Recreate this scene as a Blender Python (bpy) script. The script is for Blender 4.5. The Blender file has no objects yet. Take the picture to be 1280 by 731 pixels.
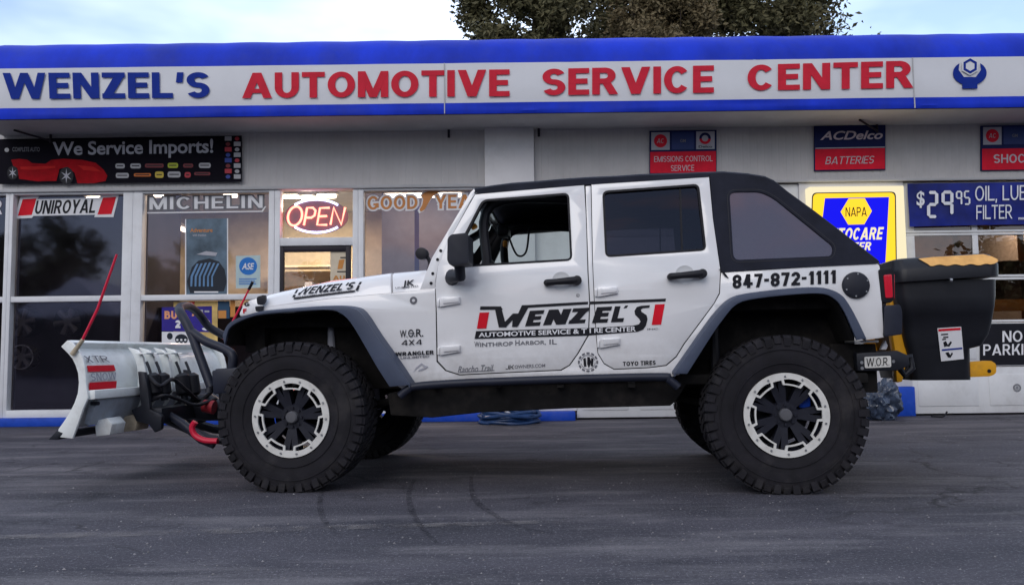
import bpy, bmesh, math, random
from mathutils import Vector, Matrix, noise
from mathutils.geometry import tessellate_polygon

random.seed(7)
S = bpy.context.scene
COL = S.collection
PI = math.pi

# ------------------------------------------------------------------ camera, sky, sun, exposure
FPX = 1024.0                      # focal length in pixels of a 1280 px wide picture
PITCH = math.atan(76.5 / FPX)
ROLL = 0.012
CAM_H = 0.82
cam = bpy.data.cameras.new('camera')
cam.sensor_width = 36.0
cam.lens = 36.0 * FPX / 1280.0
cam.clip_start = 0.05
cam.clip_end = 2000
camo = bpy.data.objects.new('camera', cam)
COL.objects.link(camo)
fwd = Vector((0, math.cos(PITCH), math.sin(PITCH)))
up0 = Vector((0, -math.sin(PITCH), math.cos(PITCH)))
rt0 = Vector((1, 0, 0))
CR = rt0 * math.cos(ROLL) - up0 * math.sin(ROLL)
CU = up0 * math.cos(ROLL) + rt0 * math.sin(ROLL)
camo.matrix_world = Matrix(((CR.x, CU.x, -fwd.x, 0), (CR.y, CU.y, -fwd.y, 0), (CR.z, CU.z, -fwd.z, CAM_H), (0, 0, 0, 1)))
S.camera = camo
CAMP = Vector((0, 0, CAM_H))

SUN_EL, SUN_AZ = math.radians(36), math.radians(200)     # azimuth clockwise from +Y: behind the photographer, to the left
W = bpy.data.worlds.new('World')
S.world = W
W.use_nodes = True
nt = W.node_tree
for n in list(nt.nodes):
    nt.nodes.remove(n)
def wn(t, **k):
    n = nt.nodes.new(t)
    for a, b in k.items():
        setattr(n, a, b)
    return n
sky = wn('ShaderNodeTexSky', sky_type='NISHITA', sun_disc=False, sun_elevation=SUN_EL, sun_rotation=SUN_AZ, altitude=100, air_density=1.2, dust_density=0.4, ozone_density=2.0)
tc = wn('ShaderNodeTexCoord')
mp = wn('ShaderNodeMapping')
mp.inputs['Scale'].default_value = (1, 1, 2.6)
mp.inputs['Location'].default_value = (0.35, 0.1, 0.2)
nz = wn('ShaderNodeTexNoise')
nz.inputs['Scale'].default_value = 1.9
nz.inputs['Detail'].default_value = 5
nz.inputs['Roughness'].default_value = 0.5
rp = wn('ShaderNodeValToRGB')
rp.color_ramp.elements[0].position = 0.36
rp.color_ramp.elements[1].position = 0.66
rp.color_ramp.elements[0].color = (0.15, 0.15, 0.15, 1)
rp.color_ramp.elements[1].color = (0.95, 0.95, 0.95, 1)
mix = wn('ShaderNodeMix', data_type='RGBA')
mix.inputs['B'].default_value = (7.9, 8.9, 10.8, 1)
bg = wn('ShaderNodeBackground')
bg.inputs['Strength'].default_value = 0.075
wo = wn('ShaderNodeOutputWorld')
nt.links.new(tc.outputs['Generated'], mp.inputs['Vector'])
nt.links.new(mp.outputs['Vector'], nz.inputs['Vector'])
nt.links.new(nz.outputs['Fac'], rp.inputs['Fac'])
nt.links.new(rp.outputs['Color'], mix.inputs['Factor'])
nt.links.new(sky.outputs['Color'], mix.inputs['A'])
sx = wn('ShaderNodeSeparateXYZ')
nt.links.new(tc.outputs['Generated'], sx.inputs[0])
mr = wn('ShaderNodeMapRange')
mr.inputs['From Min'].default_value = -0.6
mr.inputs['From Max'].default_value = 0.9
mr.inputs['To Min'].default_value = 0.85
mr.inputs['To Max'].default_value = 1.75
vm = wn('ShaderNodeVectorMath', operation='SCALE')
# warm evening clouds low behind the photographer
wm = wn('ShaderNodeMapping'); wm.inputs['Scale'].default_value = (1.0, 1.0, 3.5); wm.inputs['Rotation'].default_value = (0.5, 0.6, 0.2)
wz = wn('ShaderNodeTexNoise'); wz.inputs['Scale'].default_value = 3.6; wz.inputs['Detail'].default_value = 5
wr = wn('ShaderNodeMapRange'); wr.inputs['From Min'].default_value = 0.52; wr.inputs['From Max'].default_value = 0.70
wb = wn('ShaderNodeMapRange'); wb.inputs['From Min'].default_value = -0.1; wb.inputs['From Max'].default_value = -0.5; wb.inputs['To Max'].default_value = 0.75
wmul = wn('ShaderNodeMath', operation='MULTIPLY')
wmix = wn('ShaderNodeMix', data_type='RGBA'); wmix.inputs['B'].default_value = (16.0, 9.5, 7.5, 1)
nt.links.new(tc.outputs['Generated'], wm.inputs['Vector']); nt.links.new(wm.outputs['Vector'], wz.inputs['Vector'])
nt.links.new(wz.outputs['Fac'], wr.inputs['Value']); nt.links.new(sx.outputs['Y'], wb.inputs['Value'])
nt.links.new(wr.outputs[0], wmul.inputs[0]); nt.links.new(wb.outputs[0], wmul.inputs[1])
nt.links.new(wmul.outputs[0], wmix.inputs['Factor']); nt.links.new(mix.outputs['Result'], wmix.inputs['A'])
nt.links.new(sx.outputs['Y'], mr.inputs['Value'])
nt.links.new(wmix.outputs['Result'], vm.inputs[0])
nt.links.new(mr.outputs['Result'], vm.inputs['Scale'])
nt.links.new(vm.outputs[0], bg.inputs['Color'])
nt.links.new(bg.outputs['Background'], wo.inputs['Surface'])

sl = bpy.data.lights.new('sun', 'SUN')
sl.energy = 0.65
sl.angle = math.radians(40)
sl.color = (1.0, 0.95, 0.9)
so = bpy.data.objects.new('sun', sl)
COL.objects.link(so)
sd = Vector((math.sin(SUN_AZ) * math.cos(SUN_EL), math.cos(SUN_AZ) * math.cos(SUN_EL), math.sin(SUN_EL)))
so.rotation_euler = (-sd).to_track_quat('-Z', 'Y').to_euler()
so.location = sd * 40

S.view_settings.view_transform = 'Standard'
S.view_settings.look = 'None'
S.view_settings.gamma = 1
S.view_settings.use_curve_mapping = False
S.view_settings.exposure = 0.62
S.cycles.max_bounces = 8
S.cycles.transparent_max_bounces = 12
S.cycles.use_denoising = True
S.cycles.caustics_reflective = False
S.cycles.caustics_refractive = False

# ------------------------------------------------------------------ helpers: pixels to places
def ray(px, py):
    x = (px - 640) / FPX
    y = (365.5 - py) / FPX
    return fwd + CR * x + CU * y

class PlaneY:                                   # a wall facing the street, at depth Y
    def __init__(s, Y): s.Y = Y
    def p2(s, px, py):
        d = ray(px, py); t = s.Y / d.y
        q = CAMP + d * t
        return (q.x, q.z)
    def to3(s, a, b, off=0.0): return Vector((a, s.Y - off, b))
    frame = 'world'

# the truck's own frame: u to its rear, v away from the camera, z up
_f = CAMP + ray(362.3, 524.0) * 4.985
_r = CAMP + ray(983.8, 516.6) * 4.711
_d = (_r - _f); _d.z = 0
THETA = -math.atan2(_d.y, _d.x)
JU = Vector((math.cos(THETA), -math.sin(THETA), 0))
JV = Vector((math.sin(THETA), math.cos(THETA), 0))
RING_V = -0.95
_m = (_f + _r) / 2
JO = Vector((_m.x, _m.y, 0)) - JV * RING_V
U_F = (_f - JO).dot(JU)
U_R = (_r - JO).dot(JU)
HUB_Z = (_f.z + _r.z) / 2
print('hub z', _f.z, _r.z, 'wheelbase', _d.length, 'theta', math.degrees(THETA), 'JO', JO)
def jdir(d): return Vector((d.dot(JU), d.dot(JV), d.z))
CAMJ = jdir(CAMP - JO)

class Surf:                                     # a surface v = f(u, z) in the truck's frame
    frame = 'jeep'
    def __init__(s, fn): s.fn = fn
    def p2(s, px, py, off=0.0):
        d = jdir(ray(px, py)); v = s.fn(0, 1.0) - off
        for _ in range(8):
            t = (v - CAMJ.y) / d.y
            q = CAMJ + d * t
            v = s.fn(q.x, q.z) - off
        return (q.x, q.z)
    def to3(s, a, b, off=0.0): return Vector((a, s.fn(a, b) - off, b))
def PlaneV(v): return Surf(lambda u, z: v)

U_DOOR = -0.55
def tumble(z):
    if z < 1.30: return 0.10 * (z - 1.08) ** 2
    return 0.10 * 0.22 ** 2 + 0.09 * (z - 1.30)
def taper(u): return 0.0 if u > U_DOOR else 0.09 * (U_DOOR - u)
SIDE = Surf(lambda u, z: -0.80 + tumble(z) + taper(u))
D_Y = (lambda d: -CAM_H / d.z * d.y)(ray(640, 525.5))
WALL = PlaneY(D_Y)
print('wall depth', D_Y)

# ------------------------------------------------------------------ helpers: materials
def mat(name, col, rough=0.5, metal=0.0, var=0.06, vscale=6.0, bump=0.0, bscale=60.0, coat=0.0, emit=None, estr=0.0, spec=None, stretch=None, dirt=None):
    m = bpy.data.materials.new(name)
    m.use_nodes = True
    t = m.node_tree
    b = t.nodes['Principled BSDF']
    b.inputs['Metallic'].default_value = metal
    b.inputs['Specular IOR Level'].default_value = 0.3 if spec is None else spec
    if coat:
        b.inputs['Coat Weight'].default_value = coat
        b.inputs['Coat Roughness'].default_value = 0.06
    c = t.nodes.new('ShaderNodeTexCoord')
    src = c.outputs['Object']
    if stretch:
        mm = t.nodes.new('ShaderNodeMapping')
        mm.inputs['Scale'].default_value = stretch
        t.links.new(src, mm.inputs['Vector']); src = mm.outputs['Vector']
    n = t.nodes.new('ShaderNodeTexNoise')
    n.inputs['Scale'].default_value = vscale
    n.inputs['Detail'].default_value = 6
    n.inputs['Roughness'].default_value = 0.6
    t.links.new(src, n.inputs['Vector'])
    r = t.nodes.new('ShaderNodeValToRGB')
    lo = [max(0, x * (1 - var * 2)) for x in col]; hi = [min(1, x * (1 + var * 2)) for x in col]
    r.color_ramp.elements[0].position = 0.3; r.color_ramp.elements[1].position = 0.7
    r.color_ramp.elements[0].color = (*lo, 1); r.color_ramp.elements[1].color = (*hi, 1)
    t.links.new(n.outputs['Fac'], r.inputs['Fac'])
    cout = r.outputs['Color']
    if dirt:                                    # (colour, amount, noise scale): grime with a shape of its own
        dn = t.nodes.new('ShaderNodeTexNoise'); dn.inputs['Scale'].default_value = dirt[2]; dn.inputs['Detail'].default_value = 8
        dn.inputs['Roughness'].default_value = 0.7
        t.links.new(c.outputs['Object'], dn.inputs['Vector'])
        dr = t.nodes.new('ShaderNodeValToRGB')
        dr.color_ramp.elements[0].position = 0.5; dr.color_ramp.elements[1].position = 0.78
        dr.color_ramp.elements[0].color = (0, 0, 0, 1); dr.color_ramp.elements[1].color = (dirt[1],) * 3 + (1,)
        t.links.new(dn.outputs['Fac'], dr.inputs['Fac'])
        mx = t.nodes.new('ShaderNodeMix'); mx.data_type = 'RGBA'
        mx.inputs['B'].default_value = (*dirt[0], 1)
        t.links.new(dr.outputs['Color'], mx.inputs['Factor'])
        t.links.new(cout, mx.inputs['A']); cout = mx.outputs['Result']
    t.links.new(cout, b.inputs['Base Color'])
    rr = t.nodes.new('ShaderNodeMapRange')
    rr.inputs['To Min'].default_value = max(0.02, rough - 0.08); rr.inputs['To Max'].default_value = min(1, rough + 0.08)
    t.links.new(n.outputs['Fac'], rr.inputs['Value'])
    t.links.new(rr.outputs['Result'], b.inputs['Roughness'])
    if bump:
        n2 = t.nodes.new('ShaderNodeTexNoise'); n2.inputs['Scale'].default_value = bscale; n2.inputs['Detail'].default_value = 4
        t.links.new(src, n2.inputs['Vector'])
        bp = t.nodes.new('ShaderNodeBump'); bp.inputs['Strength'].default_value = bump; bp.inputs['Distance'].default_value = 0.01
        t.links.new(n2.outputs['Fac'], bp.inputs['Height'])
        t.links.new(bp.outputs['Normal'], b.inputs['Normal'])
    if emit:
        b.inputs['Emission Color'].default_value = (*emit, 1)
        b.inputs['Emission Strength'].default_value = estr
    return m

def glass(name, tint, refl, rough=0.01, gcol=(1, 1, 1), film=None):
    """a pane: see-through tint + mirror reflection; film = (colour, amount) adds a diffuse film (plastic window, dust)"""
    m = bpy.data.materials.new(name); m.use_nodes = True
    t = m.node_tree; t.nodes.clear()
    o = t.nodes.new('ShaderNodeOutputMaterial')
    tr = t.nodes.new('ShaderNodeBsdfTransparent'); tr.inputs['Color'].default_value = (*tint, 1)
    gl = t.nodes.new('ShaderNodeBsdfGlossy'); gl.inputs['Roughness'].default_value = rough; gl.inputs['Color'].default_value = (*gcol, 1)
    nb = t.nodes.new('ShaderNodeTexNoise'); nb.inputs['Scale'].default_value = 1.3 if rough < 0.11 else 1.8
    cc = t.nodes.new('ShaderNodeTexCoord'); t.links.new(cc.outputs['Object'], nb.inputs['Vector'])
    bp = t.nodes.new('ShaderNodeBump'); bp.inputs['Strength'].default_value = 0.12 if rough < 0.11 else 0.35; bp.inputs['Distance'].default_value = 0.02 if rough < 0.11 else 0.05
    t.links.new(nb.outputs['Fac'], bp.inputs['Height']); t.links.new(bp.outputs['Normal'], gl.inputs['Normal'])
    fr = t.nodes.new('ShaderNodeFresnel'); fr.inputs['IOR'].default_value = 1.5
    ad = t.nodes.new('ShaderNodeMath'); ad.operation = 'ADD'; ad.use_clamp = True; ad.inputs[1].default_value = refl
    t.links.new(fr.outputs['Fac'], ad.inputs[0])
    mx = t.nodes.new('ShaderNodeMixShader')
    t.links.new(ad.outputs[0], mx.inputs['Fac'])
    base = tr.outputs[0]
    if film:
        df = t.nodes.new('ShaderNodeBsdfDiffuse'); df.inputs['Color'].default_value = (*film[0], 1)
        m2 = t.nodes.new('ShaderNodeMixShader'); m2.inputs['Fac'].default_value = film[1]
        t.links.new(tr.outputs[0], m2.inputs[1]); t.links.new(df.outputs[0], m2.inputs[2]); base = m2.outputs[0]
    t.links.new(base, mx.inputs[1]); t.links.new(gl.outputs[0], mx.inputs[2])
    t.links.new(mx.outputs[0], o.inputs['Surface'])
    return m

def emis(name, col, strength):
    m = bpy.data.materials.new(name); m.use_nodes = True
    t = m.node_tree; b = t.nodes['Principled BSDF']
    b.inputs['Base Color'].default_value = (*[min(0.8, c) * 0.1 for c in col], 1); b.inputs['Specular IOR Level'].default_value = 0.1
    b.inputs['Emission Color'].default_value = (*col, 1); b.inputs['Emission Strength'].default_value = strength
    return m

M = {}
M['paint'] = mat('white_paint', (0.87, 0.865, 0.87), 0.22, var=0.012, vscale=1.5, coat=1.0, spec=0.5, dirt=((0.38, 0.36, 0.35), 0.07, 3.2))
def grime(m, z0, z1, col, amount):
    """road dust thrown up on the low panels, broken up by noise"""
    t = m.node_tree; b = t.nodes['Principled BSDF']
    src = b.inputs['Base Color'].links[0].from_socket
    c = t.nodes.new('ShaderNodeTexCoord'); sp = t.nodes.new('ShaderNodeSeparateXYZ'); t.links.new(c.outputs['Object'], sp.inputs[0])
    mr_ = t.nodes.new('ShaderNodeMapRange'); mr_.inputs['From Min'].default_value = z1; mr_.inputs['From Max'].default_value = z0; mr_.inputs['To Max'].default_value = amount
    t.links.new(sp.outputs['Z'], mr_.inputs['Value'])
    n = t.nodes.new('ShaderNodeTexNoise'); n.inputs['Scale'].default_value = 7; n.inputs['Detail'].default_value = 9; n.inputs['Roughness'].default_value = 0.72
    t.links.new(c.outputs['Object'], n.inputs['Vector'])
    r2 = t.nodes.new('ShaderNodeMapRange'); r2.inputs['From Min'].default_value = 0.38; r2.inputs['From Max'].default_value = 0.66
    t.links.new(n.outputs['Fac'], r2.inputs['Value'])
    mu = t.nodes.new('ShaderNodeMath'); mu.operation = 'MULTIPLY'; t.links.new(mr_.outputs[0], mu.inputs[0]); t.links.new(r2.outputs[0], mu.inputs[1])
    mx = t.nodes.new('ShaderNodeMix'); mx.data_type = 'RGBA'; mx.inputs['B'].default_value = (*col, 1)
    t.links.new(mu.outputs[0], mx.inputs['Factor']); t.links.new(src, mx.inputs['A']); t.links.new(mx.outputs['Result'], b.inputs['Base Color'])
grime(M['paint'], 0.60, 1.05, (0.34, 0.31, 0.28), 0.42)
M['plowpaint'] = mat('plow_paint', (0.88, 0.91, 0.89), 0.35, var=0.02, vscale=4, coat=0.3, dirt=((0.36, 0.31, 0.25), 0.45, 7.0))
M['plowshade'] = mat('plow_shade_grey', (0.36, 0.40, 0.46), 0.5, var=0.08, vscale=7, dirt=((0.25, 0.22, 0.18), 0.5, 9))  # shadow tone of the lower blade plate put into its colour
M['rawsteel'] = mat('worn_steel', (0.50, 0.42, 0.30), 0.5, 0.1, var=0.15, vscale=14)
M['plastic'] = mat('grey_black_plastic', (0.020, 0.022, 0.032), 0.55, var=0.06, vscale=9, spec=0.3, bump=0.05, bscale=220)
M['flare'] = mat('flare_plastic', (0.064, 0.080, 0.126), 0.55, spec=0.35, var=0.06, vscale=5, bump=0.04, bscale=200)
M['black'] = mat('black_plastic', (0.014, 0.014, 0.019), 0.5, var=0.1, vscale=8, spec=0.3)
M['blacksteel'] = mat('black_steel', (0.022, 0.024, 0.032), 0.42, 0.2, var=0.1, vscale=12, bump=0.04, bscale=90)
M['tubesteel'] = mat('blue_black_tube', (0.016, 0.019, 0.034), 0.45, 0.0, spec=0.35, var=0.08, vscale=12)
M['under'] = mat('dusty_underbody', (0.014, 0.013, 0.013), 0.9, var=0.25, vscale=5, spec=0.2, dirt=((0.06, 0.05, 0.042), 0.45, 5))
M['gap'] = mat('door_seal_rubber', (0.05, 0.05, 0.056), 0.8)
M['rubber'] = mat('tyre_rubber', (0.013, 0.012, 0.016), 0.8, var=0.22, vscale=9, bump=0.12, bscale=120, spec=0.3, dirt=((0.075, 0.068, 0.064), 0.55, 4))
M['rim'] = mat('black_alloy', (0.012, 0.013, 0.022), 0.42, 0.0, var=0.1, vscale=20, spec=0.35)
M['ring'] = mat('white_beadlock', (0.74, 0.73, 0.69), 0.4, var=0.03, vscale=14, dirt=((0.3, 0.27, 0.22), 0.4, 12))
M['chrome'] = mat('brushed_metal', (0.55, 0.55, 0.56), 0.28, 0.9, var=0.05)
M['cloth'] = mat('soft_top_cloth', (0.020, 0.022, 0.034), 0.85, spec=0.2, var=0.16, vscale=5, bump=0.55, bscale=8)
M['vinylwin'] = glass('clear_vinyl', (0.10, 0.09, 0.12), 0.15, 0.13, (0.60, 0.52, 0.62), film=((0.085, 0.075, 0.095), 0.5))
M['tintglass'] = glass('tinted_glass', (0.17, 0.17, 0.21), 0.035, 0.01, (0.42, 0.42, 0.54))
M['carglass'] = glass('car_glass', (0.80, 0.90, 0.88), 0.02)
M['shopglass'] = glass('shop_glass', (0.52, 0.49, 0.52), 0.075, 0.04, (0.62, 0.62, 0.84))
M['doorglass'] = glass('entrance_glass', (0.9, 0.88, 0.86), 0.05, 0.0)
M['bayglass'] = glass('bay_glass', (0.55, 0.52, 0.50), 0.12, 0.0, (0.9, 0.8, 0.75))
M['redlens'] = mat('red_lens', (0.42, 0.012, 0.03), 0.15, var=0.05, coat=0.6, emit=(0.9, 0.02, 0.05), estr=0.12)
M['ink'] = mat('black_vinyl', (0.008, 0.008, 0.013), 0.5, spec=0.25)
M['inkgrey'] = mat('grey_vinyl', (0.16, 0.16, 0.18), 0.5)
M['inkred'] = mat('red_vinyl', (0.70, 0.008, 0.024), 0.5, spec=0.15)
M['inkwhite'] = mat('white_vinyl', (0.80, 0.80, 0.82), 0.45, var=0.02)
M['silverink'] = mat('silver_vinyl', (0.42, 0.42, 0.47), 0.45, var=0.04)
M['signred'] = mat('sign_red', (0.72, 0.010, 0.035), 0.5, var=0.06, spec=0.15)
M['signnavy'] = mat('sign_navy', (0.008, 0.014, 0.085), 0.5, var=0.08, spec=0.15)
M['signpale'] = mat('sign_pale_grey', (0.45, 0.45, 0.50), 0.5, var=0.04)
M['signtext'] = mat('faded_sign_lettering', (0.58, 0.50, 0.55), 0.5, var=0.05)
M['canvasblue'] = mat('royal_blue_vinyl', (0.009, 0.038, 0.54), 0.6, spec=0.18, var=0.14, vscale=1.6, stretch=(1, 1, 0.5), bump=0.25, bscale=7, dirt=((0.05, 0.07, 0.30), 0.5, 1.3))
M['canvaswhite'] = mat('white_sign_vinyl', (0.70, 0.71, 0.74), 0.5, var=0.025, vscale=2.0, bump=0.05, bscale=4, dirt=((0.5, 0.5, 0.52), 0.35, 2.0))
M['letterblue'] = mat('blue_lettering', (0.008, 0.030, 0.26), 0.6, spec=0.1)
M['letterred'] = mat('red_lettering', (0.60, 0.022, 0.045), 0.6, spec=0.12)
M['siding'] = mat('grey_siding', (0.54, 0.525, 0.52), 0.6, var=0.03, vscale=1.4, stretch=(2, 1, 0.7), dirt=((0.30, 0.29, 0.29), 0.3, 1.7))
M['pier'] = mat('painted_pier', (0.70, 0.69, 0.70), 0.6, var=0.03, vscale=2, bump=0.04, bscale=30, dirt=((0.4, 0.39, 0.38), 0.4, 2.4))
M['framewhite'] = mat('white_window_frame', (0.76, 0.77, 0.79), 0.45, var=0.03, vscale=3, dirt=((0.4, 0.38, 0.36), 0.3, 4))
M['soffit'] = mat('soffit_board', (0.48, 0.48, 0.49), 0.7, var=0.06, vscale=2)
M['baseblue'] = mat('blue_base_paint', (0.012, 0.07, 0.50), 0.5, var=0.12, vscale=5, dirt=((0.1, 0.1, 0.13), 0.5, 5))
M['doorpanel'] = mat('bay_door_panel', (0.72, 0.73, 0.74), 0.5, var=0.03, vscale=2, dirt=((0.4, 0.38, 0.36), 0.4, 3))
M['bronze'] = mat('dark_bronze_frame', (0.014, 0.010, 0.018), 0.5)
M['tile'] = mat('shop_floor_tile', (0.22, 0.20, 0.18), 0.4)
M['cream'] = mat('cream_shop_wall', (0.62, 0.52, 0.38), 0.7, var=0.08)
M['darkwall'] = mat('dark_display_board', (0.03, 0.026, 0.035), 0.7, var=0.3, vscale=2)
M['ceil'] = mat('shop_ceiling', (0.6, 0.58, 0.55), 0.8)
M['tube'] = emis('lit_tube', (1.0, 0.86, 0.66), 9.0)
M['bayfloor'] = mat('bay_floor', (0.12, 0.10, 0.09), 0.6, var=0.2)
M['baywall'] = mat('bay_brown_wall', (0.13, 0.075, 0.05), 0.7, var=0.35, vscale=2.2)
M['orange'] = mat('orange_paint', (0.62, 0.23, 0.03), 0.45, var=0.1, vscale=8, dirt=((0.2, 0.1, 0.05), 0.4, 8))
M['yellow'] = mat('yellow_paint', (0.75, 0.36, 0.015), 0.4, var=0.06, vscale=6, dirt=((0.3, 0.18, 0.08), 0.4, 9))
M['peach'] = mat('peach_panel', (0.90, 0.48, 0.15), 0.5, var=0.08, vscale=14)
M['poly'] = mat('hopper_poly', (0.012, 0.013, 0.018), 0.42, spec=0.35, var=0.08, vscale=5, bump=0.06, bscale=40)
M['redrod'] = mat('red_rod', (0.70, 0.02, 0.06), 0.35)
M['bannerblack'] = mat('black_banner_vinyl', (0.006, 0.005, 0.010), 0.7, spec=0.08)
M['bag'] = mat('plastic_bag', (0.035, 0.050, 0.085), 0.22, var=0.4, vscale=8, spec=0.6)
M['bagblue'] = mat('blue_hose_vinyl', (0.015, 0.045, 0.13), 0.35, var=0.2)
M['seat'] = mat('seat_cloth', (0.018, 0.018, 0.022), 0.85)

# ------------------------------------------------------------------ helpers: building meshes
def shade(bm, ang=0.62):
    bm.normal_update()
    for f in bm.faces: f.smooth = True
    for e in bm.edges:
        if len(e.link_faces) == 2:
            if e.calc_face_angle(0) > ang: e.smooth = False
        else: e.smooth = True

BASE = {}
def rootbase(o):
    while o is not None:
        if o.name in BASE: return BASE[o.name]
        o = o.parent
    return Vector((0, 0, 0))

def link(name, bm, m, parent=None, bevel=0.0, flat=False, seg=2, recalc=True):
    """turn a bmesh into ONE mesh object; vertices arrive in the thing's frame (world for the shop, truck frame for the truck)"""
    if recalc: bmesh.ops.recalc_face_normals(bm, faces=bm.faces[:])
    if bevel:
        bm.normal_update()
        ed = [e for e in bm.edges if len(e.link_faces) == 2 and e.calc_face_angle(0) > 0.7]
        if ed: bmesh.ops.bevel(bm, geom=ed, offset=bevel, segments=seg, affect='EDGES', clamp_overlap=True, profile=0.5)
    if not flat: shade(bm)
    b = rootbase(parent) if parent else Vector((0, 0, 0))
    if b.length: bmesh.ops.translate(bm, vec=-b, verts=bm.verts[:])
    me = bpy.data.meshes.new(name)
    bm.to_mesh(me); bm.free()
    ms = m if isinstance(m, (list, tuple)) else [m]
    for x in ms: me.materials.append(x)
    o = bpy.data.objects.new(name, me)
    COL.objects.link(o)
    o.parent = parent
    return o

def tag(o, label, cat, group=None):
    o['label'] = label; o['category'] = cat
    if group: o['group'] = group
    return o

def thing(name, label, cat, base=(0, 0, 0), jeep=False, group=None):
    o = bpy.data.objects.new(name, None)
    o.empty_display_size = 0.2
    COL.objects.link(o)
    b = Vector(base)
    if jeep:
        o.location = JO + JU * b.x + JV * b.y + Vector((0, 0, b.z))
        o.rotation_euler = (0, 0, -THETA)
    else: o.location = b
    BASE[o.name] = b
    return tag(o, label, cat, group)

def struct(name, bm, m, **k):
    o = link(name, bm, m, **k); o['kind'] = 'structure'; return o

def box(bm, x0, x1, y0, y1, z0, z1):
    vs = [bm.verts.new((x, y, z)) for x in (x0, x1) for y in (y0, y1) for z in (z0, z1)]
    for q in ((0, 1, 3, 2), (4, 6, 7, 5), (0, 4, 5, 1), (2, 3, 7, 6), (0, 2, 6, 4), (1, 5, 7, 3)):
        bm.faces.new([vs[i] for i in q])
    return bm
def B(*a):
    bm = bmesh.new()
    if a: box(bm, *a)
    return bm

def smooth_pts(pts, n=6):
    """Catmull-Rom through the points"""
    P = [Vector(p) for p in pts]
    if len(P) < 3: return P
    out = []
    for i in range(len(P) - 1):
        p0 = P[max(0, i - 1)]; p1 = P[i]; p2 = P[i + 1]; p3 = P[min(len(P) - 1, i + 2)]
        for k in range(n):
            t = k / n
            out.append(0.5 * ((2 * p1) + (p2 - p0) * t + (2 * p0 - 5 * p1 + 4 * p2 - p3) * t * t + (3 * p1 - p0 - 3 * p2 + p3) * t ** 3))
    out.append(P[-1])
    return out

def tube(bm, pts, r, seg=10, closed=False, cap=True):
    P = [Vector(p) for p in pts]; n = len(P)
    R = r if isinstance(r, (list, tuple)) else [r] * n
    rings = []; prev = None
    for i in range(n):
        a = P[i - 1] if (i > 0 or closed) else P[i]
        b = P[(i + 1) % n] if (i < n - 1 or closed) else P[i]
        t = (b - a).normalized()
        if prev is None:
            h = Vector((0, 0, 1)) if abs(t.z) < 0.9 else Vector((1, 0, 0))
            x = t.cross(h).normalized()
        else:
            x = (prev - t * prev.dot(t)).normalized()
        prev = x; y = t.cross(x)
        rings.append([bm.verts.new(P[i] + (x * math.cos(2 * PI * k / seg) + y * math.sin(2 * PI * k / seg)) * R[i]) for k in range(seg)])
    m = n if closed else n - 1
    for i in range(m):
        a = rings[i]; b = rings[(i + 1) % n]
        for k in range(seg):
            bm.faces.new((a[k], a[(k + 1) % seg], b[(k + 1) % seg], b[k]))
    if cap and not closed:
        bm.faces.new(rings[0][::-1]); bm.faces.new(rings[-1])
    return bm
def T(pts, r, seg=10, **k): return tube(bmesh.new(), pts, r, seg, **k)

def lathe(bm, prof, seg=48, closed=False):
    """profile of (radius, y), turned about the y axis"""
    rings = [[bm.verts.new((r * math.cos(2 * PI * k / seg), y, r * math.sin(2 * PI * k / seg))) for k in range(seg)] for r, y in prof]
    n = len(rings)
    for i in range(n if closed else n - 1):
        a = rings[i]; b = rings[(i + 1) % n]
        for k in range(seg):
            bm.faces.new((a[k], a[(k + 1) % seg], b[(k + 1) % seg], b[k]))
    return bm

def disc(bm, c, r0, r1, y, seg=40, axis='y'):
    """flat ring or disc facing -y"""
    if r0 <= 0:
        bm.faces.new([bm.verts.new((c[0] + r1 * math.cos(2 * PI * k / seg), y, c[1] + r1 * math.sin(2 * PI * k / seg))) for k in range(seg)])
    else:
        a = [bm.verts.new((c[0] + r0 * math.cos(2 * PI * k / seg), y, c[1] + r0 * math.sin(2 * PI * k / seg))) for k in range(seg)]
        b = [bm.verts.new((c[0] + r1 * math.cos(2 * PI * k / seg), y, c[1] + r1 * math.sin(2 * PI * k / seg))) for k in range(seg)]
        for k in range(seg):
            bm.faces.new((a[k], a[(k + 1) % seg], b[(k + 1) % seg], b[k]))
    return bm

def roundpoly(pts, rad, n=4):
    """round the corners of a pixel polygon"""
    out = []; N = len(pts)
    for i in range(N):
        p = Vector(pts[i]); a = Vector(pts[i - 1]); b = Vector(pts[(i + 1) % N])
        da = (a - p); db = (b - p)
        r = min(rad, da.length * 0.45, db.length * 0.45)
        s = p + da.normalized() * r; e = p + db.normalized() * r
        for k in range(n + 1):
            t = k / n
            q = s * (1 - t) ** 2 + p * 2 * t * (1 - t) + e * t * t
            out.append((q.x, q.y))
    return out

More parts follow.
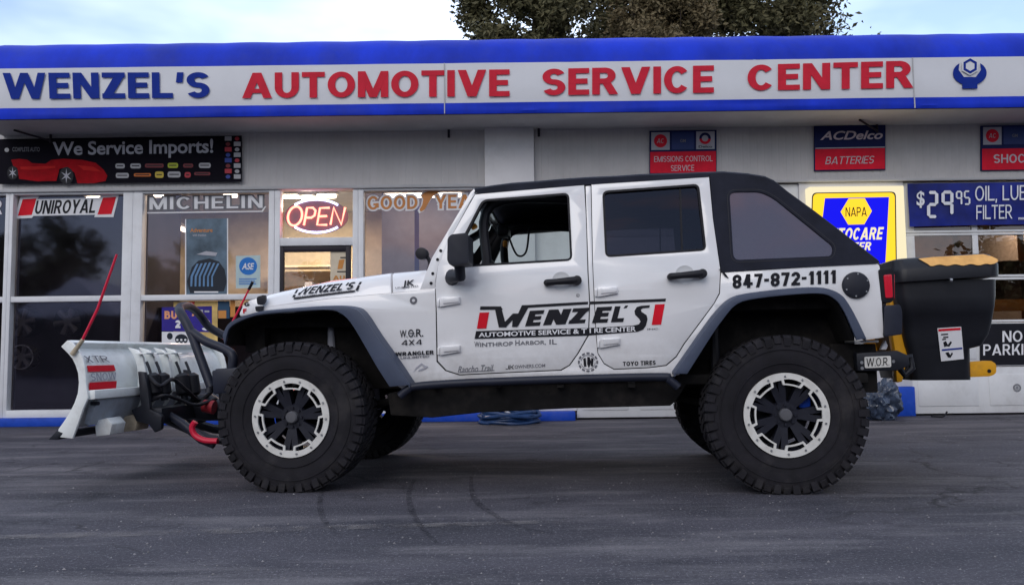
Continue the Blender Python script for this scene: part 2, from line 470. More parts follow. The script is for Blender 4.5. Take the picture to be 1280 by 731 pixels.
def slab(surf, loops, off=0.0, th=0.02, px=True, step=0.10, mirror=False, bm=None, poff=None):
    """loops of pixels (outer, holes...) laid on a surface and given a thickness inwards"""
    bm2 = bmesh.new()
    L = []
    for lp in loops:
        L.append([(surf.p2(x, y, off if poff is None else poff) if isinstance(surf, Surf) else surf.p2(x, y)) for x, y in lp] if px else list(lp))
    tri = tessellate_polygon([[Vector((a, b, 0)) for a, b in l] for l in L])
    flat = [p for l in L for p in l]
    fr = [bm2.verts.new((a, 0, b)) for a, b in flat]
    bk = [bm2.verts.new((a, -th, b)) for a, b in flat] if th else None
    for t in tri:
        try:
            bm2.faces.new([fr[i] for i in t])
            if th: bm2.faces.new([bk[i] for i in reversed(t)])
        except ValueError: pass
    if th:
        k = 0
        for l in L:
            n = len(l)
            for i in range(n):
                a, b = k + i, k + (i + 1) % n
                try: bm2.faces.new((fr[a], fr[b], bk[b], bk[a]))
                except ValueError: pass
            k += n
    if step and isinstance(surf, Surf):
        zs = [b for a, b in flat]; z = math.floor(min(zs) / step) * step + step
        while z < max(zs):
            bmesh.ops.bisect_plane(bm2, geom=bm2.verts[:] + bm2.edges[:] + bm2.faces[:], plane_co=(0, 0, z), plane_no=(0, 0, 1), dist=1e-5)
            z += step
    for v in bm2.verts:
        p = surf.to3(v.co.x, v.co.z, off + v.co.y)
        if mirror: p.y = -p.y
        v.co = p
    if bm is None:
        return bm2
    me = bpy.data.meshes.new('tmp'); bm2.to_mesh(me); bm2.free(); bm.from_mesh(me); bpy.data.meshes.remove(me)
    return bm

def extr(surf, pts, v0, v1, px=True, bm=None, to=None):
    """polygon in a surface's plane (pixels), extruded between two values of v (truck frame) """
    bm = bm or bmesh.new()
    L = [surf.p2(x, y) for x, y in pts] if px else pts
    a = [bm.verts.new((u, v0, z)) for u, z in L]; b = [bm.verts.new((u, v1, z)) for u, z in L]
    tri = tessellate_polygon([[Vector((u, z, 0)) for u, z in L]])
    for t in tri:
        bm.faces.new([a[i] for i in t]); bm.faces.new([b[i] for i in reversed(t)])
    n = len(L)
    for i in range(n): bm.faces.new((a[i], a[(i + 1) % n], b[(i + 1) % n], b[i]))
    bmesh.ops.dissolve_limit(bm, angle_limit=0.001, verts=bm.verts[:], edges=bm.edges[:])
    return bm

# heavy block capitals drawn as strokes (for painted and printed lettering)
def glyph(c, wx, wy):
    """(advance width, strokes) of a letter of height 1: r = rectangle, p = slanted bar, a = arc"""
    def stem(W): return [('r', 0, 0, wx, 1)]
    W = 0.72
    if c == 'A':
        W = 0.96; w = wx * 1.12; k = wx * 0.58
        return W, [('p', 0, W / 2 - k, 0, 1, w), ('p', W - w, W / 2 + k - w, 0, 1, w), ('r', W * .2, .20, W * .8, .20 + wy * .85)]
    if c == 'V':
        W = 0.92; w = wx * 1.12; k = wx * 0.58
        return W, [('p', W / 2 - k, 0, 0, 1, w), ('p', W / 2 + k - w, W - w, 0, 1, w)]
    if c == 'W':
        W = 1.34; w = wx * 1.0
        b1, b2 = W * .26 - w / 2, W * .74 - w / 2
        return W, [('p', b1, 0, 0, 1, w), ('p', b1, W / 2 - w / 2, 0, 1, w), ('p', b2, W / 2 - w / 2, 0, 1, w), ('p', b2, W - w, 0, 1, w)]
    if c == 'M':
        W = 0.98; w = wx * 1.0
        return W, [('r', 0, 0, wx, 1), ('r', W - wx, 0, W, 1), ('p', W / 2 - w / 2, 0, 0, 1, w), ('p', W / 2 - w / 2, W - w, 0, 1, w)]
    if c == 'N':
        W = 0.82; w = wx * 1.12
        return W, [('r', 0, 0, wx, 1), ('r', W - wx, 0, W, 1), ('p', W - w, 0, 0, 1, w)]
    if c in 'EFL':
        W = 0.66
        o = [('r', 0, 0, wx, 1)]
        if c in 'EL': o.append(('r', 0, 0, W, wy))
        if c in 'EF': o += [('r', 0, .5 - wy / 2 + .01, W * .92, .5 + wy / 2 + .01), ('r', 0, 1 - wy, W, 1)]
        return W, o
    if c == 'T': W = 0.74; return W, [('r', 0, 1 - wy, W, 1), ('r', W / 2 - wx / 2, 0, W / 2 + wx / 2, 1)]
    if c == 'I': return wx, [('r', 0, 0, wx, 1)]
    if c == 'H': W = 0.80; return W, [('r', 0, 0, wx, 1), ('r', W - wx, 0, W, 1), ('r', 0, .5 - wy / 2, W, .5 + wy / 2)]
    if c == 'Z': w = wx * 1.3; return W, [('r', 0, 0, W, wy), ('r', 0, 1 - wy, W, 1), ('p', 0, W - w, wy * .5, 1 - wy * .5, w)]
    if c == 'K': W = 0.84; w = wx * 1.2; return W, [('r', 0, 0, wx, 1), ('p', wx * .7, W - w * 1.1, .33, 1, w), ('p', W - w, .36 * W, 0, .60, w)]
    if c in 'Xx': w = wx * 1.15; return W, [('p', 0, W - w, 0, 1, w), ('p', W - w, 0, 0, 1, w)]
    if c == 'Y': W = 0.86; w = wx * 1.1; return W, [('r', W / 2 - wx / 2, 0, W / 2 + wx / 2, .5), ('p', W / 2 - w / 2, 0, .40, 1, w), ('p', W / 2 - w / 2, W - w, .40, 1, w)]
    if c in 'O0': W = 0.88 if c == 'O' else 0.68; return W, [('a', W / 2, .5, W / 2, .5, wx, wy, 0, 360)]
    if c == 'C': W = 0.82; return W, [('a', W / 2, .5, W / 2, .5, wx, wy, 38, 322)]
    if c == 'G': W = 0.86; return W, [('a', W / 2, .5, W / 2, .5, wx, wy, 38, 330), ('r', W * .52, .30, W, .30 + wy), ('r', W - wx, .14, W, .48)]
    if c == 'U': W = 0.78; return W, [('r', 0, .40, wx, 1), ('r', W - wx, .40, W, 1), ('a', W / 2, .41, W / 2, .41, wx, wy, 180, 360)]
    if c == 'J': W = 0.6; return W, [('r', W - wx, .30, W, 1), ('a', W / 2, .31, W / 2, .31, wx, wy, 190, 360)]
    if c == 'D': W = 0.80; return W, [('r', 0, 0, wx, 1), ('r', 0, 0, W * .42, wy), ('r', 0, 1 - wy, W * .42, 1), ('a', W * .41, .5, W * .59, .5, wx, wy, -90, 90)]
    if c in 'PRB':
        W = 0.76 if c != 'R' else 0.82
        m = .40 if c != 'B' else .46; bw = W * (.9 if c != 'P' else 1)
        o = [('r', 0, 0, wx, 1), ('r', 0, 1 - wy, bw * .55, 1), ('r', 0, m, bw * .55, m + wy), ('a', bw * .54, (1 + m) / 2, bw * .46, (1 - m) / 2, wx, wy, -90, 90)]
        if c == 'R': w = wx * 1.15; o.append(('p', W - w, W * .34, 0, m + wy * .5, w))
        if c == 'B': o += [('r', 0, 0, W * .55, wy), ('a', W * .54, (m + wy) / 2, W * .46, (m + wy) / 2, wx, wy, -90, 90)]
        return W, o
    h = (1 + wy) / 2
    if c == 'S': return W, [('a', W / 2, 1 - h / 2, W / 2, h / 2, wx, wy, 25, 272), ('a', W / 2, h / 2, W / 2, h / 2, wx, wy, -155, 92)]
    if c == '8': W = .68; return W, [('a', W / 2, 1 - h / 2, W / 2, h / 2, wx, wy, 0, 360), ('a', W / 2, h / 2, W / 2, h / 2, wx, wy, 0, 360)]
    if c == '3': W = .66; return W, [('a', W / 2, 1 - h / 2, W / 2, h / 2, wx, wy, -90, 155), ('a', W / 2, h / 2, W / 2, h / 2, wx, wy, -155, 90)]
    if c == '2': W = .66; w = wx * 1.25; return W, [('a', W / 2, .68, W / 2, .32, wx, wy, -25, 175), ('p', 0, W - w * 1.02, wy * .6, .57, w), ('r', 0, 0, W, wy)]
    if c == '7': W = .62; w = wx * 1.05; return W, [('r', 0, 1 - wy, W, 1), ('p', W * .18, W - w, 0, 1 - wy * .5, w)]
    if c == '4': W = .72; w = wx * 1.0; return W, [('r', W - wx * 1.7, 0, W - wx * .7, 1), ('p', 0, W - wx * 1.9, .22, 1, w), ('r', 0, .20, W, .20 + wy)]
    if c == '1': W = .42; return W, [('r', W - wx, 0, W, 1), ('p', 0.02, W - wx, .72, 1, wx * .9)]
    if c == '-': return .36, [('r', 0, .40, .36, .40 + wy)]
    if c == "'": return wx, [('p', 0, wx * .15, .60, 1, wx * .85)]
    if c == '.': return wx, [('r', 0, 0, wx, wy)]
    if c == ',': return wx, [('p', -wx * .3, 0, -.16, wy, wx * .9)]
    return None

def blocktext(body, wx, shear, space, grow):
    V = []; F = []; x = 0.0; lay = 0; g = grow
    wy = wx * 0.80
    x1 = 0.0
    def poly(pts):
        nonlocal lay
        n0 = len(V)
        V.extend((px + shear * py, py, lay) for px, py in pts); F.append(tuple(range(n0, n0 + len(pts)))); lay = (lay + 1) % 5
    for c in body:
        if c == ' ': x += 0.42; continue
        W, st = glyph(c, wx, wy)
        for q in st:
            if q[0] == 'r':
                _, a, b, c2, d = q; poly([(x + a - g, b - g), (x + c2 + g, b - g), (x + c2 + g, d + g), (x + a - g, d + g)])
            elif q[0] == 'p':
                _, xb, xt, y0, y1, w = q; sl = (xt - xb) / (y1 - y0)
                poly([(x + xb - sl * g - g, y0 - g), (x + xb - sl * g + w + g, y0 - g), (x + xt + sl * g + w + g, y1 + g), (x + xt + sl * g - g, y1 + g)])
            else:
                _, cx, cy, rx, ry, tx, ty, a0, a1 = q
                n = max(6, int(abs(a1 - a0) / 9)); n0 = len(V)
                for k in range(n + 1):
                    a = math.radians(a0 + (a1 - a0) * k / n); ca, sa = math.cos(a), math.sin(a)
                    for ex, ey in ((rx + g, ry + g), (rx - tx - g, ry - ty - g)):
                        V.append((x + cx + max(0.001, ex) * ca + shear * (cy + max(.001, ey) * sa), cy + max(0.001, ey) * sa, lay))
                for k in range(n): F.append((n0 + 2 * k, n0 + 2 * k + 2, n0 + 2 * k + 3, n0 + 2 * k + 1))
                lay = (lay + 1) % 5
        x += W; x1 = x; x += 0.115 * space
    X0 = 0.0; X1 = x1 + shear
    return [((vx - X0) / (X1 - X0), vy, l) for vx, vy, l in V], F

_tcache = {}
def textmesh(body, bold, shear, space, grow=0.0):
    k = (body, bold, shear, space, grow)
    if k in _tcache: return _tcache[k]
    wx = min(0.34, bold * 4.6)
    if bold >= 0.028 and all(c == ' ' or glyph(c, .2, .2) for c in body):
        r = blocktext(body, wx, shear, space, grow)
        _tcache[k] = r
        return r
    c = bpy.data.curves.new('tmp', 'FONT')
    c.body = body; c.size = 1; c.offset = min(bold, 0.022); c.shear = shear; c.space_character = space; c.resolution_u = 4
    c.fill_mode = 'FRONT'
    o = bpy.data.objects.new('tmp', c); COL.objects.link(o)
    bpy.context.view_layer.update()
    dg = bpy.context.evaluated_depsgraph_get()
    me = bpy.data.meshes.new_from_object(o.evaluated_get(dg))
    vs = [(v.co.x, v.co.y) for v in me.vertices]; fs = [tuple(p.vertices) for p in me.polygons]
    bpy.data.objects.remove(o); bpy.data.curves.remove(c); bpy.data.meshes.remove(me)
    x0 = min(v[0] for v in vs); x1 = max(v[0] for v in vs); y0 = min(v[1] for v in vs); y1 = max(v[1] for v in vs)
    r = ([((x - x0) / (x1 - x0), (y - y0) / (y1 - y0), 0) for x, y in vs], fs)
    _tcache[k] = r
    return r

def quad(x0, y0, x1, y1, dy=0.0):
    """TL TR BR BL of a px rectangle whose right side is dy lower"""
    return [(x0, y0), (x1, y0 + dy), (x1, y1 + dy), (x0, y1)]

def lettering(surf, body, q, m, parent, off=0.003, bold=0.012, shear=0.0, space=1.0, name='lettering', bm=None, mirror=False, grow=0.0):
    vs, fs = textmesh(body, bold, shear, space, grow)
    own = bm is None
    bm = bm or bmesh.new()
    C = [surf.p2(*p) for p in q]
    out = []
    for s, t, ly in vs:
        a = [(C[0][i] * (1 - s) + C[1][i] * s) * t + (C[3][i] * (1 - s) + C[2][i] * s) * (1 - t) for i in (0, 1)]
        out.append(bm.verts.new(surf.to3(a[0], a[1], off + 0.0005 * ly)))
    for f in fs:
        try: bm.faces.new([out[i] for i in f])
        except ValueError: pass
    if own: return link(name, bm, m, parent, flat=True, recalc=False)
    return bm

def patch(surf, pts, m, parent, off=0.002, name='patch', th=0.0):
    return link(name, slab(surf, [pts], off=off, th=th, poff=0.0, step=0.1), m, parent, flat=True, bevel=0)

def blobs(surf, items, m, parent, off, name):
    bm = bmesh.new()
    for pts in items: slab(surf, [pts], off=off, th=0.0, poff=0.0, step=0, bm=bm)
    return link(name, bm, m, parent, flat=True, recalc=False)

def ell(cx, cy, rx, ry, n=20, a0=0.0, a1=2 * PI):
    return [(cx + rx * math.cos(a0 + (a1 - a0) * k / n), cy + ry * math.sin(a0 + (a1 - a0) * k / n)) for k in range(n)]
def rc(x0, y0, x1, y1): return [(x0, y0), (x1, y0), (x1, y1), (x0, y1)]

def R(px0, py0, px1, py1, Y=None):
    """px rectangle on a wall plane -> x0, x1, z0, z1 in metres (axis-aligned)"""
    s = WALL if Y is None else PlaneY(Y)
    ym = (py0 + py1) / 2; xm = (px0 + px1) / 2
    return s.p2(px0, ym)[0], s.p2(px1, ym)[0], s.p2(xm, py1)[1], s.p2(xm, py0)[1]

# ------------------------------------------------------------------ the ground
def asphalt():
    m = bpy.data.materials.new('asphalt'); m.use_nodes = True
    t = m.node_tree; b = t.nodes['Principled BSDF']
    N = lambda k: t.nodes.new(k)
    c = N('ShaderNodeTexCoord')
    def noise_(scale, detail=6, stretch=(1, 1, 1), rough=0.6):
        mm = N('ShaderNodeMapping'); mm.inputs['Scale'].default_value = stretch
        n = N('ShaderNodeTexNoise'); n.inputs['Scale'].default_value = scale; n.inputs['Detail'].default_value = detail; n.inputs['Roughness'].default_value = rough
        t.links.new(c.outputs['Object'], mm.inputs['Vector']); t.links.new(mm.outputs['Vector'], n.inputs['Vector'])
        return n.outputs['Fac']
    def ramp(f, a, b_, ca, cb):
        r = N('ShaderNodeValToRGB'); e = r.color_ramp.elements
        e[0].position = a; e[1].position = b_; e[0].color = (*ca, 1); e[1].color = (*cb, 1)
        t.links.new(f, r.inputs['Fac']); return r.outputs['Color']
    def mixc(f, A, B_, mode='MIX'):
        x = N('ShaderNodeMix'); x.data_type = 'RGBA'; x.blend_type = mode
        if isinstance(f, float): x.inputs['Factor'].default_value = f
        else: t.links.new(f, x.inputs['Factor'])
        for k, v in (('A', A), ('B', B_)):
            if isinstance(v, tuple): x.inputs[k].default_value = (*v, 1)
            else: t.links.new(v, x.inputs[k])
        return x.outputs['Result']
    base = ramp(noise_(1.1, 10, (0.6, 1.3, 1), 0.68), 0.3, 0.72, (0.028, 0.028, 0.039), (0.108, 0.100, 0.120))
    streak = ramp(noise_(1.3, 9, (0.35, 1.7, 1), 0.72), 0.50, 0.66, (0, 0, 0), (0.72, 0.72, 0.72))
    base = mixc(streak, base, (0.215, 0.20, 0.21))
    dark = ramp(noise_(0.55, 7, (0.6, 1.2, 1), 0.65), 0.52, 0.70, (0, 0, 0), (0.6, 0.6, 0.6))
    base = mixc(dark, base, (0.026, 0.027, 0.038))
    oil = ramp(noise_(1.7, 5, (1, 1, 1), 0.55), 0.62, 0.70, (0, 0, 0), (0.7, 0.7, 0.7))
    base = mixc(oil, base, (0.020, 0.020, 0.027))
    sp = ramp(noise_(62, 7, (1, 1, 1), 0.9), 0.55, 0.61, (0, 0, 0), (0.9, 0.9, 0.9))
    base = mixc(sp, base, (0.33, 0.32, 0.35))
    sp2 = ramp(noise_(55, 7, (1, 1, 1), 0.9), 0.40, 0.45, (0.9, 0.9, 0.9), (0, 0, 0))
    base = mixc(sp2, base, (0.022, 0.022, 0.028))
    vo = N('ShaderNodeTexVoronoi'); vo.feature = 'DISTANCE_TO_EDGE'; vo.inputs['Scale'].default_value = 0.55
    wv = N('ShaderNodeMapping'); nn = N('ShaderNodeTexNoise'); nn.inputs['Scale'].default_value = 2.2; nn.inputs['Detail'].default_value = 8
    t.links.new(c.outputs['Object'], nn.inputs['Vector'])
    av = N('ShaderNodeVectorMath'); av.operation = 'MULTIPLY_ADD'; av.inputs[1].default_value = (0.9, 0.9, 0)
    t.links.new(nn.outputs['Color'], av.inputs[0]); t.links.new(c.outputs['Object'], av.inputs[2]); t.links.new(av.outputs[0], vo.inputs['Vector'])
    crack = ramp(vo.outputs['Distance'], 0.0015, 0.009, (0.8, 0.8, 0.8), (0, 0, 0))
    cm = ramp(noise_(0.5, 3), 0.46, 0.56, (0, 0, 0), (1, 1, 1))
    cf = mixc(1.0, crack, cm, 'MULTIPLY')
    base = mixc(cf, base, (0.014, 0.013, 0.016))
    t.links.new(base, b.inputs['Base Color'])
    rr = N('ShaderNodeMapRange'); rr.inputs['To Min'].default_value = 0.62; rr.inputs['To Max'].default_value = 0.95
    t.links.new(noise_(2.0, 4, (0.5, 1.5, 1)), rr.inputs['Value']); t.links.new(rr.outputs['Result'], b.inputs['Roughness'])
    b.inputs['Specular IOR Level'].default_value = 0.35
    bp = N('ShaderNodeBump'); bp.inputs['Strength'].default_value = 0.9; bp.inputs['Distance'].default_value = 0.012
    t.links.new(noise_(110, 4), bp.inputs['Height']); t.links.new(bp.outputs['Normal'], b.inputs['Normal'])
    return m
g = bmesh.new()
bmesh.ops.create_grid(g, x_segments=8, y_segments=8, size=600)
struct('asphalt_lot', g, asphalt(), flat=True)

def patchy(name, col, lo, hi, scale=9.0):
    """worn paint or rubber that only partly covers the ground"""
    m = bpy.data.materials.new(name); m.use_nodes = True
    t = m.node_tree; b = t.nodes['Principled BSDF']
    b.inputs['Base Color'].default_value = (*col, 1); b.inputs['Roughness'].default_value = 0.9; b.inputs['Specular IOR Level'].default_value = 0.2
    c = t.nodes.new('ShaderNodeTexCoord'); n = t.nodes.new('ShaderNodeTexNoise'); n.inputs['Scale'].default_value = scale; n.inputs['Detail'].default_value = 9; n.inputs['Roughness'].default_value = 0.75
    t.links.new(c.outputs['Object'], n.inputs['Vector'])
    r = t.nodes.new('ShaderNodeMapRange'); r.inputs['From Min'].default_value = lo; r.inputs['From Max'].default_value = hi
    t.links.new(n.outputs['Fac'], r.inputs['Value']); t.links.new(r.outputs['Result'], b.inputs['Alpha'])
    return m
def gpt(px, py):
    d = ray(px, py); q = CAMP + d * (-CAM_H / d.z); return Vector((q.x, q.y, 0))
def ground_strip(name, pts, w, m, z):
    P = smooth_pts([gpt(*p) for p in pts], 8)
    bm = bmesh.new(); pr = None
    for i, p in enumerate(P):
        t = (P[min(i + 1, len(P) - 1)] - P[max(i - 1, 0)]).normalized(); n = Vector((-t.y, t.x, 0))
        ww = w * (0.6 + 0.8 * noise.noise(p * 1.7 + Vector((3, 1, 0))) ** 2 + 0.4 * math.sin(PI * i / (len(P) - 1)))
        cur = (bm.verts.new(p + n * ww + Vector((0, 0, z))), bm.verts.new(p - n * ww + Vector((0, 0, z))))
        if pr: bm.faces.new((pr[0], pr[1], cur[1], cur[0]))
        pr = cur
    o = struct(name, bm, m, flat=True); return o
worn = patchy('worn_line_paint', (0.27, 0.25, 0.245), 0.42, 0.86, 6)
ground_strip('worn_ground_line', [(-120, 676), (60, 670), (220, 666), (400, 660), (520, 657), (700, 652)], 0.055, worn, 0.004)
rg_ = random.Random(9); gv = []; gf = []
for i in range(4200):
    y = 1.9 + 8.0 * rg_.random() ** 1.5; x = rg_.uniform(-0.75, 0.75) * y * 1.1
    r = 0.0022 + 0.0040 * rg_.random() ** 3; n0 = len(gv)
    a = rg_.uniform(0, 6.28)
    gv += [(x + r * 1.3 * math.cos(a + k * 2.094) * rg_.uniform(.7, 1.3), y + r * math.sin(a + k * 2.094) * rg_.uniform(.7, 1.3), 0.001) for k in range(3)] + [(x, y, r * rg_.uniform(0.8, 1.4))]
    gf += [(n0, n0 + 1, n0 + 3), (n0 + 1, n0 + 2, n0 + 3), (n0 + 2, n0, n0 + 3)]
gme = bpy.data.meshes.new('grit'); gme.from_pydata(gv, [], gf); gme.materials.append(mat('grit_stone', (0.24, 0.23, 0.235), 0.9, var=0.35, vscale=40))
gro = bpy.data.objects.new('grit', gme); COL.objects.link(gro); gro['kind'] = 'stuff'; gro['label'] = 'loose pale grit scattered over the asphalt lot'; gro['category'] = 'grit'
skid = patchy('skid_rubber', (0.020, 0.020, 0.026), 0.40, 0.85, 14)
for pts in ([(405, 610), (400, 625), (401, 640), (408, 655), (422, 668)], [(518, 600), (511, 618), (515, 640), (527, 660), (546, 680)], [(589, 596), (590, 615), (600, 632), (640, 656), (690, 668)]):
    ground_strip('tyre_mark', pts, 0.016, skid, 0.007)

# ------------------------------------------------------------------ the shop building
G = D_Y + 0.07                     # plane of the shop glass
GL = PlaneY(G)
YA = D_Y - 0.78                    # front face of the awning
shop = thing('shop_building', 'long low repair shop with white framed windows and bay doors under the blue awning', 'shop building', (0, D_Y, 0))
XL = R(-160, 300, 0, 310)[0]; XR = R(1440, 300, 1450, 310)[0]
z_soff = PlaneY(YA).p2(640, 147)[1]
Z_TOP = z_soff + 0.72
def part(name, m, bm, parent=None, bevel=0.0, **k): return link(name, bm, m, parent or shop, bevel=bevel, **k)
xp0, xp1, _, _ = R(606, 150, 667, 230)
zl = R(0, 230, 605, 237)[2]; zr = R(700, 220, 1200, 228)[2]
# siding: a corrugated face
def siding(x0, x1, z0, z1, yf):
    bm = bmesh.new(); n = max(2, int((x1 - x0) / 0.09)); prof = []
    for i in range(n + 1):
        x = x0 + (x1 - x0) * i / n
        for dx, dy in ((-0.012, 0), (-0.006, 0.003), (0.006, 0.003), (0.012, 0)):
            xx = min(x1, max(x0, x + dx)); prof.append((xx, yf + dy))
    a = [bm.verts.new((x, y, z0)) for x, y in prof]; b = [bm.verts.new((x, y, z1)) for x, y in prof]
    for i in range(len(prof) - 1):
        if prof[i + 1][0] - prof[i][0] > 1e-5: bm.faces.new((a[i], a[i + 1], b[i + 1], b[i]))
    box(bm, x0, x1, yf + 0.012, yf + 0.2, z0, z1)
    return bm
part('wall_siding', M['siding'], siding(XL, xp0, zl, Z_TOP, D_Y), flat=True)
part('wall_siding', M['siding'], siding(xp1, XR, zr, Z_TOP, D_Y), flat=True)
zb0 = R(600, 505, 660, 514)[2]
part('pier', M['pier'], B(xp0, xp1, D_Y - 0.12, D_Y + 0.2, zb0, z_soff + 0.3), bevel=0.008)
part('pier_base', M['baseblue'], B(xp0 - 0.01, R(605, 500, 718, 510)[1], D_Y - 0.14, D_Y + 0.2, 0, zb0 - 0.003), bevel=0.006)
part('header_beam', M['soffit'], B(XL, xp0 - 0.004, D_Y - 0.05, D_Y - 0.003, zl - 0.01, zl + 0.03), bevel=0.004)
part('header_beam', M['soffit'], B(xp1 + 0.004, XR, D_Y - 0.05, D_Y - 0.003, zr - 0.012, zr + 0.02), bevel=0.004)
# jamb right of the pier and wall around the lit sign
xj1 = R(667, 300, 718, 400)[1]
part('wall_panel', M['pier'], B(xp1 + 0.003, xj1, D_Y + 0.0, D_Y + 0.2, zb0, zr - 0.003))
xw0 = R(1003, 300, 1010, 400)[0]; xw1 = R(1120, 250, 1133, 400)[1]
part('wall_panel', M['pier'], B(xw0, xw1, D_Y - 0.004, D_Y + 0.2, 0.36, zr - 0.015), bevel=0.004)
part('wall_base', M['baseblue'], B(xw0 - 0.005, xw1 + 0.004, D_Y - 0.05, D_Y + 0.2, 0, 0.357), bevel=0.005)
# blue base left
zs0 = R(0, 520, 400, 521)[3]
part('wall_base', M['baseblue'], B(XL, xp0 - 0.015, D_Y - 0.06, D_Y + 0.15, 0, zs0), bevel=0.008)

# shop windows: part 'window' is the frame, its panes are sub-parts
def pane(x0, x1, z0, z1, m, par, y=G):
    bm = bmesh.new()
    bm.faces.new([bm.verts.new(p) for p in ((x0, y, z0), (x1, y, z0), (x1, y, z1), (x0, y, z1))])
    return link('pane', bm, m, par, flat=True, recalc=False)
zs1 = R(0, 512, 160, 514)[3]; zt = R(0, 238, 200, 243)[2]
zrail0, zrail1 = R(0, 370, 160, 377)[2:]
def window(px0, px1, lw, rw, rail=True, m=None, px_top=None):
    xa = R(px0, 300, px1, 400)[0]; xb = R(px0, 300, px1, 400)[1]
    s = 1 / (FPX / D_Y)
    l = lw * s; r = rw * s
    y0, y1 = D_Y - 0.02, D_Y + 0.11
    bm = B(xa, xa + l, y0, y1, zs0 + 0.002, zl - 0.012)
    box(bm, xb - r, xb - 0.002, y0, y1, zs0 + 0.002, zl - 0.012)
    box(bm, xa + l, xb - r, y0 - 0.012, y1, zs0 + 0.002, zs1)
    box(bm, xa + l, xb - r, y0 + 0.004, y1, zt, zl - 0.012)
    if rail: box(bm, xa + l, xb - r, y0 + 0.010, y1, zrail0, zrail1)
    w = part('window', M['framewhite'], bm, bevel=0.004)
    gm = m or M['shopglass']
    if rail:
        pane(xa + l, xb - r, zs1, zrail0, gm, w); pane(xa + l, xb - r, zrail1, zt, gm, w)
    else: pane(xa + l, xb - r, zs1, zt, gm, w)
    return w
window(-150, 10, 10, 5)
window(10, 165, 4.5, 12.5)
window(165, 343, 12, 7.5)
window(448, 606, 6.5, 4, rail=False)
# entrance: transom + dark framed door
xa, xb = R(343, 300, 448, 400)[:2]; s = D_Y / FPX
y0, y1 = D_Y - 0.02, D_Y + 0.11
zd1 = R(350, 300, 440, 307)[2]; zd2 = R(350, 290, 440, 297)[2]
bm = B(xa + 0.002, xa + 7 * s, y0, y1, 0.02, zl - 0.012); box(bm, xb - 7 * s, xb - 0.002, y0, y1, 0.02, zl - 0.012)
box(bm, xa + 7 * s, xb - 7 * s, y0 + 0.006, y1, zd1, zd2); box(bm, xa + 7 * s, xb - 7 * s, y0 + 0.004, y1, zt + 0.03, zl - 0.012)
tw = part('transom_window', M['framewhite'], bm, bevel=0.004)
pane(xa + 7 * s, xb - 7 * s, zd2, zt + 0.03, M['doorglass'], tw)
dx0, dx1 = R(347, 310, 438, 330)[:2]
bm = B(dx0, dx0 + 0.075, D_Y, D_Y + 0.06, 0.03, zd1 - 0.004); box(bm, dx1 - 0.06, dx1, D_Y, D_Y + 0.06, 0.03, zd1 - 0.004)
box(bm, dx0 + 0.075, dx1 - 0.06, D_Y + 0.003, D_Y + 0.06, zd1 - 0.075, zd1 - 0.004); box(bm, dx0 + 0.075, dx1 - 0.06, D_Y + 0.003, D_Y + 0.06, 0.03, 0.28)
dr = part('entrance_door', M['bronze'], bm, bevel=0.004)
pane(dx0 + 0.075, dx1 - 0.06, 0.28, zd1 - 0.075, M['doorglass'], dr, D_Y + 0.03)
link('handle', T([(dx1 - 0.04, D_Y - 0.06, 0.85), (dx1 - 0.04, D_Y - 0.06, 1.25)], 0.014, 8), M['chrome'], dr)

# service bay doors
def bay(x0, x1, rows, cols, glassrows):
    y0, y1 = D_Y + 0.02, D_Y + 0.07
    d = part('bay_door', M['doorpanel'], B(x0, x1, y0 + 0.012, y1, rows[0], rows[0] + 0.02))
    fb = bmesh.new(); pb = bmesh.new()
    xs = [x0 + (x1 - x0) * i / cols for i in range(cols + 1)]
    for r in range(len(rows) - 1):
        a, b = rows[r] + 0.004, rows[r + 1] - 0.004
        if r not in glassrows:
            box(fb, x0, x1, y0, y1, a, b)
            for i in range(cols): box(fb, xs[i] + 0.07, xs[i + 1] - 0.07, y0 - 0.008, y0 - 0.002, a + 0.09, b - 0.09)
        else:
            h = 0.028
            box(fb, x0, x1, y0, y1, a, a + h); box(fb, x0, x1, y0, y1, b - h, b)
            for i in range(cols + 1):
                w = 0.035 if 0 < i < cols else 0.06
                xx = min(max(xs[i], x0 + w), x1 - w)
                box(fb, xx - w, xx + w, y0 + 0.003, y1, a + h, b - h)
            for i in range(cols): pane(xs[i] + 0.035, xs[i + 1] - 0.035, a + h, b - h, M['bayglass'], d, y0 + 0.02)
    link('door_section', fb, M['doorpanel'], d, bevel=0.004)
    return d
rz = lambda y, x: WALL.p2(x, y)[1]
zr1 = [0.02, rz(458, 1240), rz(402.5, 1265), rz(346, 1265), rz(290.5, 1210), zr - 0.02]
bay(xj1 + 0.004, xw0 - 0.004, [0.02] + zr1[1:], 4, ())
xe = R(1400, 300, 1410, 400)[0]
b2 = bay(xw1 + 0.006, xe, zr1, 3, (2, 3, 4))
lk = bmesh.new(); c0 = WALL.p2(1272, 484.5); disc(lk, c0, 0.028, 0.05, D_Y + 0.009, 24); disc(lk, c0, 0, 0.02, D_Y + 0.009, 16)
link('lock', lk, M['chrome'], b2, flat=True)
part('wall_panel', M['pier'], B(xe + 0.006, XR, D_Y, D_Y + 0.2, 0, zr - 0.015))
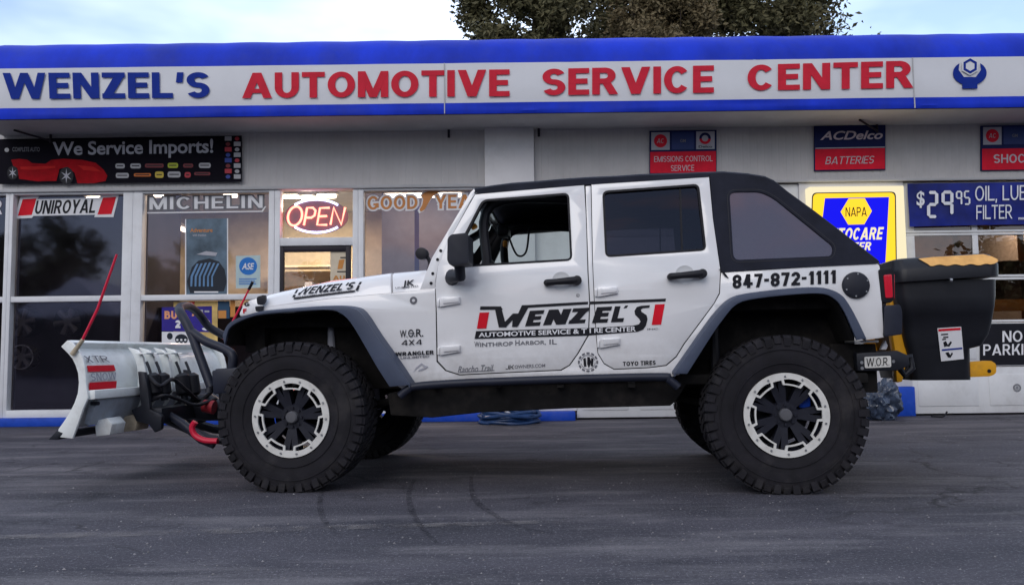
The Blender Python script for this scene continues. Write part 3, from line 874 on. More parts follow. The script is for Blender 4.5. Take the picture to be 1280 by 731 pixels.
# shell, roof and rooms
YB = D_Y + 9
part('roof', M['soffit'], B(XL - 0.1, XR + 0.1, D_Y + 0.21, YB + 0.1, Z_TOP - 0.12, Z_TOP), bevel=0.01)
bm = B(XL - 0.1, XL - 0.004, D_Y + 0.21, YB, 0, Z_TOP - 0.125); box(bm, XR + 0.004, XR + 0.1, D_Y + 0.21, YB, 0, Z_TOP - 0.125); box(bm, XL - 0.1, XR + 0.1, YB, YB + 0.1, 0, Z_TOP - 0.125)
part('outer_wall', M['pier'], bm)
xs_ = xp1 - 0.1
part('shop_floor', M['tile'], B(XL, xs_, D_Y + 0.16, YB - 0.01, 0.005, 0.06))
part('shop_ceiling', M['ceil'], B(XL, xs_, D_Y + 0.22, YB - 0.01, 3.25, 3.3))
part('room_wall', M['cream'], B(XL, xs_, D_Y + 3.6, D_Y + 3.7, 0.062, 3.245))
part('room_wall', M['pier'], B(xs_, xs_ + 0.1, D_Y + 0.21, YB - 0.01, 0.01, 3.3))
xd = R(0, 300, 172, 400)[1]
part('room_wall', M['darkwall'], B(XL, xd - 0.05, D_Y + 1.25, D_Y + 1.3, 0.062, 3.24))
part('room_wall', M['darkwall'], B(xd - 0.05, xd, D_Y + 0.25, D_Y + 1.3, 0.062, 3.24))
part('room_wall', M['darkwall'], B(xd + 0.004, R(166, 300, 340, 400)[1], D_Y + 0.6, D_Y + 0.64, 0.062, zrail0 - 0.05))
xc0, xc1 = R(452, 300, 606, 400)[:2]
part('room_wall', mat('blue_grey_partition', (0.30, 0.30, 0.36), 0.7), B(xc0 + 0.06, xs_ - 0.01, D_Y + 1.2, D_Y + 1.25, 0.062, 3.24))
part('bay_floor', M['bayfloor'], B(xs_ + 0.1, XR, D_Y + 0.21, YB - 0.01, 0.005, 0.03))
part('bay_ceiling', M['baywall'], B(xs_ + 0.1, XR, D_Y + 0.22, YB - 0.01, 3.35, 3.4))
part('bay_back_wall', M['baywall'], B(xs_ + 0.1, XR, D_Y + 4.0, D_Y + 4.1, 0.032, 3.345))

# ceiling lamps in the shop (lit)
def lamp(x, y, z, L, power, along='x', n=0, label='', col=(1, 0.84, 0.62)):
    t = thing('tube_lamp', label, 'ceiling lamp', (x, y, z), group='lit tube lamps inside the shop')
    hx, hy = (L / 2, 0.07) if along == 'x' else (0.07, L / 2)
    link('housing', B(x - hx, x + hx, y - hy, y + hy, z + 0.03, z + 0.07), M['ceil'], t, bevel=0.005)
    d = (L / 2 - 0.04)
    pts = [(x - d, y, z), (x + d, y, z)] if along == 'x' else [(x, y - d, z), (x, y + d, z)]
    link('tube', T(pts, 0.028, 10), M['tube'], t)
    bm = T([(x, y, z + 0.07), (x, y, 3.25)], 0.006, 6); link('rod', bm, M['chrome'], t)
    if power:
        l = bpy.data.lights.new('tube_light', 'AREA'); l.shape = 'RECTANGLE'; l.size = 2 * hx; l.size_y = 2 * hy; l.energy = power; l.color = col
        o = bpy.data.objects.new('tube_light', l); COL.objects.link(o); o.parent = t; o.location = (0, 0, -0.04)
def lampx(px, py, Y): return PlaneY(Y).p2(px, py)
x, z = lampx(218, 283, D_Y + 2.4); lamp(x, D_Y + 2.4, z, 1.3, 10, 'y', label='lit tube lamp seen through the window with the tyre poster')
x, z = lampx(395, 262, D_Y + 2.6); lamp(x, D_Y + 1.9, 3.19, 1.0, 85, label='lit tube lamp behind the neon sign over the entrance')
for px, py, L, lb in ((118, 245.5, 0.27, 'short lit tube at the top of the window with the red and white decal'), (193, 241, 0.3, 'short lit tube at the top left of the window with the tyre poster'), (288, 241.5, 0.25, 'short lit tube at the top right of the window with the tyre poster'), (384, 244.5, 0.22, 'short lit tube just above the neon sign over the door'), (540, 240, 0.24, 'short lit tube above the orange window lettering with the winged foot')):
    x, z = lampx(px, py + 3, D_Y + 0.42); lamp(x, D_Y + 0.42, z, L, 1.2, label=lb)
x, z = lampx(530, 300, D_Y + 0.7); lamp(x, D_Y + 0.7, 2.95, 1.1, 3.5, label='lit tube lamp hidden above the window with orange lettering')
x, z = lampx(1240, 262, D_Y + 2.6); lamp(x, D_Y + 2.6, 3.0, 1.3, 14, label='lit tube lamp inside the service bay behind the blue price banner', col=(1, 0.62, 0.36))

# things inside the shop
def shelf(name, label, x0, x1, y0, y1, z0, levels, h, m, goods, cat='shelf'):
    t = thing(name, label, cat, ((x0 + x1) / 2, (y0 + y1) / 2, z0))
    for (a, b) in ((x0, y0), (x1 - 0.04, y0), (x0, y1 - 0.04), (x1 - 0.04, y1 - 0.04)):
        link('upright', B(a, a + 0.04, b, b + 0.04, z0, z0 + h), m, t)
    for i in range(levels):
        zz = z0 + 0.1 + (h - 0.2) * i / (levels - 1)
        link('board', B(x0 + 0.002, x1 - 0.002, y0 - 0.003, y1 + 0.003, zz, zz + 0.03), m, t)
    return t
xA, xB = R(352, 330, 434, 400, D_Y + 3.2)[:2]
sh = shelf('wall_shelf', 'long cream shelf stacked with packages on the wall behind the entrance door', xA - 0.2, xB + 0.1, D_Y + 3.1, D_Y + 3.5, 0.07, 5, 2.3, M['cream'], 0)
random.seed(3)
cols = [mat('goods_' + n, c, 0.5) for n, c in (('grey', (0.3, 0.28, 0.33)), ('yellow', (0.7, 0.42, 0.05)), ('purple', (0.2, 0.12, 0.35)), ('pink', (0.7, 0.25, 0.3)), ('orange', (0.7, 0.25, 0.06)), ('white', (0.6, 0.58, 0.55)))]
zz0 = 0.07 + 0.1
for lv in range(4):
    x = xA - 0.17; zz = zz0 + 2.1 * lv / 4 + 0.031
    i = 0
    while x < xB:
        w = random.uniform(0.08, 0.2); h = random.uniform(0.10, 0.36)
        c = cols[0] if lv == 3 and random.random() < 0.6 else random.choice(cols)
        link('package', B(x, x + w, D_Y + 3.13, D_Y + 3.42, zz, zz + h), c, sh, bevel=0.008)
        x += w + 0.015
# display wheels behind the left window
def display_wheel(px, py, r, label):
    Yw = D_Y + 0.95; x, z = PlaneY(Yw).p2(px, py)
    t = thing('display_wheel', label, 'wheel', (x, Yw, z - r), group='display wheels in the left shop window')
    bm = lathe(bmesh.new(), [(r * 0.98, -0.09), (r, -0.02), (r * 0.99, 0.09), (r * 0.9, 0.09), (r * 0.88, 0.0), (r * 0.9, -0.09)], 40, True)
    bmesh.ops.translate(bm, vec=(x, Yw, z), verts=bm.verts[:]); link('rim', bm, M['chrome'] if r < 0.2 else M['rim'], t)
    bm = bmesh.new()
    for k in range(6):
        a = 2 * PI * k / 6 + 0.2; ca, sa = math.cos(a), math.sin(a)
        tube(bm, [(x + ca * 0.03, Yw - 0.05, z + sa * 0.03), (x + ca * r * 0.92, Yw - 0.06, z + sa * r * 0.92)], [0.03, 0.045], 8)
    tube(bm, [(x, Yw - 0.08, z), (x, Yw + 0.05, z)], 0.06, 14)
    link('spokes', bm, M['inkgrey'], t)
    bm = B(x - 0.02, x + 0.02, Yw + 0.09, D_Y + 1.249, z - 0.02, z + 0.02); link('wall_hook', bm, M['rim'], t)
display_wheel(31, 403, 0.21, 'shiny display wheel beside the left window mullion, under the red and white decal')
display_wheel(88, 402, 0.20, 'dark display wheel behind the base of the red plow marker')
display_wheel(31, 446, 0.17, 'small display wheel below the shiny one, left of the plow blade')
# clutter in the bay
rk = thing('tool_rack', 'orange storage rack with dark boxes seen through the bay door panes', 'rack', (WALL.p2(1300, 400)[0], D_Y + 1.2, 0.03))
xr0 = PlaneY(D_Y + 1.0).p2(1140, 400)[0]; xr1 = PlaneY(D_Y + 1.0).p2(1400, 400)[0]
for zz in (0.35, 1.32, 2.42):
    link('beam', B(xr0, xr1, D_Y + 1.0, D_Y + 1.06, zz, zz + 0.16), M['orange'], rk, bevel=0.005)
    link('board', B(xr0, xr1, D_Y + 1.07, D_Y + 1.5, zz + 0.1, zz + 0.14), M['baywall'], rk)
for k in range(4):
    xx = xr0 + (xr1 - xr0 - 0.06) * k / 3
    link('upright', B(xx, xx + 0.06, D_Y + 1.51, D_Y + 1.57, 0.032, 2.6), M['orange'], rk)
random.seed(5)
for zz in (0.51, 1.482):
    x = xr0 + 0.1
    while x < xr1 - 0.5:
        w = random.uniform(0.2, 0.5); link('box', B(x, x + w, D_Y + 1.1, D_Y + 1.45, zz - 0.018, zz + random.uniform(0.2, 0.55)), random.choice((M['baywall'], M['black'], M['bronze'])), rk, bevel=0.01)
        x += w + random.uniform(0.02, 0.3)

# ------------------------------------------------------------------ the awning
AW = PlaneY(YA)
aw = thing('shop_awning', 'long royal blue vinyl awning with a white sign band running along the shop front', 'awning', (0, YA, z_soff))
az = lambda y, x=640: AW.p2(x, y)[1]
A0, A1, A2, A3 = az(141.5), az(128.0), az(78.5), az(37.0)
xa0 = AW.p2(-45, 90)[0]; xa1 = AW.p2(1430, 90)[0]
seams = [AW.p2(p, 90)[0] for p in (555.5, 1141)]
ribs = [AW.p2(p, 60)[0] for p in range(-16, 1440, 81)]
def arc(sag, k):
    """awning profile above the band: (y, z)"""
    out = []
    for i in range(11):
        a = (PI / 2) * i / 10
        out.append((YA + 0.55 - (0.55 - sag) * math.cos(a), A2 + (A3 + 0.05 - A2 - sag) * math.sin(a)))
    out.append((D_Y + 0.3, A3 + 0.06 - sag))
    return out
bm = bmesh.new(); prev = None
nx = 150
for i in range(nx + 1):
    x = xa0 + (xa1 - xa0) * i / nx
    dmin = min(abs(x - r) for r in ribs + seams)
    sag = 0.007 * min(1, dmin / 0.35) ** 1.5 + 0.004 * noise.noise(Vector((x * 2.3, 0, 1)))
    e = x - xa0
    if e < 0.28: sag += 0.16 * (1 - math.sqrt(max(0, 1 - (1 - e / 0.28) ** 2)))
    row = [bm.verts.new((x, y, z)) for y, z in arc(sag, 0)]
    if prev:
        for a in range(len(row) - 1): bm.faces.new((prev[a], row[a], row[a + 1], prev[a + 1]))
    prev = row
link('canopy', bm, M['canvasblue'], aw)
def sheet(z0, z1, amp, seed, y=YA):
    bm = bmesh.new(); prev = None
    for i in range(241):
        x = xa0 + (xa1 - xa0) * i / 240
        row = [bm.verts.new((x, y + amp * noise.noise(Vector((x * 1.6, seed, 0.8 * k))) + (0.012 if k == 0 else 0), z0 + (z1 - z0) * k / 4)) for k in range(5)]
        if prev:
            for a in range(4): bm.faces.new((prev[a], row[a], row[a + 1], prev[a + 1]))
        prev = row
    return bm
link('sign_band', sheet(A1, A2, 0.006, 1), M['canvaswhite'], aw)
link('valance', sheet(A0, A1 - 0.001, 0.008, 4), M['canvasblue'], aw)
for sx in seams:
    link('seam', B(sx - 0.006, sx + 0.006, YA - 0.012, YA - 0.004, A0, A2), M['soffit'], aw)
bm = B(xa0, xa1, YA + 0.02, D_Y - 0.003, A0 + 0.015, A0 + 0.03)
link('soffit', bm, M['soffit'], aw)
for p, L_ in ((20, 1), (555, 0), (676, 0), (1131, 1)):
    x = AW.p2(p, 150)[0]
    bm = T([(x, D_Y - 0.06, A0 + 0.01), (x, D_Y - 0.06, A0 - 0.09)], 0.016, 8)
    if L_: tube(bm, [(x - 0.32, D_Y - 0.30, A0 + 0.005), (x, D_Y - 0.06, A0 - 0.07)], 0.013, 8)
    link('bracket', bm, M['bronze'], aw)
bm = T([(xa0, YA + 0.03, A0 + 0.01), (xa1, YA + 0.03, A0 + 0.01)], 0.014, 8); link('front_rail', bm, M['bronze'], aw)
# lettering on the band (measured word by word)
for w, q, m in (("WENZEL'S", [(4, 92), (262.5, 91), (262.5, 123), (6, 124.5)], 'letterblue'),
                ('AUTOMOTIVE', [(303, 92), (637, 87.5), (637, 121), (303, 123.5)], 'letterred'),
                ('SERVICE', [(678, 87), (892, 82.5), (892, 116.5), (678, 120)], 'letterred'),
                ('CENTER', [(934, 82), (1141, 76.5), (1141, 110.5), (934, 114)], 'letterred')):
    lettering(AW, w, q, M[m], aw, off=0.014, bold=0.053, space=0.8)
# wrench and nut emblem
bm = bmesh.new()
cx, cy = 1211.5, 92
slab(AW, [ell(cx, cy, 21, 15.5, 40, math.radians(-50), math.radians(230)) + [(cx - 13, cy - 12), (cx - 14, cy - 4), (cx - 7.5, cy + 5), (cx + 7.5, cy + 5), (cx + 14, cy - 4), (cx + 13, cy - 12)]], off=0.014, th=0.002, bm=bm)
slab(AW, [rc(cx - 9.5, cy + 11, cx + 9.5, cy + 19.5)], off=0.0155, th=0.002, bm=bm)
hexo = [(cx + 9.5 * math.cos(math.radians(60 * k + 30)), cy - 8.5 + 9.5 * math.sin(math.radians(60 * k + 30))) for k in range(6)]
hexi = [(cx + 6.3 * math.cos(math.radians(60 * k + 30)), cy - 8.5 + 6.3 * math.sin(math.radians(60 * k + 30))) for k in range(6)]
hexw = [(cx + 11.5 * math.cos(math.radians(60 * k + 30)), cy - 8.5 + 11.5 * math.sin(math.radians(60 * k + 30))) for k in range(6)]
link('emblem', bm, M['letterblue'], aw, flat=True)
link('emblem_nut', slab(AW, [hexw], off=0.018, th=0.002), M['canvaswhite'], aw, flat=True)
link('emblem_nut', slab(AW, [hexo, hexi], off=0.022, th=0.002), M['letterblue'], aw, flat=True)

# ------------------------------------------------------------------ signs, banners and decals on the shop
def board(name, label, cat, pts, m, surf=WALL, off=0.03, th=0.025, group=None):
    ps = [surf.p2(*p) for p in pts]
    cx = sum(p[0] for p in ps) / len(ps); z0 = min(p[1] for p in ps)
    t = thing(name, label, cat, (cx, surf.Y - off, z0), group=group)
    link('panel', slab(surf, [pts], off=off, th=th), m, t, flat=True)
    return t
# imports banner
t = board('banner', 'black banner about imports with a red sports car and coloured badges above the left windows', 'banner', [(1.5, 175.5), (304, 171), (304, 228.5), (1.5, 231.5)], M['bannerblack'], off=0.055, th=0.004)
lettering(WALL, 'We Service Imports!', [(69, 179), (268.5, 175), (268.5, 198), (69, 201)], M['signpale'], t, off=0.058, bold=0.02, space=0.98)
carred = mat('printed_red', (0.36, 0.006, 0.012), 0.6, spec=0.06, var=0.12, vscale=9)
CB = lambda x, y: (x / 4.0, 150 + y / 4.0)
blobs(WALL, [[CB(*p) for p in ((70, 205), (110, 200), (150, 205), (175, 222), (240, 225), (270, 205), (330, 200), (420, 205), (490, 220), (530, 255), (548, 285), (540, 310), (480, 322), (400, 322), (385, 270), (350, 240), (310, 250), (295, 310), (200, 312), (110, 300), (100, 245), (80, 235))]], carred, t, 0.058, 'car_picture')
carred2 = mat('printed_light_red', (0.52, 0.02, 0.02), 0.6, spec=0.06)
blobs(WALL, [[CB(*p) for p in ((115, 240), (200, 238), (290, 235), (290, 246), (180, 256), (118, 252))], [CB(*p) for p in ((400, 232), (480, 240), (520, 265), (430, 256))]], carred2, t, 0.060, 'car_picture')
for cx, cy, r in ((78, 270, 34), (345, 285, 44)):
    c = CB(cx, cy)
    blobs(WALL, [ell(c[0], c[1], r / 4 * 0.8, r / 4)], M['ink'], t, 0.0605, 'wheel_picture')
    blobs(WALL, [[(c[0] + 0.78 * r / 4 * rr * math.cos(a), c[1] + r / 4 * rr * math.sin(a)) for k in range(12) for a, rr in (((k * PI / 6), 0.85 if k % 2 else 0.22),)]], M['silverink'], t, 0.062, 'wheel_picture')
pal = [mat('badge_' + n, c, 0.5) for n, c in (('grey', (0.4, 0.4, 0.42)), ('maroon', (0.18, 0.02, 0.03)), ('green', (0.42, 0.48, 0.03)), ('orange', (0.6, 0.15, 0.02)), ('gold', (0.55, 0.42, 0.05)), ('red', (0.45, 0.03, 0.05)), ('blue', (0.03, 0.06, 0.3)))]
for x0, y0, x1, y1, c in ((588, 225, 635, 250, 0), (662, 225, 715, 250, 0), (735, 226, 828, 246, 1), (848, 222, 900, 248, 2), (925, 226, 975, 246, 1), (1003, 222, 1062, 248, 0), (590, 272, 655, 298, 0), (680, 274, 765, 290, 3), (785, 265, 828, 297, 4), (848, 265, 912, 295, 0), (932, 268, 963, 296, 5), (980, 268, 1060, 284, 1)):
    a = CB(x0, y0 - 2); b = CB(x1, y1 - 2)
    blobs(WALL, [roundpoly(rc(a[0], a[1], b[0], b[1]), 3)], pal[c], t, 0.058, 'badge')
    blobs(WALL, [rc(a[0] + 2, (a[1] + b[1]) / 2 - 0.7, b[0] - 2, (a[1] + b[1]) / 2 + 0.5)], M['ink'], t, 0.060, 'badge')
for i in range(8):
    for j in range(2):
        a = CB(1128 + 45 * j, 98 + 27 * i)
        if (i + j) % 2 == 0: blobs(WALL, [rc(a[0] + 1, a[1] - 2.5, a[0] + 9.5, a[1] + 3)], pal[(0, 0, 5, 0, 6, 0, 5, 0)[i]], t, 0.058, 'flag')
        else: blobs(WALL, [ell(a[0] + 5, a[1] + 0.5, 3, 2.4, 10)], pal[(5, 1, 0, 6)[i % 4]], t, 0.058, 'flag')
blobs(WALL, [ell(12, 189, 2.8, 2.6)], pal[0], t, 0.058, 'badge'); lettering(WALL, 'COMPLETE AUTO', quad(19, 185.5, 53, 191), M['inkgrey'], t, off=0.058, bold=0.02)

# window decals (on the glass)
def decal_thing(name, label, px, py, group=None):
    x, z = GL.p2(px, py); return thing(name, label, 'window decal', (x, G - 0.004, z), group=group)
t = decal_thing('window_decal', 'white decal with two red slanted bars and black italic letters on the left window', 85, 270)
blobs(GL, [[(25.5, 246.5), (50, 244.5), (47, 249), (124, 247), (127, 244), (149, 243), (142, 271.5), (118, 271.5), (119, 268.5), (42, 270), (40, 272.5), (18.5, 273.5)]], M['inkwhite'], t, 0.004, 'backing')
blobs(GL, [[(28.7, 249.4), (46, 248.3), (40, 268.8), (22.6, 269.9)]], M['inkred'], t, 0.006, 'bar')
blobs(GL, [[(129, 247.3), (145.6, 246.3), (139.5, 267.8), (122, 268.4)]], M['inkred'], t, 0.006, 'bar')
lettering(GL, 'UNIROYAL', [(43, 251), (122, 249.2), (122, 266.2), (43, 267.8)], M['ink'], t, off=0.006, bold=0.046, shear=0.3, space=0.9)
t = decal_thing('window_decal', 'pale block letter decal with a thin underline above the tyre poster', 258, 264)
lettering(GL, 'MICHELIN', [(187, 246.8), (328.5, 244.5), (328.5, 260.0), (187, 262.2)], M['inkgrey'], t, off=0.002, bold=0.042, space=1.5, grow=0.11, name='outline')
lettering(GL, 'MICHELIN', [(187, 246.8), (328.5, 244.5), (328.5, 260.0), (187, 262.2)], M['inkwhite'], t, off=0.006, bold=0.042, space=1.5)
blobs(GL, [[(184, 265.5), (327, 263.5), (331, 258), (333, 258), (328.5, 265), (184, 267)]], M['inkwhite'], t, 0.004, 'underline')
t = decal_thing('window_decal', 'part of a white curved letter decal at the far left edge of the shop windows', -4, 268)
lettering(GL, 'R', [(-9, 250), (4, 250), (3, 268), (-10, 268)], M['inkwhite'], t, off=0.005, bold=0.05)
gyo = mat('orange_vinyl', (0.60, 0.24, 0.07), 0.5)
t = decal_thing('window_decal', 'orange window lettering with a winged foot, outlined in white, behind the windshield', 525, 262)
for w, q in (('GOOD', [(459.5, 245.5), (522, 244.5), (522, 261.3), (459.5, 262.3)]), ('YEAR', [(544, 244), (604, 243), (604, 260), (544, 261)])):
    q2 = [(q[0][0] - 2, q[0][1] - 2), (q[1][0] + 2, q[1][1] - 2), (q[2][0] + 2, q[2][1] + 2), (q[3][0] - 2, q[3][1] + 2)]
    lettering(GL, w, q, M['inkwhite'], t, off=0.002, bold=0.045, space=1.2, grow=0.13, name='outline')
    lettering(GL, w, q, gyo, t, off=0.006, bold=0.045, space=1.2)
foot = [(530, 241), (538, 238.5), (549, 239), (547, 242), (543, 243.5), (540, 246.5), (538, 250), (535, 255), (531, 262), (526, 265), (524.5, 262), (528, 256), (529, 249), (527, 245)]
c = (535, 251)
blobs(GL, [[(c[0] + (x - c[0]) * 1.22, c[1] + (y - c[1]) * 1.13) for x, y in foot]], M['inkwhite'], t, 0.005, 'outline')
blobs(GL, [foot], gyo, t, 0.008, 'winged_foot')
# blue strip hanging behind the last window
x, z = PlaneY(D_Y + 0.4).p2(521, 320)
bm = B(x - 0.03, x + 0.03, D_Y + 0.4, D_Y + 0.41, z - 1.2, z + 0.75); o = link('hanging_strip', bm, mat('blue_strip', (0.10, 0.12, 0.42), 0.5), bevel=0.002); tag(o, 'narrow blue strip hanging behind the window with the orange lettering', 'strip')

# posters
def poster(name, label, pts, m, off=0.004, group=None):
    return board(name, label, 'poster', pts, m, surf=GL, off=off, th=0.003, group=group)
pbl = mat('poster_steel_blue', (0.10, 0.15, 0.20), 0.35, var=0.35, vscale=2.5)
t = poster('tyre_poster', 'steel blue poster of a tyre hanging in the window between post and white notice', [(232.5, 274), (284.5, 273), (284.5, 367.5), (232.5, 368.5)], pbl)
wh = M['inkwhite']
blobs(GL, [rc(231.6, 274, 233, 368.5), rc(284, 273, 285.4, 367.5)], wh, t, 0.006, 'rail')
tyb = mat('printed_tyre', (0.012, 0.018, 0.03), 0.4); tyl = mat('printed_tyre_light', (0.12, 0.24, 0.42), 0.4)
blobs(GL, [[(240, 334), (248, 326), (262, 323), (274, 327), (281, 337), (283.5, 352), (280, 364), (238, 366.5), (234, 352)]], tyb, t, 0.006, 'tyre_picture')
for k in range(6):
    x = 240 + 5.2 * k
    blobs(GL, [[(x + 6, 328 + abs(k - 3) * 0.6), (x + 8.6, 328 + abs(k - 3) * 0.6), (x + 1.2 - k * 0.2, 346), (x + 0.6, 358), (x - 1.8, 358), (x - 1.4, 345)]], tyl, t, 0.008, 'tyre_picture')
blobs(GL, [[(246, 318), (258, 314), (272, 316), (270, 320), (256, 319)]], M['silverink'], t, 0.007, 'tyre_picture')
lettering(GL, 'Adventure', quad(238, 285.5, 266, 290.5, -0.3), gyo, t, off=0.007, bold=0.03)
lettering(GL, 'with traction', quad(241, 292.5, 258, 295.5), M['silverink'], t, off=0.007, bold=0.02)
blobs(GL, [rc(243, 364.2, 273, 365.8)], wh, t, 0.007, 'caption')
nb = mat('notice_paper', (0.45, 0.58, 0.60), 0.6)
azu = mat('printed_azure', (0.015, 0.17, 0.55), 0.4)
t = poster('notice', 'pale notice with a round blue badge taped inside the window beside the tyre poster', [(295, 320), (325.5, 319), (325.5, 359.5), (295, 360.5)], nb)
blobs(GL, [ell(310.3, 332.7, 11.2, 11, 30)], azu, t, 0.006, 'badge')
lettering(GL, 'ASE', quad(302.5, 328.8, 318, 337), wh, t, off=0.008, bold=0.02, shear=0.25)
for y in (348, 350.2, 352.4, 354.6): blobs(GL, [rc(299, y, 321 - (y % 3), y + 1.0)], azu, t, 0.006, 'small_print')
# posters in the lower part of that window
ppl = mat('printed_purple', (0.030, 0.018, 0.26), 0.4, var=0.1)
pye = mat('printed_yellow', (0.66, 0.46, 0.16), 0.5, var=0.15)
t = poster('poster', 'yellow poster with a red block behind the purple offer poster in the lower window', [(217, 377), (272, 376.5), (272, 428), (217, 428)], pye, off=0.003)
blobs(GL, [[(233, 377), (244, 377), (241.5, 384), (233, 384)]], M['inkred'], t, 0.005, 'red_block')
t = poster('poster', 'purple tyre offer poster with orange and white letters behind the plow hoop', [(202.5, 384), (265, 382.5), (265, 415), (202.5, 413.5)], ppl, off=0.007)
lettering(GL, 'BUY', quad(206, 388.5, 231, 398.6), mat('printed_peach', (0.80, 0.36, 0.18), 0.5), t, off=0.009, bold=0.06)
lettering(GL, 'A', quad(240, 386, 248, 395), bpy.data.materials['printed_peach'], t, off=0.009, bold=0.06)
blobs(GL, [rc(250, 387, 254, 391), rc(256, 388, 262, 390.3)], M['silverink'], t, 0.009, 'small_print')
lettering(GL, '3', quad(252, 399, 263, 413), wh, t, off=0.009, bold=0.07)
lettering(GL, '2', quad(219.5, 400, 226, 410), wh, t, off=0.009, bold=0.07)
t = poster('poster', 'white poster with black tyres printed on it below the purple offer poster', [(202.5, 414.5), (248, 414.5), (248, 440), (202.5, 440)], wh, off=0.005)
blobs(GL, [ell(212.5, 420, 3.6, 4.2), ell(227, 424, 8, 6.5)], tyb, t, 0.007, 'tyre_picture')
blobs(GL, [ell(222 + 5 * k, 424.7, 1.5, 1.5, 12) for k in range(3)] + [ell(224.5 + 5 * k, 428, 1.1, 1.0, 12) for k in range(2)], wh, t, 0.009, 'tyre_picture')
t = poster('poster', 'dark blue poster with an orange lower half beside the far red marker', [(272.5, 376), (287, 376), (287, 398), (272.5, 398)], mat('printed_teal', (0.02, 0.07, 0.14), 0.5), off=0.004)
blobs(GL, [rc(273, 388, 283, 397.8)], mat('printed_orange', (0.62, 0.26, 0.06), 0.5), t, 0.006, 'orange_block')
t = poster('poster', 'narrow orange poster just left of the truck hood in the lower window', [(288, 375.5), (294, 375.5), (294, 396), (288, 396)], bpy.data.materials['printed_orange'], off=0.004)
# door posters
DP = PlaneY(D_Y + 0.03)
t = board('poster', 'cream poster with orange letters at the right side of the entrance door glass', 'poster', [(413, 314), (433, 313.5), (433, 372), (413, 372)], mat('poster_cream', (0.70, 0.60, 0.45), 0.6), surf=DP, off=0.004, th=0.002)
lettering(DP, 'AU', quad(416.5, 344.5, 431, 349.8), bpy.data.materials['printed_orange'], t, off=0.007, bold=0.05)
blobs(DP, [[(424, 325), (431, 324), (428, 336), (422, 336.5)]], bpy.data.materials['printed_orange'], t, 0.007, 'picture')
blobs(DP, [rc(425.5, 321.3, 432.5, 322.8), rc(421.5, 338.8, 432.8, 340.2)], M['ink'], t, 0.007, 'small_print')

# neon OPEN sign in the transom
neon_r = emis('neon_red', (1.0, 0.25, 0.17), 2.9); neon_b = emis('neon_blue', (0.55, 0.62, 1.0), 3.0)
NS = PlaneY(G + 0.10)
x, z = NS.p2(396, 293)
t = thing('neon_sign', 'glowing red and blue neon sign in the glass over the entrance door', 'neon sign', (x, G + 0.10, z))
link('back_panel', slab(NS, [ell(395.5, 270.5, 40, 22, 36)], off=0, th=0.02), glass('smoked_acrylic', (0.30, 0.06, 0.13), 0.0, film=((0.20, 0.022, 0.065), 0.88)), t, flat=True)
def neon(strokes, m, r, name):
    bm = bmesh.new()
    for st, sm in strokes:
        P = [NS.to3(*NS.p2(*p), 0.03) for p in st]
        tube(bm, smooth_pts(P, 5) if sm else P, r, 8)
    link(name, bm, m, t)
ov = lambda cx, cy, rx, ry, a0, a1, n=20: [(cx + rx * math.cos(math.radians(a0 + (a1 - a0) * i / n)), cy + ry * math.sin(math.radians(a0 + (a1 - a0) * i / n))) for i in range(n + 1)]
neon([(ov(396, 270.5, 36, 20.5, -138, -42), False), (ov(396, 270.5, 36, 20.5, 42, 138), False)], neon_b, 0.014, 'tube_arc')
def OP(x, y): return (340 + x / 5.045, 225 + y / 5.045)
ol = [OP(105 + 44 + 44 * math.cos(a) - 8 * math.sin(a), 230 + 60 * math.sin(a)) for a in [2 * PI * i / 24 for i in range(25)]]
neon([(ol, False)], neon_r, 0.0145, 'letter_tube')
neon([([OP(205, 288), OP(225, 178), OP(262, 178), OP(278, 196), OP(272, 226), OP(252, 240), OP(216, 240)], False)], neon_r, 0.0145, 'letter_tube')
neon([([OP(366, 178), OP(306, 180), OP(288, 285), OP(350, 285)], False), ([OP(298, 232), OP(350, 230)], False)], neon_r, 0.0145, 'letter_tube')
neon([([OP(372, 284), OP(392, 176), OP(440, 284), OP(464, 176)], False)], neon_r, 0.0145, 'letter_tube')

nl = bpy.data.lights.new('neon_light', 'AREA'); nl.shape = 'RECTANGLE'; nl.size = 0.7; nl.size_y = 0.35; nl.energy = 1.5; nl.color = (1, 0.25, 0.25)
no_ = bpy.data.objects.new('neon_light', nl); COL.objects.link(no_); no_.parent = t; no_.location = (0, -0.09, 0.2); no_.rotation_euler = (-PI / 2, 0, 0)
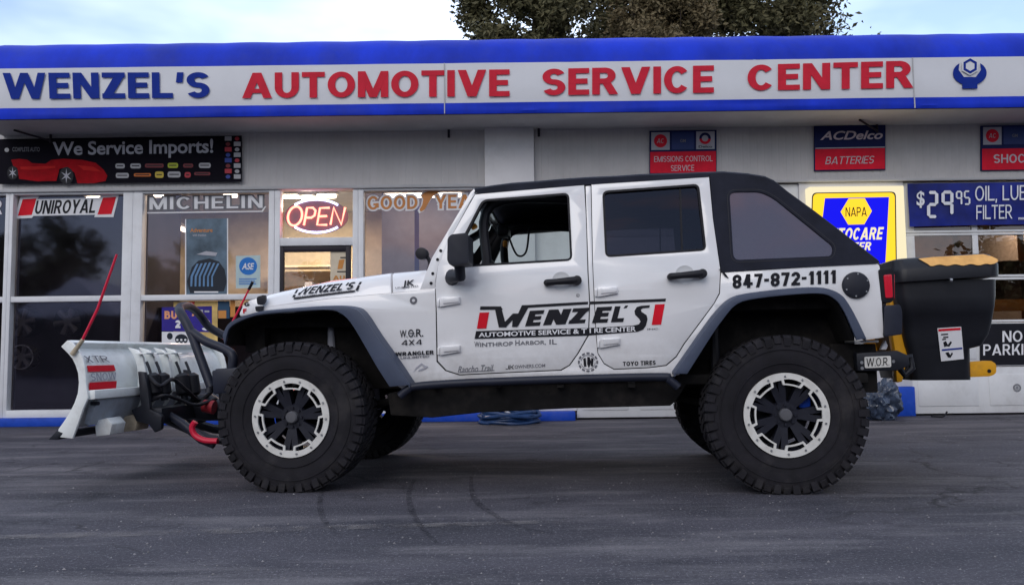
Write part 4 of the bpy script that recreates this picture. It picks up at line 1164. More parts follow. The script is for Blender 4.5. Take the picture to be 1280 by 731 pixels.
# metal signs under the awning
def frame_rect(x0, y0, x1, y1, dy): return [(x0, y0), (x1, y0 + dy), (x1, y1 + dy), (x0, y1)]
def bigred(t, x0, y0, x1, ym, y1, dy):
    blobs(WALL, [[(x0 + .8, ym), (x1 - .8, ym + dy), (x1 - .8, y1 + dy - .6), (x0 + .8, y1 - .6)]], M['signred'], t, 0.033, 'lower_panel')
t = board('wall_sign', 'wall sign with two round emblems over a red emissions panel, right of the pier', 'wall sign', frame_rect(811.5, 164.5, 895, 218, -1.2), M['signnavy'])
bigred(t, 811.5, 164.5, 895, 191, 218, -1.2)
def emblems(t, x0, y0, dy, first=True):
    blobs(WALL, [frame_rect(x0 + 2, y0 + 2.5, x0 + 25, y0 + 24.5, -0.3)], M['signpale'], t, 0.033, 'white_square')
    blobs(WALL, [ell(x0 + 13.5, y0 + 13.2, 8.2, 8.2, 28)], M['signred'], t, 0.035, 'round_emblem')
    lettering(WALL, 'AC', quad(x0 + 9, y0 + 10.3, x0 + 18, y0 + 16), M['signpale'], t, off=0.037, bold=0.03, shear=0.15)
    blobs(WALL, [frame_rect(x0 + 58, y0 + 1.3, x0 + 81, y0 + 23.5, -0.3)], M['signpale'], t, 0.033, 'white_square')
    cx, cy = x0 + 69, y0 + 10
    link('round_emblem', slab(WALL, [ell(cx, cy, 7.2, 7.2, 28), ell(cx, cy, 4, 4, 20)], off=0.035, th=0), M['signnavy'], t, flat=True)
    blobs(WALL, [[(cx - 7, cy + 1), (cx - 4, cy + 0.5)] + ov(cx, cy, 4, 4, 170, 10, 8) + [(cx + 7, cy + 1)] + ov(cx, cy, 7.3, 7.3, 5, 175, 10)], M['signred'], t, 0.037, 'round_emblem')
    lettering(WALL, 'Delco', quad(x0 + 61, y0 + 19, x0 + 78, y0 + 21.8), M['ink'], t, off=0.036, bold=0.03)
    blobs(WALL, [frame_rect(x0 + 27.5, y0 + 2, x0 + 55.5, y0 + 24, -0.3)], mat('sign_mid_blue', (0.015, 0.035, 0.16), 0.4), t, 0.033, 'blue_square')
    lettering(WALL, 'GM', quad(x0 + 38, y0 + 11, x0 + 45, y0 + 15), M['inkgrey'], t, off=0.035, bold=0.02)
emblems(t, 811.5, 164, -1)
lettering(WALL, 'EMISSIONS CONTROL', frame_rect(817, 196.5, 890, 203.5, -1), M['signtext'], t, off=0.036, bold=0.03)
lettering(WALL, 'SERVICE', frame_rect(838, 207.6, 867, 214.8, -0.5), M['signtext'], t, off=0.036, bold=0.03)
t = board('wall_sign', 'two part wall sign, navy over red, about batteries above the glowing yellow sign', 'wall sign', frame_rect(1017, 158.5, 1105.5, 214.5, -1.5), M['signnavy'])
bigred(t, 1017, 158, 1105.5, 187.5, 214, -1.5)
blobs(WALL, [frame_rect(1018, 185.8, 1104.8, 187.0, -1.5)], M['signpale'], t, 0.034, 'divider')
lettering(WALL, 'ACDelco', frame_rect(1024, 165.2, 1102, 176.2, -1.2), M['signtext'], t, off=0.035, bold=0.05, shear=0.3)
lettering(WALL, 'BATTERIES', frame_rect(1030, 197, 1092, 206.4, -1.2), M['signtext'], t, off=0.036, bold=0.03, shear=0.25)
t = board('wall_sign', 'wall sign with a round emblem over red above the price banner', 'wall sign', frame_rect(1225, 158, 1314, 214, -1.2), M['signnavy'])
bigred(t, 1225, 158, 1314, 187, 214, -1.2)
emblems(t, 1225, 157.5, -1)
lettering(WALL, 'SHOCKS', frame_rect(1240, 194, 1299, 205, -0.9), M['signtext'], t, off=0.036, bold=0.04)

# lit lightbox
lb_w = emis('lightbox_white', (1.0, 0.88, 0.58), 0.62); lb_y = emis('lightbox_yellow', (1.0, 0.62, 0.03), 0.8); lb_b = emis('lightbox_blue', (0.006, 0.006, 0.72), 0.8)
lbx0, lbx1 = R(1008, 240, 1125, 345)[:2]; lz1 = rz(236, 1066); lz0 = rz(350, 1066)
t = thing('lightbox_sign', 'glowing yellow and blue lightbox sign with a hexagon on the wall behind the truck', 'lightbox sign', ((lbx0 + lbx1) / 2, D_Y - 0.1, lz0))
link('casing', B(lbx0, lbx1, D_Y - 0.16, D_Y - 0.006, lz0, lz1), lb_w, t, bevel=0.01)
LB = PlaneY(D_Y - 0.16)
f = lambda pts: [(x, y) for x, y in pts]
link('face', slab(LB, [roundpoly([(1015.5, 242), (1119, 240.5), (1120.5, 344), (1012, 346)], 6)], off=0.004, th=0.003), lb_y, t, flat=True)
link('border', slab(LB, [roundpoly([(1015, 241), (1119.5, 239.7), (1121, 345), (1011.5, 347)], 6), roundpoly([(1016.2, 242.2), (1118.2, 240.9), (1119.7, 343.8), (1013, 345.8)], 6)], off=0.006, th=0.003), M['ink'], t, flat=True)
link('blue_field', slab(LB, [[(1031, 248), (1111, 246.5), (1106, 338), (1020, 340)]], off=0.006, th=0.003), lb_b, t, flat=True)
link('hexagon', slab(LB, [[(1050.5, 265), (1060.5, 248.5), (1080.5, 248), (1089.5, 264), (1080, 280.5), (1060, 281)]], off=0.0085, th=0.003), lb_y, t, flat=True)
lettering(LB, 'NAPA', [(1056.5, 259.5), (1083, 259), (1083, 270.5), (1056.5, 271)], M['ink'], t, off=0.011, bold=0.034)
lettering(LB, 'AUTOCARE', [(1027, 286), (1104.5, 284), (1103, 299.5), (1026, 301)], lb_w, t, off=0.011, bold=0.05, shear=0.15)
lettering(LB, 'CENTER', [(1040, 304), (1090, 302.5), (1089, 313), (1039, 314.5)], lb_w, t, off=0.011, bold=0.05, shear=0.15)
pl = bpy.data.lights.new('sign_light', 'AREA'); pl.shape = 'RECTANGLE'; pl.size = 1.2; pl.size_y = 1.1; pl.energy = 6; pl.color = (1, 0.86, 0.5)
po = bpy.data.objects.new('sign_light', pl); COL.objects.link(po); po.parent = t; po.location = (0, -0.12, 0.55); po.rotation_euler = (-PI / 2, 0, 0)

# price banner
pb = mat('banner_blue', (0.008, 0.018, 0.22), 0.3, var=0.35, vscale=1.3, bump=0.3, bscale=5)
PB = PlaneY(D_Y - 0.03)
x, z = PB.p2(1230, 283)
t = thing('banner', 'dark blue vinyl price banner for an oil change hung across the right bay door', 'banner', (x, D_Y - 0.03, z))
bm = bmesh.new(); prev = None
for i in range(41):
    px = 1134 + (1392 - 1134) * i / 40
    a = PB.p2(px, 229.5 - 0.012 * (px - 1134)); b = PB.p2(px + (0.5 if i else 3), 283.5 - 0.012 * (px - 1134) - 1.2 * math.sin(PI * i / 40))
    row = []
    for k in range(9):
        q = (a[0] + (b[0] - a[0]) * k / 8, a[1] + (b[1] - a[1]) * k / 8)
        w = 0.012 * noise.noise(Vector((px * 0.045 + k * 0.35, k * 0.22, 3)))
        row.append(bm.verts.new(PB.to3(q[0], q[1], w)))
    if prev:
        for k in range(8): bm.faces.new((prev[k], row[k], row[k + 1], prev[k + 1]))
    prev = row
link('panel', bm, pb, t)
bk = mat('banner_white_print', (0.80, 0.82, 0.88), 0.4)
OFF = 0.016
lettering(PB, '$', [(1145, 239.5), (1155, 239), (1155, 260), (1145, 260.5)], bk, t, off=OFF, bold=0.02)
lettering(PB, 'OIL, LUBE', [(1218, 233), (1293, 231.5), (1293, 250), (1218, 251.5)], bk, t, off=OFF, bold=0.03)
lettering(PB, 'FILTER', [(1219.5, 257), (1264.5, 256), (1264.5, 273.5), (1219.5, 274.5)], bk, t, off=OFF, bold=0.03)
lettering(PB, 'most cars', [(1272, 271.5), (1290, 271.2), (1290, 274.5), (1272, 275)], bk, t, off=OFF, bold=0.03)
SEG = {'a': ((0, 0), (1, 0)), 'b': ((1, 0), (1, .5)), 'c': ((1, .5), (1, 1)), 'd': ((0, 1), (1, 1)), 'e': ((0, .5), (0, 1)), 'f': ((0, 0), (0, .5)), 'g': ((0, .5), (1, .5))}
def digit(ch, x, y, w, h, th):
    bm = bmesh.new()
    for sname in {'2': 'abged', '9': 'abcfg', '5': 'afgcd'}[ch]:
        (ax, ay), (bx, by) = SEG[sname]
        p = Vector((x + ax * w - 0.0 * ay, y + ay * h)); q = Vector((x + bx * w, y + by * h)); d = (q - p).normalized(); n = Vector((-d.y, d.x)) * th / 2
        g = d * th * 0.42
        slab(PB, [[tuple(p + g + n), tuple(p + d * th * .05), tuple(p + g - n), tuple(q - g - n), tuple(q - d * th * .05), tuple(q - g + n)]], off=OFF, th=0, bm=bm)
    link('price_digit', bm, bk, t, flat=True, recalc=False)
digit('2', 1160, 241, 10, 30, 4); digit('9', 1178, 240.5, 11, 28, 4); digit('9', 1195, 240, 6, 16, 2.2); digit('5', 1205, 239.5, 6, 16, 2.2)
# no parking board
t = board('no_parking_sign', 'black no parking board with white letters on the right bay door, behind the hopper', 'parking sign', [(1225.5, 404.5), (1312, 403.5), (1312, 455), (1225.5, 456)], M['ink'], off=-0.004, th=0.010)
lettering(WALL, 'NO', [(1253, 413.5), (1278, 413), (1278, 427), (1253, 427.5)], wh, t, off=0.0, bold=0.04)
lettering(WALL, 'PARKING', [(1229, 430.3), (1303, 429.3), (1303, 443), (1229, 444)], wh, t, off=0.0, bold=0.04)

# ------------------------------------------------------------------ the truck
tk = thing('lifted_truck', 'white lifted four door off road truck with black soft top and big mud tyres', 'off road truck', (0, 0, 0), jeep=True)
def tp(name, bm, m, parent=None, bevel=0.0, **k): return link(name, bm, m, parent or tk, bevel=bevel, **k)
NEAR, FAR = False, True
door1 = [(594.5, 244), (612, 241.8), (729.6, 232.2), (731.5, 270), (733.5, 340), (735.6, 379), (734, 418), (721, 440.8), (711, 455), (700.5, 461), (685, 461.6), (574.9, 466.8), (558.5, 461.6), (548.2, 450.5), (547, 391.5), (545.2, 356), (548.4, 333), (559.4, 306)]
door2 = [(740, 231.6), (770, 229.6), (885.6, 222.2), (890, 272.5), (899.3, 337), (899, 345), (897.8, 366), (891, 379), (854, 428.5), (844, 444.5), (832, 455), (811, 457.8), (768, 459.8), (756, 453), (748.7, 441), (746.5, 418), (743.6, 363), (742.2, 330)]
win1 = roundpoly([(574.5, 333.6), (578.6, 297), (603, 249.8), (711, 241.2), (715, 325.4)], 7)
win2 = roundpoly([(753.2, 239.0), (873.5, 230.2), (882.8, 312.8), (757.0, 321.3)], 7)
def inset(pts, d):
    out = []; n = len(pts)
    A = sum(pts[i][0] * pts[(i + 1) % n][1] - pts[(i + 1) % n][0] * pts[i][1] for i in range(n))
    sg = 1 if A > 0 else -1
    for i in range(n):
        p, a, b = Vector(pts[i]), Vector(pts[i - 1]), Vector(pts[(i + 1) % n])
        d1 = (p - a).normalized(); d2 = (b - p).normalized()
        t = (d1 + d2)
        t = t.normalized() if t.length > 1e-6 else d1
        nrm = Vector((-t.y, t.x)) * sg
        out.append((p.x + nrm.x * d, p.y + nrm.y * d))
    return out

# body shell: fender side, sill, centre post and rear quarter of each side in one skin
fl_mid = [(497, 482), (471, 443), (448, 401), (437, 391), (428, 387.3), (415, 385.6), (383, 386.5), (338, 389.8), (326, 392)]
rq_mid = [(1078, 424), (1074, 410), (1060, 384), (1049, 371), (1031, 364), (998, 363.5), (945, 369.5), (920, 375.3), (901, 395), (849, 468)]
bodypts = ([(330.5, 383.8), (372, 378.4), (415, 372.9), (488.6, 366.6), (543.6, 361.2), (544.5, 391), (545.5, 452), (556.5, 463.5), (574, 469), (685, 463.8), (701.5, 463.2), (712.6, 456.6), (723, 442), (736.3, 419), (737.8, 379), (735.7, 340), (732, 233), (738.3, 232.5), (740.4, 330), (741.8, 363), (744.7, 418), (747, 442), (755, 455), (767.5, 462), (811, 460), (833, 457.2), (845.5, 446.5), (855.8, 430), (892.8, 380), (900, 367), (901.3, 341), (1098, 328.5), (1099.5, 334), (1102.5, 385), (1104.5, 421.5), (1085, 424.5)]
           + rq_mid + [(843, 470), (824, 471), (585, 479), (519, 484), (503, 486)] + fl_mid)
bm = slab(SIDE, [bodypts], off=0, th=0.022)
slab(SIDE, [bodypts], off=0, th=0.022, mirror=True, bm=bm)
P = SIDE.p2
ucowl = P(544, 361)[0]; u_t = P(1098, 360)[0]; z_belt = P(1000, 336)[1]; z_cowl = P(544, 361)[1]; z_sill = P(700, 472)[1]
z_tub = z_sill - 0.02
hw = 0.77
box(bm, u_t - 0.05, u_t, -hw + 0.02, hw - 0.02, P(1095, 421)[1] + 0.02, z_belt - 0.02)                  # tail panel
box(bm, ucowl - 0.06, ucowl - 0.02, -0.72, 0.72, z_tub, z_cowl - 0.01)                        # firewall
body = tp('body', bm, M['paint'], bevel=0.006)
# dark floor and inner tub
bm = B(ucowl - 0.1, u_t - 0.06, -0.74, 0.74, z_tub - 0.03, z_tub + 0.03)
box(bm, U_R - 0.48, u_t - 0.06, -0.52, 0.52, z_tub + 0.04, z_belt - 0.12)
for s in (-1, 1):
    box(bm, U_R - 0.55, U_R + 0.52, s * 0.53, s * 0.55, 0.62, z_belt - 0.1)
    box(bm, U_R - 0.53, U_R + 0.50, s * 0.56, s * 0.755, z_belt - 0.24, z_belt - 0.13)
    box(bm, U_F - 0.42, ucowl - 0.11, s * 0.46, s * 0.48, 0.60, z_cowl - 0.15)
    box(bm, U_F - 0.40, ucowl - 0.12, s * 0.49, s * 0.60, z_cowl - 0.22, z_cowl - 0.14)
    box(bm, ucowl - 0.11, ucowl - 0.07, s * 0.49, s * 0.715, z_tub - 0.02, z_cowl - 0.2)
    box(bm, U_R - 0.60, U_R - 0.56, s * 0.50, s * 0.755, z_tub - 0.05, z_belt - 0.12)
tp('inner_tub', bm, M['under'], bevel=0.01)

# bonnet (hood): lofted over its width, shoulder sloping inwards
hl = [((328, 384.2), (331, 370.5)), ((334, 383.2), (340, 367.2)), ((372, 378.0), (374, 359.6)), ((415, 372.4), (413, 351.6)), ((451, 369.5), (451, 346.4)), ((489.0, 366.2), (489.8, 341.1))]
SH = 0.10
HST = []
for lo, hi in hl:
    a = SIDE.p2(*lo); b = SIDE.p2(hi[0], hi[1], off=-SH)
    HST.append((a[0], a[1], b[0], b[1]))
def hood_bm(stations, v_in=0.0):
    bm = bmesh.new(); prev = None
    for (u0, z0, u1, z1) in stations:
        v0 = SIDE.fn(u0, z0); v1 = SIDE.fn(u1, z1) + SH
        half = [(u0, v0, z0), (u0 * .6 + u1 * .4, v0 * .72 + v1 * .28 - 0.006, z0 * .45 + z1 * .55), (u0 * .2 + u1 * .8, v0 * .35 + v1 * .65 - 0.006, z0 * .10 + z1 * .90), (u1, v1, z1), (u1, v1 * .55, z1 + 0.006), (u1, 0.0, z1 + 0.010)]
        full = half + [(u, -v, z) for u, v, z in half[-2::-1]]
        row = [bm.verts.new(p) for p in full]
        if prev:
            for k in range(len(row) - 1): bm.faces.new((prev[k], row[k], row[k + 1], prev[k + 1]))
        else: bm.faces.new(row)
        prev = row
    bm.faces.new(prev[::-1])
    return bm
hood = tp('hood', hood_bm(HST), M['paint'], bevel=0.004)
cw = [((491.2, 366.0), (492.2, 340.9)), ((515, 363.8), (514, 339.2)), ((544.5, 361), (541, 336.6))]
CST = []
for lo, hi in cw:
    a = SIDE.p2(*lo); b = SIDE.p2(hi[0], hi[1], off=-SH); CST.append((a[0], a[1], b[0], b[1]))
tp('cowl', hood_bm(CST), M['paint'], bevel=0.004)
def hoodv(u, z):
    st = HST + CST
    for i in range(len(st) - 1):
        if u <= st[i + 1][0] or i == len(st) - 2:
            f = (u - st[i][0]) / (st[i + 1][0] - st[i][0]); break
    zl_ = st[i][1] + (st[i + 1][1] - st[i][1]) * f; zh = st[i][3] + (st[i + 1][3] - st[i][3]) * f
    t = min(1, max(0, (z - zl_) / (zh - zl_)))
    return SIDE.fn(u, z) + SH * (t * 0.509 if t < 0.55 else 0.28 + (t - .55) * 1.057 if t < .9 else .65 + (t - .9) * 3.5) - 0.0075 * min(1, t * 3)
HOOD = Surf(hoodv)
# nose and grille
zc = CST[0][1]
npx = [(303.5, 381.5), (312, 375), (328, 370.8), (330, 384), (331, 391), (300, 395.5), (299, 392)]
NP = PlaneV(-0.60)
tp('grille', extr(NP, npx, -0.60, 0.60), M['paint'], bevel=0.008)
tp('radiator', extr(NP, [(303, 396.5), (329, 392.5), (330, 440), (305, 440)], -0.58, 0.58), M['under'], bevel=0.008)
lettering(NP, 'G', [(305.5, 377.5), (312, 377), (312, 382.5), (305.5, 383)], M['ink'], tk, off=0.004, bold=0.06, name='nose_sticker')
lettering(NP, 'F', [(304, 386), (308.5, 385.5), (308.5, 391), (304, 391.5)], M['inkred'], tk, off=0.004, bold=0.06, name='nose_sticker')
# bonnet latch
LV = Surf(lambda u, z: SIDE.fn(u, z) - 0.012)
bm = slab(LV, [roundpoly([(320.5, 371), (331, 368), (331.5, 375), (328, 381), (321.5, 381)], 3)], off=0.02, th=0.03)
slab(LV, [roundpoly([(318.5, 383), (328.5, 382), (327, 389), (320, 389.5)], 2)], off=0.012, th=0.03, bm=bm)
tp('hood_latch', bm, M['black'], bevel=0.004)

# windshield frame: two pillars, header, glass
pil = [(592.7, 236), (594.6, 241), (588.5, 250), (559, 305), (547.6, 332), (544.2, 350), (543.5, 360.5), (525, 361.5), (533.5, 338.5), (540, 322), (561, 286.6), (588, 240.5)]
bm = slab(SIDE, [pil], off=0.0, th=0.07); slab(SIDE, [pil], off=0.0, th=0.07, mirror=True, bm=bm)
a = P(591, 239); b = P(541, 330)
vtop = SIDE.fn(*a) + 0.07
tube(bm, [(a[0] + 0.02, vtop, a[1] - 0.03), (a[0] + 0.02, -vtop, a[1] - 0.03)], 0.035, 10)
wf = tp('windshield_frame', bm, M['paint'], bevel=0.006)
gb = bmesh.new(); vb = SIDE.fn(*b) + 0.07
gb.faces.new([gb.verts.new(p) for p in ((b[0] + .01, vb, b[1]), (b[0] + .01, -vb, b[1]), (a[0] + .01, -vtop, a[1] - .03), (a[0] + .01, vtop, a[1] - .03))])
tp('windshield', gb, M['carglass'], flat=True)
for x, y in ((551, 313.5), (547, 324.5), (541, 342), (539, 354)):
    c = P(x, y)
    link('bolt', disc(bmesh.new(), c, 0, 0.010, SIDE.fn(*c) - 0.004, 12), M['ink'], wf, flat=True)

# doors
def door(pts, win, mir, hinges):
    sides = 'door'
    d = tp('door', slab(SIDE, [inset(pts, -0.9), win], off=0.004, th=0.045, mirror=mir), M['paint'], bevel=0.005)
    seal = inset(pts, -2.6)
    link('seal', slab(SIDE, [seal, inset(win, 1.5)], off=-0.024, th=0.018, mirror=mir), M['gap'], d)
    link('window_gasket', slab(SIDE, [inset(win, -0.4), inset(win, 2.2)], off=0.006, th=0.045, mirror=mir), M['ink'], d)
    return d
d1 = door(door1, win1, NEAR, 0); d2 = door(door2, win2, NEAR, 0); d1f = door(door1, win1, FAR, 0); d2f = door(door2, win2, FAR, 0)
for d, w, mir, m in ((d2, win2, NEAR, M['tintglass']), (d2f, win2, FAR, M['tintglass']), (d1f, win1, FAR, M['carglass'])):
    link('window', slab(SIDE, [inset(w, 1.8)], off=-0.016, th=0.0, mirror=mir, step=0), m, d, flat=True)
for d, mir in ((d2, NEAR), (d2f, FAR)):
    link('window_divider', slab(SIDE, [[(849, 233), (851.2, 232.8), (853.8, 314.5), (851.5, 314.7)]], off=-0.010, th=0.012, mirror=mir), M['ink'], d)
# near front window is wound down: its top edge shows at the sill
def handle(d, x0, y0, x1, y1, mir=False):
    ax, az_ = P(x0, y0); bx, bz = P(x1, y1)
    s = -1 if not mir else 1
    v = lambda u, z, o: (SIDE.fn(u, z) - o) * (1 if not mir else -1)
    bm = tube(bmesh.new(), [(ax, v(ax, az_, 0.045), az_), ((ax * 2 + bx) / 3, v(ax, az_, 0.052), (az_ * 2 + bz) / 3), ((ax + 2 * bx) / 3, v(bx, bz, 0.052), (az_ + 2 * bz) / 3), (bx, v(bx, bz, 0.045), bz)], [0.021, 0.019, 0.022, 0.026], 12)
    tube(bm, [(ax, v(ax, az_, -0.004), az_), (ax, v(ax, az_, 0.05), az_)], 0.020, 12)
    tube(bm, [(bx, v(bx, bz, -0.004), bz), (bx, v(bx, bz, 0.066), bz)], 0.028, 14)
    link('handle', bm, M['black'], d, bevel=0.003)
    cx, cz = (ax + bx) / 2 - 0.005, (az_ + bz) / 2 + 0.005
    cb = bmesh.new(); R_ = 0.058
    rings = [(R_, 0.0055), (R_ * 0.92, 0.004), (R_ * 0.6, 0.0015), (0.0001, 0.0008)]
    prev = None
    for r, o in rings:
        row = [cb.verts.new((cx + r * math.cos(2 * PI * k / 28), v(cx, cz, 0.004 + o), cz + r * math.sin(2 * PI * k / 28))) for k in range(28)]
        if prev:
            for k in range(28): cb.faces.new((prev[k], prev[(k + 1) % 28], row[(k + 1) % 28], row[k]))
        prev = row
    link('handle_cup', cb, M['doorpanel'], d)
for mir, a_, b_ in ((NEAR, d1, d2), (FAR, d1f, d2f)):
    handle(a_, 684, 354, 721.5, 351, mir); handle(b_, 837.5, 346.3, 876.5, 343, mir)
def hinge(d, x, y, mir):
    bm = slab(SIDE, [[(x - 1, y - 5.5), (x + 24, y - 6.5), (x + 24, y + 2), (x - 1, y + 6.5)]], off=0.022, th=0.018, mirror=mir)
    slab(SIDE, [[(x + 3, y - 5), (x + 23, y - 6), (x + 23, y + 0.4), (x + 3, y + 2.4)]], off=0.030, th=0.008, mirror=mir, bm=bm)
    slab(SIDE, [rc(x - 4.5, y - 3.5, x - 1.4, y + 6)], off=0.020, th=0.02, mirror=mir, bm=bm)
    link('hinge', bm, M['paint'], d, bevel=0.003)
for mir, a_, b_ in ((NEAR, d1, d2), (FAR, d1f, d2f)):
    hinge(a_, 550.5, 377, mir); hinge(a_, 551, 437.5, mir); hinge(b_, 748, 364.5, mir); hinge(b_, 751, 428.5, mir)
lk = bmesh.new(); c = P(722.5, 369); disc(lk, c, 0, 0.012, SIDE.fn(*c) - 0.006, 16); link('lock', lk, M['chrome'], d1, flat=True)

# lettering and emblems on the near side
def dl(body_, q, m='ink', par=None, bold=0.012, shear=0.0, space=1.0, off=0.0065, surf=SIDE): lettering(surf, body_, q, M[m], par or tk, off=off, bold=bold, shear=shear, space=space, name='lettering')
def ZP(x, y): return (580 + x / 4.7407, 360 + y / 4.7364)     # the picture of the door sign was read at this scale
def shape(parts, m, par, off=0.0065, name='emblem'):
    bm = bmesh.new()
    for p in parts: slab(SIDE, [p], off=off, th=0.0, bm=bm, step=0)
    link(name, bm, m, par, flat=True, recalc=False)
z4 = lambda L: [ZP(*p) for p in L]
shape([z4([(97, 108), (218, 108), (230, 128), (94, 128)]), z4([(345, 101), (375, 100), (735, 80), (735, 96), (378, 117), (340, 118)])], M['ink'], d1, name='sign_stroke')
for k, L_ in enumerate(([(182, 118), (219, 108), (252, 232), (206, 232)], [(212, 232), (248, 232), (324, 150), (290, 150)], [(292, 150), (324, 150), (318, 229), (284, 229)], [(286, 229), (318, 229), (385, 108), (343, 101)])):
    shape([z4(L_)], M['ink'], d1, off=0.0068 + 0.0004 * k, name='sign_stroke')
shape([z4([(775, 79), (1197, 62), (1194, 79), (775, 95)])], M['ink'], d2, name='sign_stroke')
shape([z4([(92, 145), (149, 143), (132, 238), (76, 240)])], M['inkred'], d1, name='sign_bar')
shape([z4([(1132, 97), (1190, 94), (1168, 216), (1112, 218)])], M['inkred'], d2, name='sign_bar')
for w, q, par in (('E', [(372, 136), (468, 130), (468, 221), (372, 227)], d1), ('N', [(478, 130), (628, 122), (628, 212), (478, 221)], d1), ('Z', [(628, 122), (735, 115), (735, 206), (628, 212)], d1), ('E', [(768, 115), (868, 109), (868, 203), (768, 207)], d2), ("L", [(880, 109), (957, 106), (957, 199), (880, 203)], d2), ("'", [(936, 105), (970, 103), (970, 140), (936, 142)], d2)):
    e_ = 10 if w != "'" else 3
    q = [(q[0][0] - e_, q[0][1]), (q[1][0] + e_, q[1][1]), (q[2][0] + e_, q[2][1]), (q[3][0] - e_, q[3][1])]
    dl(w, z4(q), par=par, bold=0.066 if w != "'" else 0.05, shear=0.22)
shape([z4([(1102, 101), (1098, 116), (1060, 119), (1048, 128), (1052, 140), (1082, 160), (1088, 185), (1078, 222), (1062, 245), (1030, 258), (780, 277), (780, 234), (1000, 222), (1036, 214), (1046, 198), (1038, 182), (1014, 158), (1010, 135), (1024, 112), (1050, 104)])], M['ink'], d2, name='sign_stroke')
shape([z4([(72, 254), (735, 236), (735, 281), (62, 300)])], M['ink'], d1, name='sign_stroke')
dl('AUTOMOTIVE SERVICE & T', z4([(88, 264), (728, 239), (728, 268), (88, 291)]), 'inkwhite', d1, bold=0.025, off=0.0085)
shape([z4([(733, 80), (777, 78), (777, 95), (733, 97)]), z4([(733, 236), (782, 233.5), (782, 277), (733, 281)])], M['ink'], tk, off=0.0025, name='sign_stroke')
dl('I', z4([(744, 238), (752, 237.6), (752, 266), (744, 266.4)]), 'inkwhite', tk, bold=0.04, off=0.0045)
dl('RE CENTER', z4([(772, 237.5), (1018, 226), (1018, 256), (772, 265.5)]), 'inkwhite', d2, bold=0.025, off=0.0085)
dl('INC.', z4([(1086, 238), (1158, 236), (1158, 245), (1086, 248)]), 'inkgrey', d2, bold=0.02)
for w, q in (('W', [(62, 317), (93, 316), (93, 348), (62, 349)]), ('INTHROP', [(96, 323), (290, 316), (290, 341), (96, 348)]), ('H', [(304, 308), (330, 307), (330, 339), (304, 340)]), ('ARBOR,', [(333, 314), (486, 308), (486, 337), (333, 341)]), ('IL', [(506, 304), (550, 303), (550, 332), (506, 333)])):
    dl(w, z4(q), 'inkgrey', d1, bold=0.015)
dl('Rancho Trail', [(572.5, 457.6), (617, 455.3), (617, 463.5), (572.5, 465.7)], 'inkgrey', d1, bold=0.006, shear=0.3)
shape([[(574, 464.6), (618, 462.2), (618, 463.1), (574, 465.6)]], M['inkgrey'], d1)
dl('JK', [(632, 456.4), (643, 455.8), (643, 461), (632, 461.7)], par=d1, bold=0.03, shear=0.1)
dl('OWNERS.COM', [(643.5, 456.2), (681.5, 454.4), (681.5, 458.6), (643.5, 460.6)], 'inkgrey', d1, bold=0.01)
dl('TOYO TIRES', [(778.5, 452.0), (819.5, 450.2), (819.5, 455.6), (778.5, 457.2)], par=d2, bold=0.05)
dl('JK', [(503, 351.0), (518, 349.6), (518, 358.6), (503, 360.2)], par=None, bold=0.02, shear=0.1, surf=HOOD, off=0.006)
shape([], M['ink'], tk) if False else None
dl('UNLIMITED', [(494.5, 358.8), (523, 356.4), (523, 358.6), (494.5, 361)], 'inkgrey', surf=HOOD, off=0.006, bold=0.01)
dl('W.', [(500, 412.7), (509.4, 412.2), (509.4, 421.5), (500, 422)], bold=0.01); dl('O.', [(510.4, 411.8), (519.3, 411.3), (519.3, 420.9), (510.4, 421.4)], bold=0.01); dl('R.', [(520.3, 411.2), (529.4, 410.8), (529.4, 420.5), (520.3, 421)], bold=0.01)
shape([[(512, 416), (518, 415.7), (518, 416.8), (512, 417.1)]], M['ink'], tk, off=0.0085)
dl('4x4', [(502, 425), (527.5, 424), (527.5, 430.5), (502, 431.6)], bold=0.03)
dl('WRANGLER', [(494.5, 440.2), (542.5, 437.6), (542.5, 442.6), (494.5, 445)], bold=0.055)
dl('UNLIMITED', [(501, 446.2), (537, 443.8), (537, 446.4), (501, 448.8)], 'inkgrey', bold=0.02)
shape([[(516, 466), (520, 459), (527, 453.5), (532, 457), (535.5, 457.8), (531, 461), (522, 464), (524, 461.5), (530, 459.5), (527, 455.5), (521, 460)]], M['silverink'], tk)
def arcs(cx, cy, r0, r1, segs):
    bm = bmesh.new()
    for a0, a1 in segs:
        p = ov(cx, cy, r1, r1 * .97, a0, a1, 8) + ov(cx, cy, r0, r0 * .97, a1, a0, 8)
        slab(SIDE, [p], off=0.004, th=0, bm=bm, step=0)
    link('round_emblem', bm, M['inkgrey'], tk, flat=True, recalc=False)
arcs(735, 452.3, 10.3, 12.6, [(20 + 30 * k, 40 + 30 * k) for k in range(12)])
arcs(735, 452.3, 8.6, 9.3, [(0, 170), (190, 350)])
shape([[(729, 448), (732, 447), (733, 458), (730, 458)], [(734, 446), (737, 446), (739, 452), (736, 460), (734, 455)], [(739, 447), (742, 448), (741, 458), (738.5, 457)]], M['ink'], tk, off=0.004)
c = P(517, 375.5); bm = disc(bmesh.new(), c, 0.010, 0.024, SIDE.fn(*c) - 0.004, 24); tp('badge', bm, M['inkgrey'], flat=True)
bm = disc(bmesh.new(), c, 0, 0.009, SIDE.fn(*c) - 0.005, 16); tp('badge', bm, M['inkwhite'], flat=True)
dl('847-872-1111', [(915.5, 343.6), (1044.5, 337.5), (1044.5, 354), (915.5, 360.8)], bold=0.055, space=1.05, off=0.004)
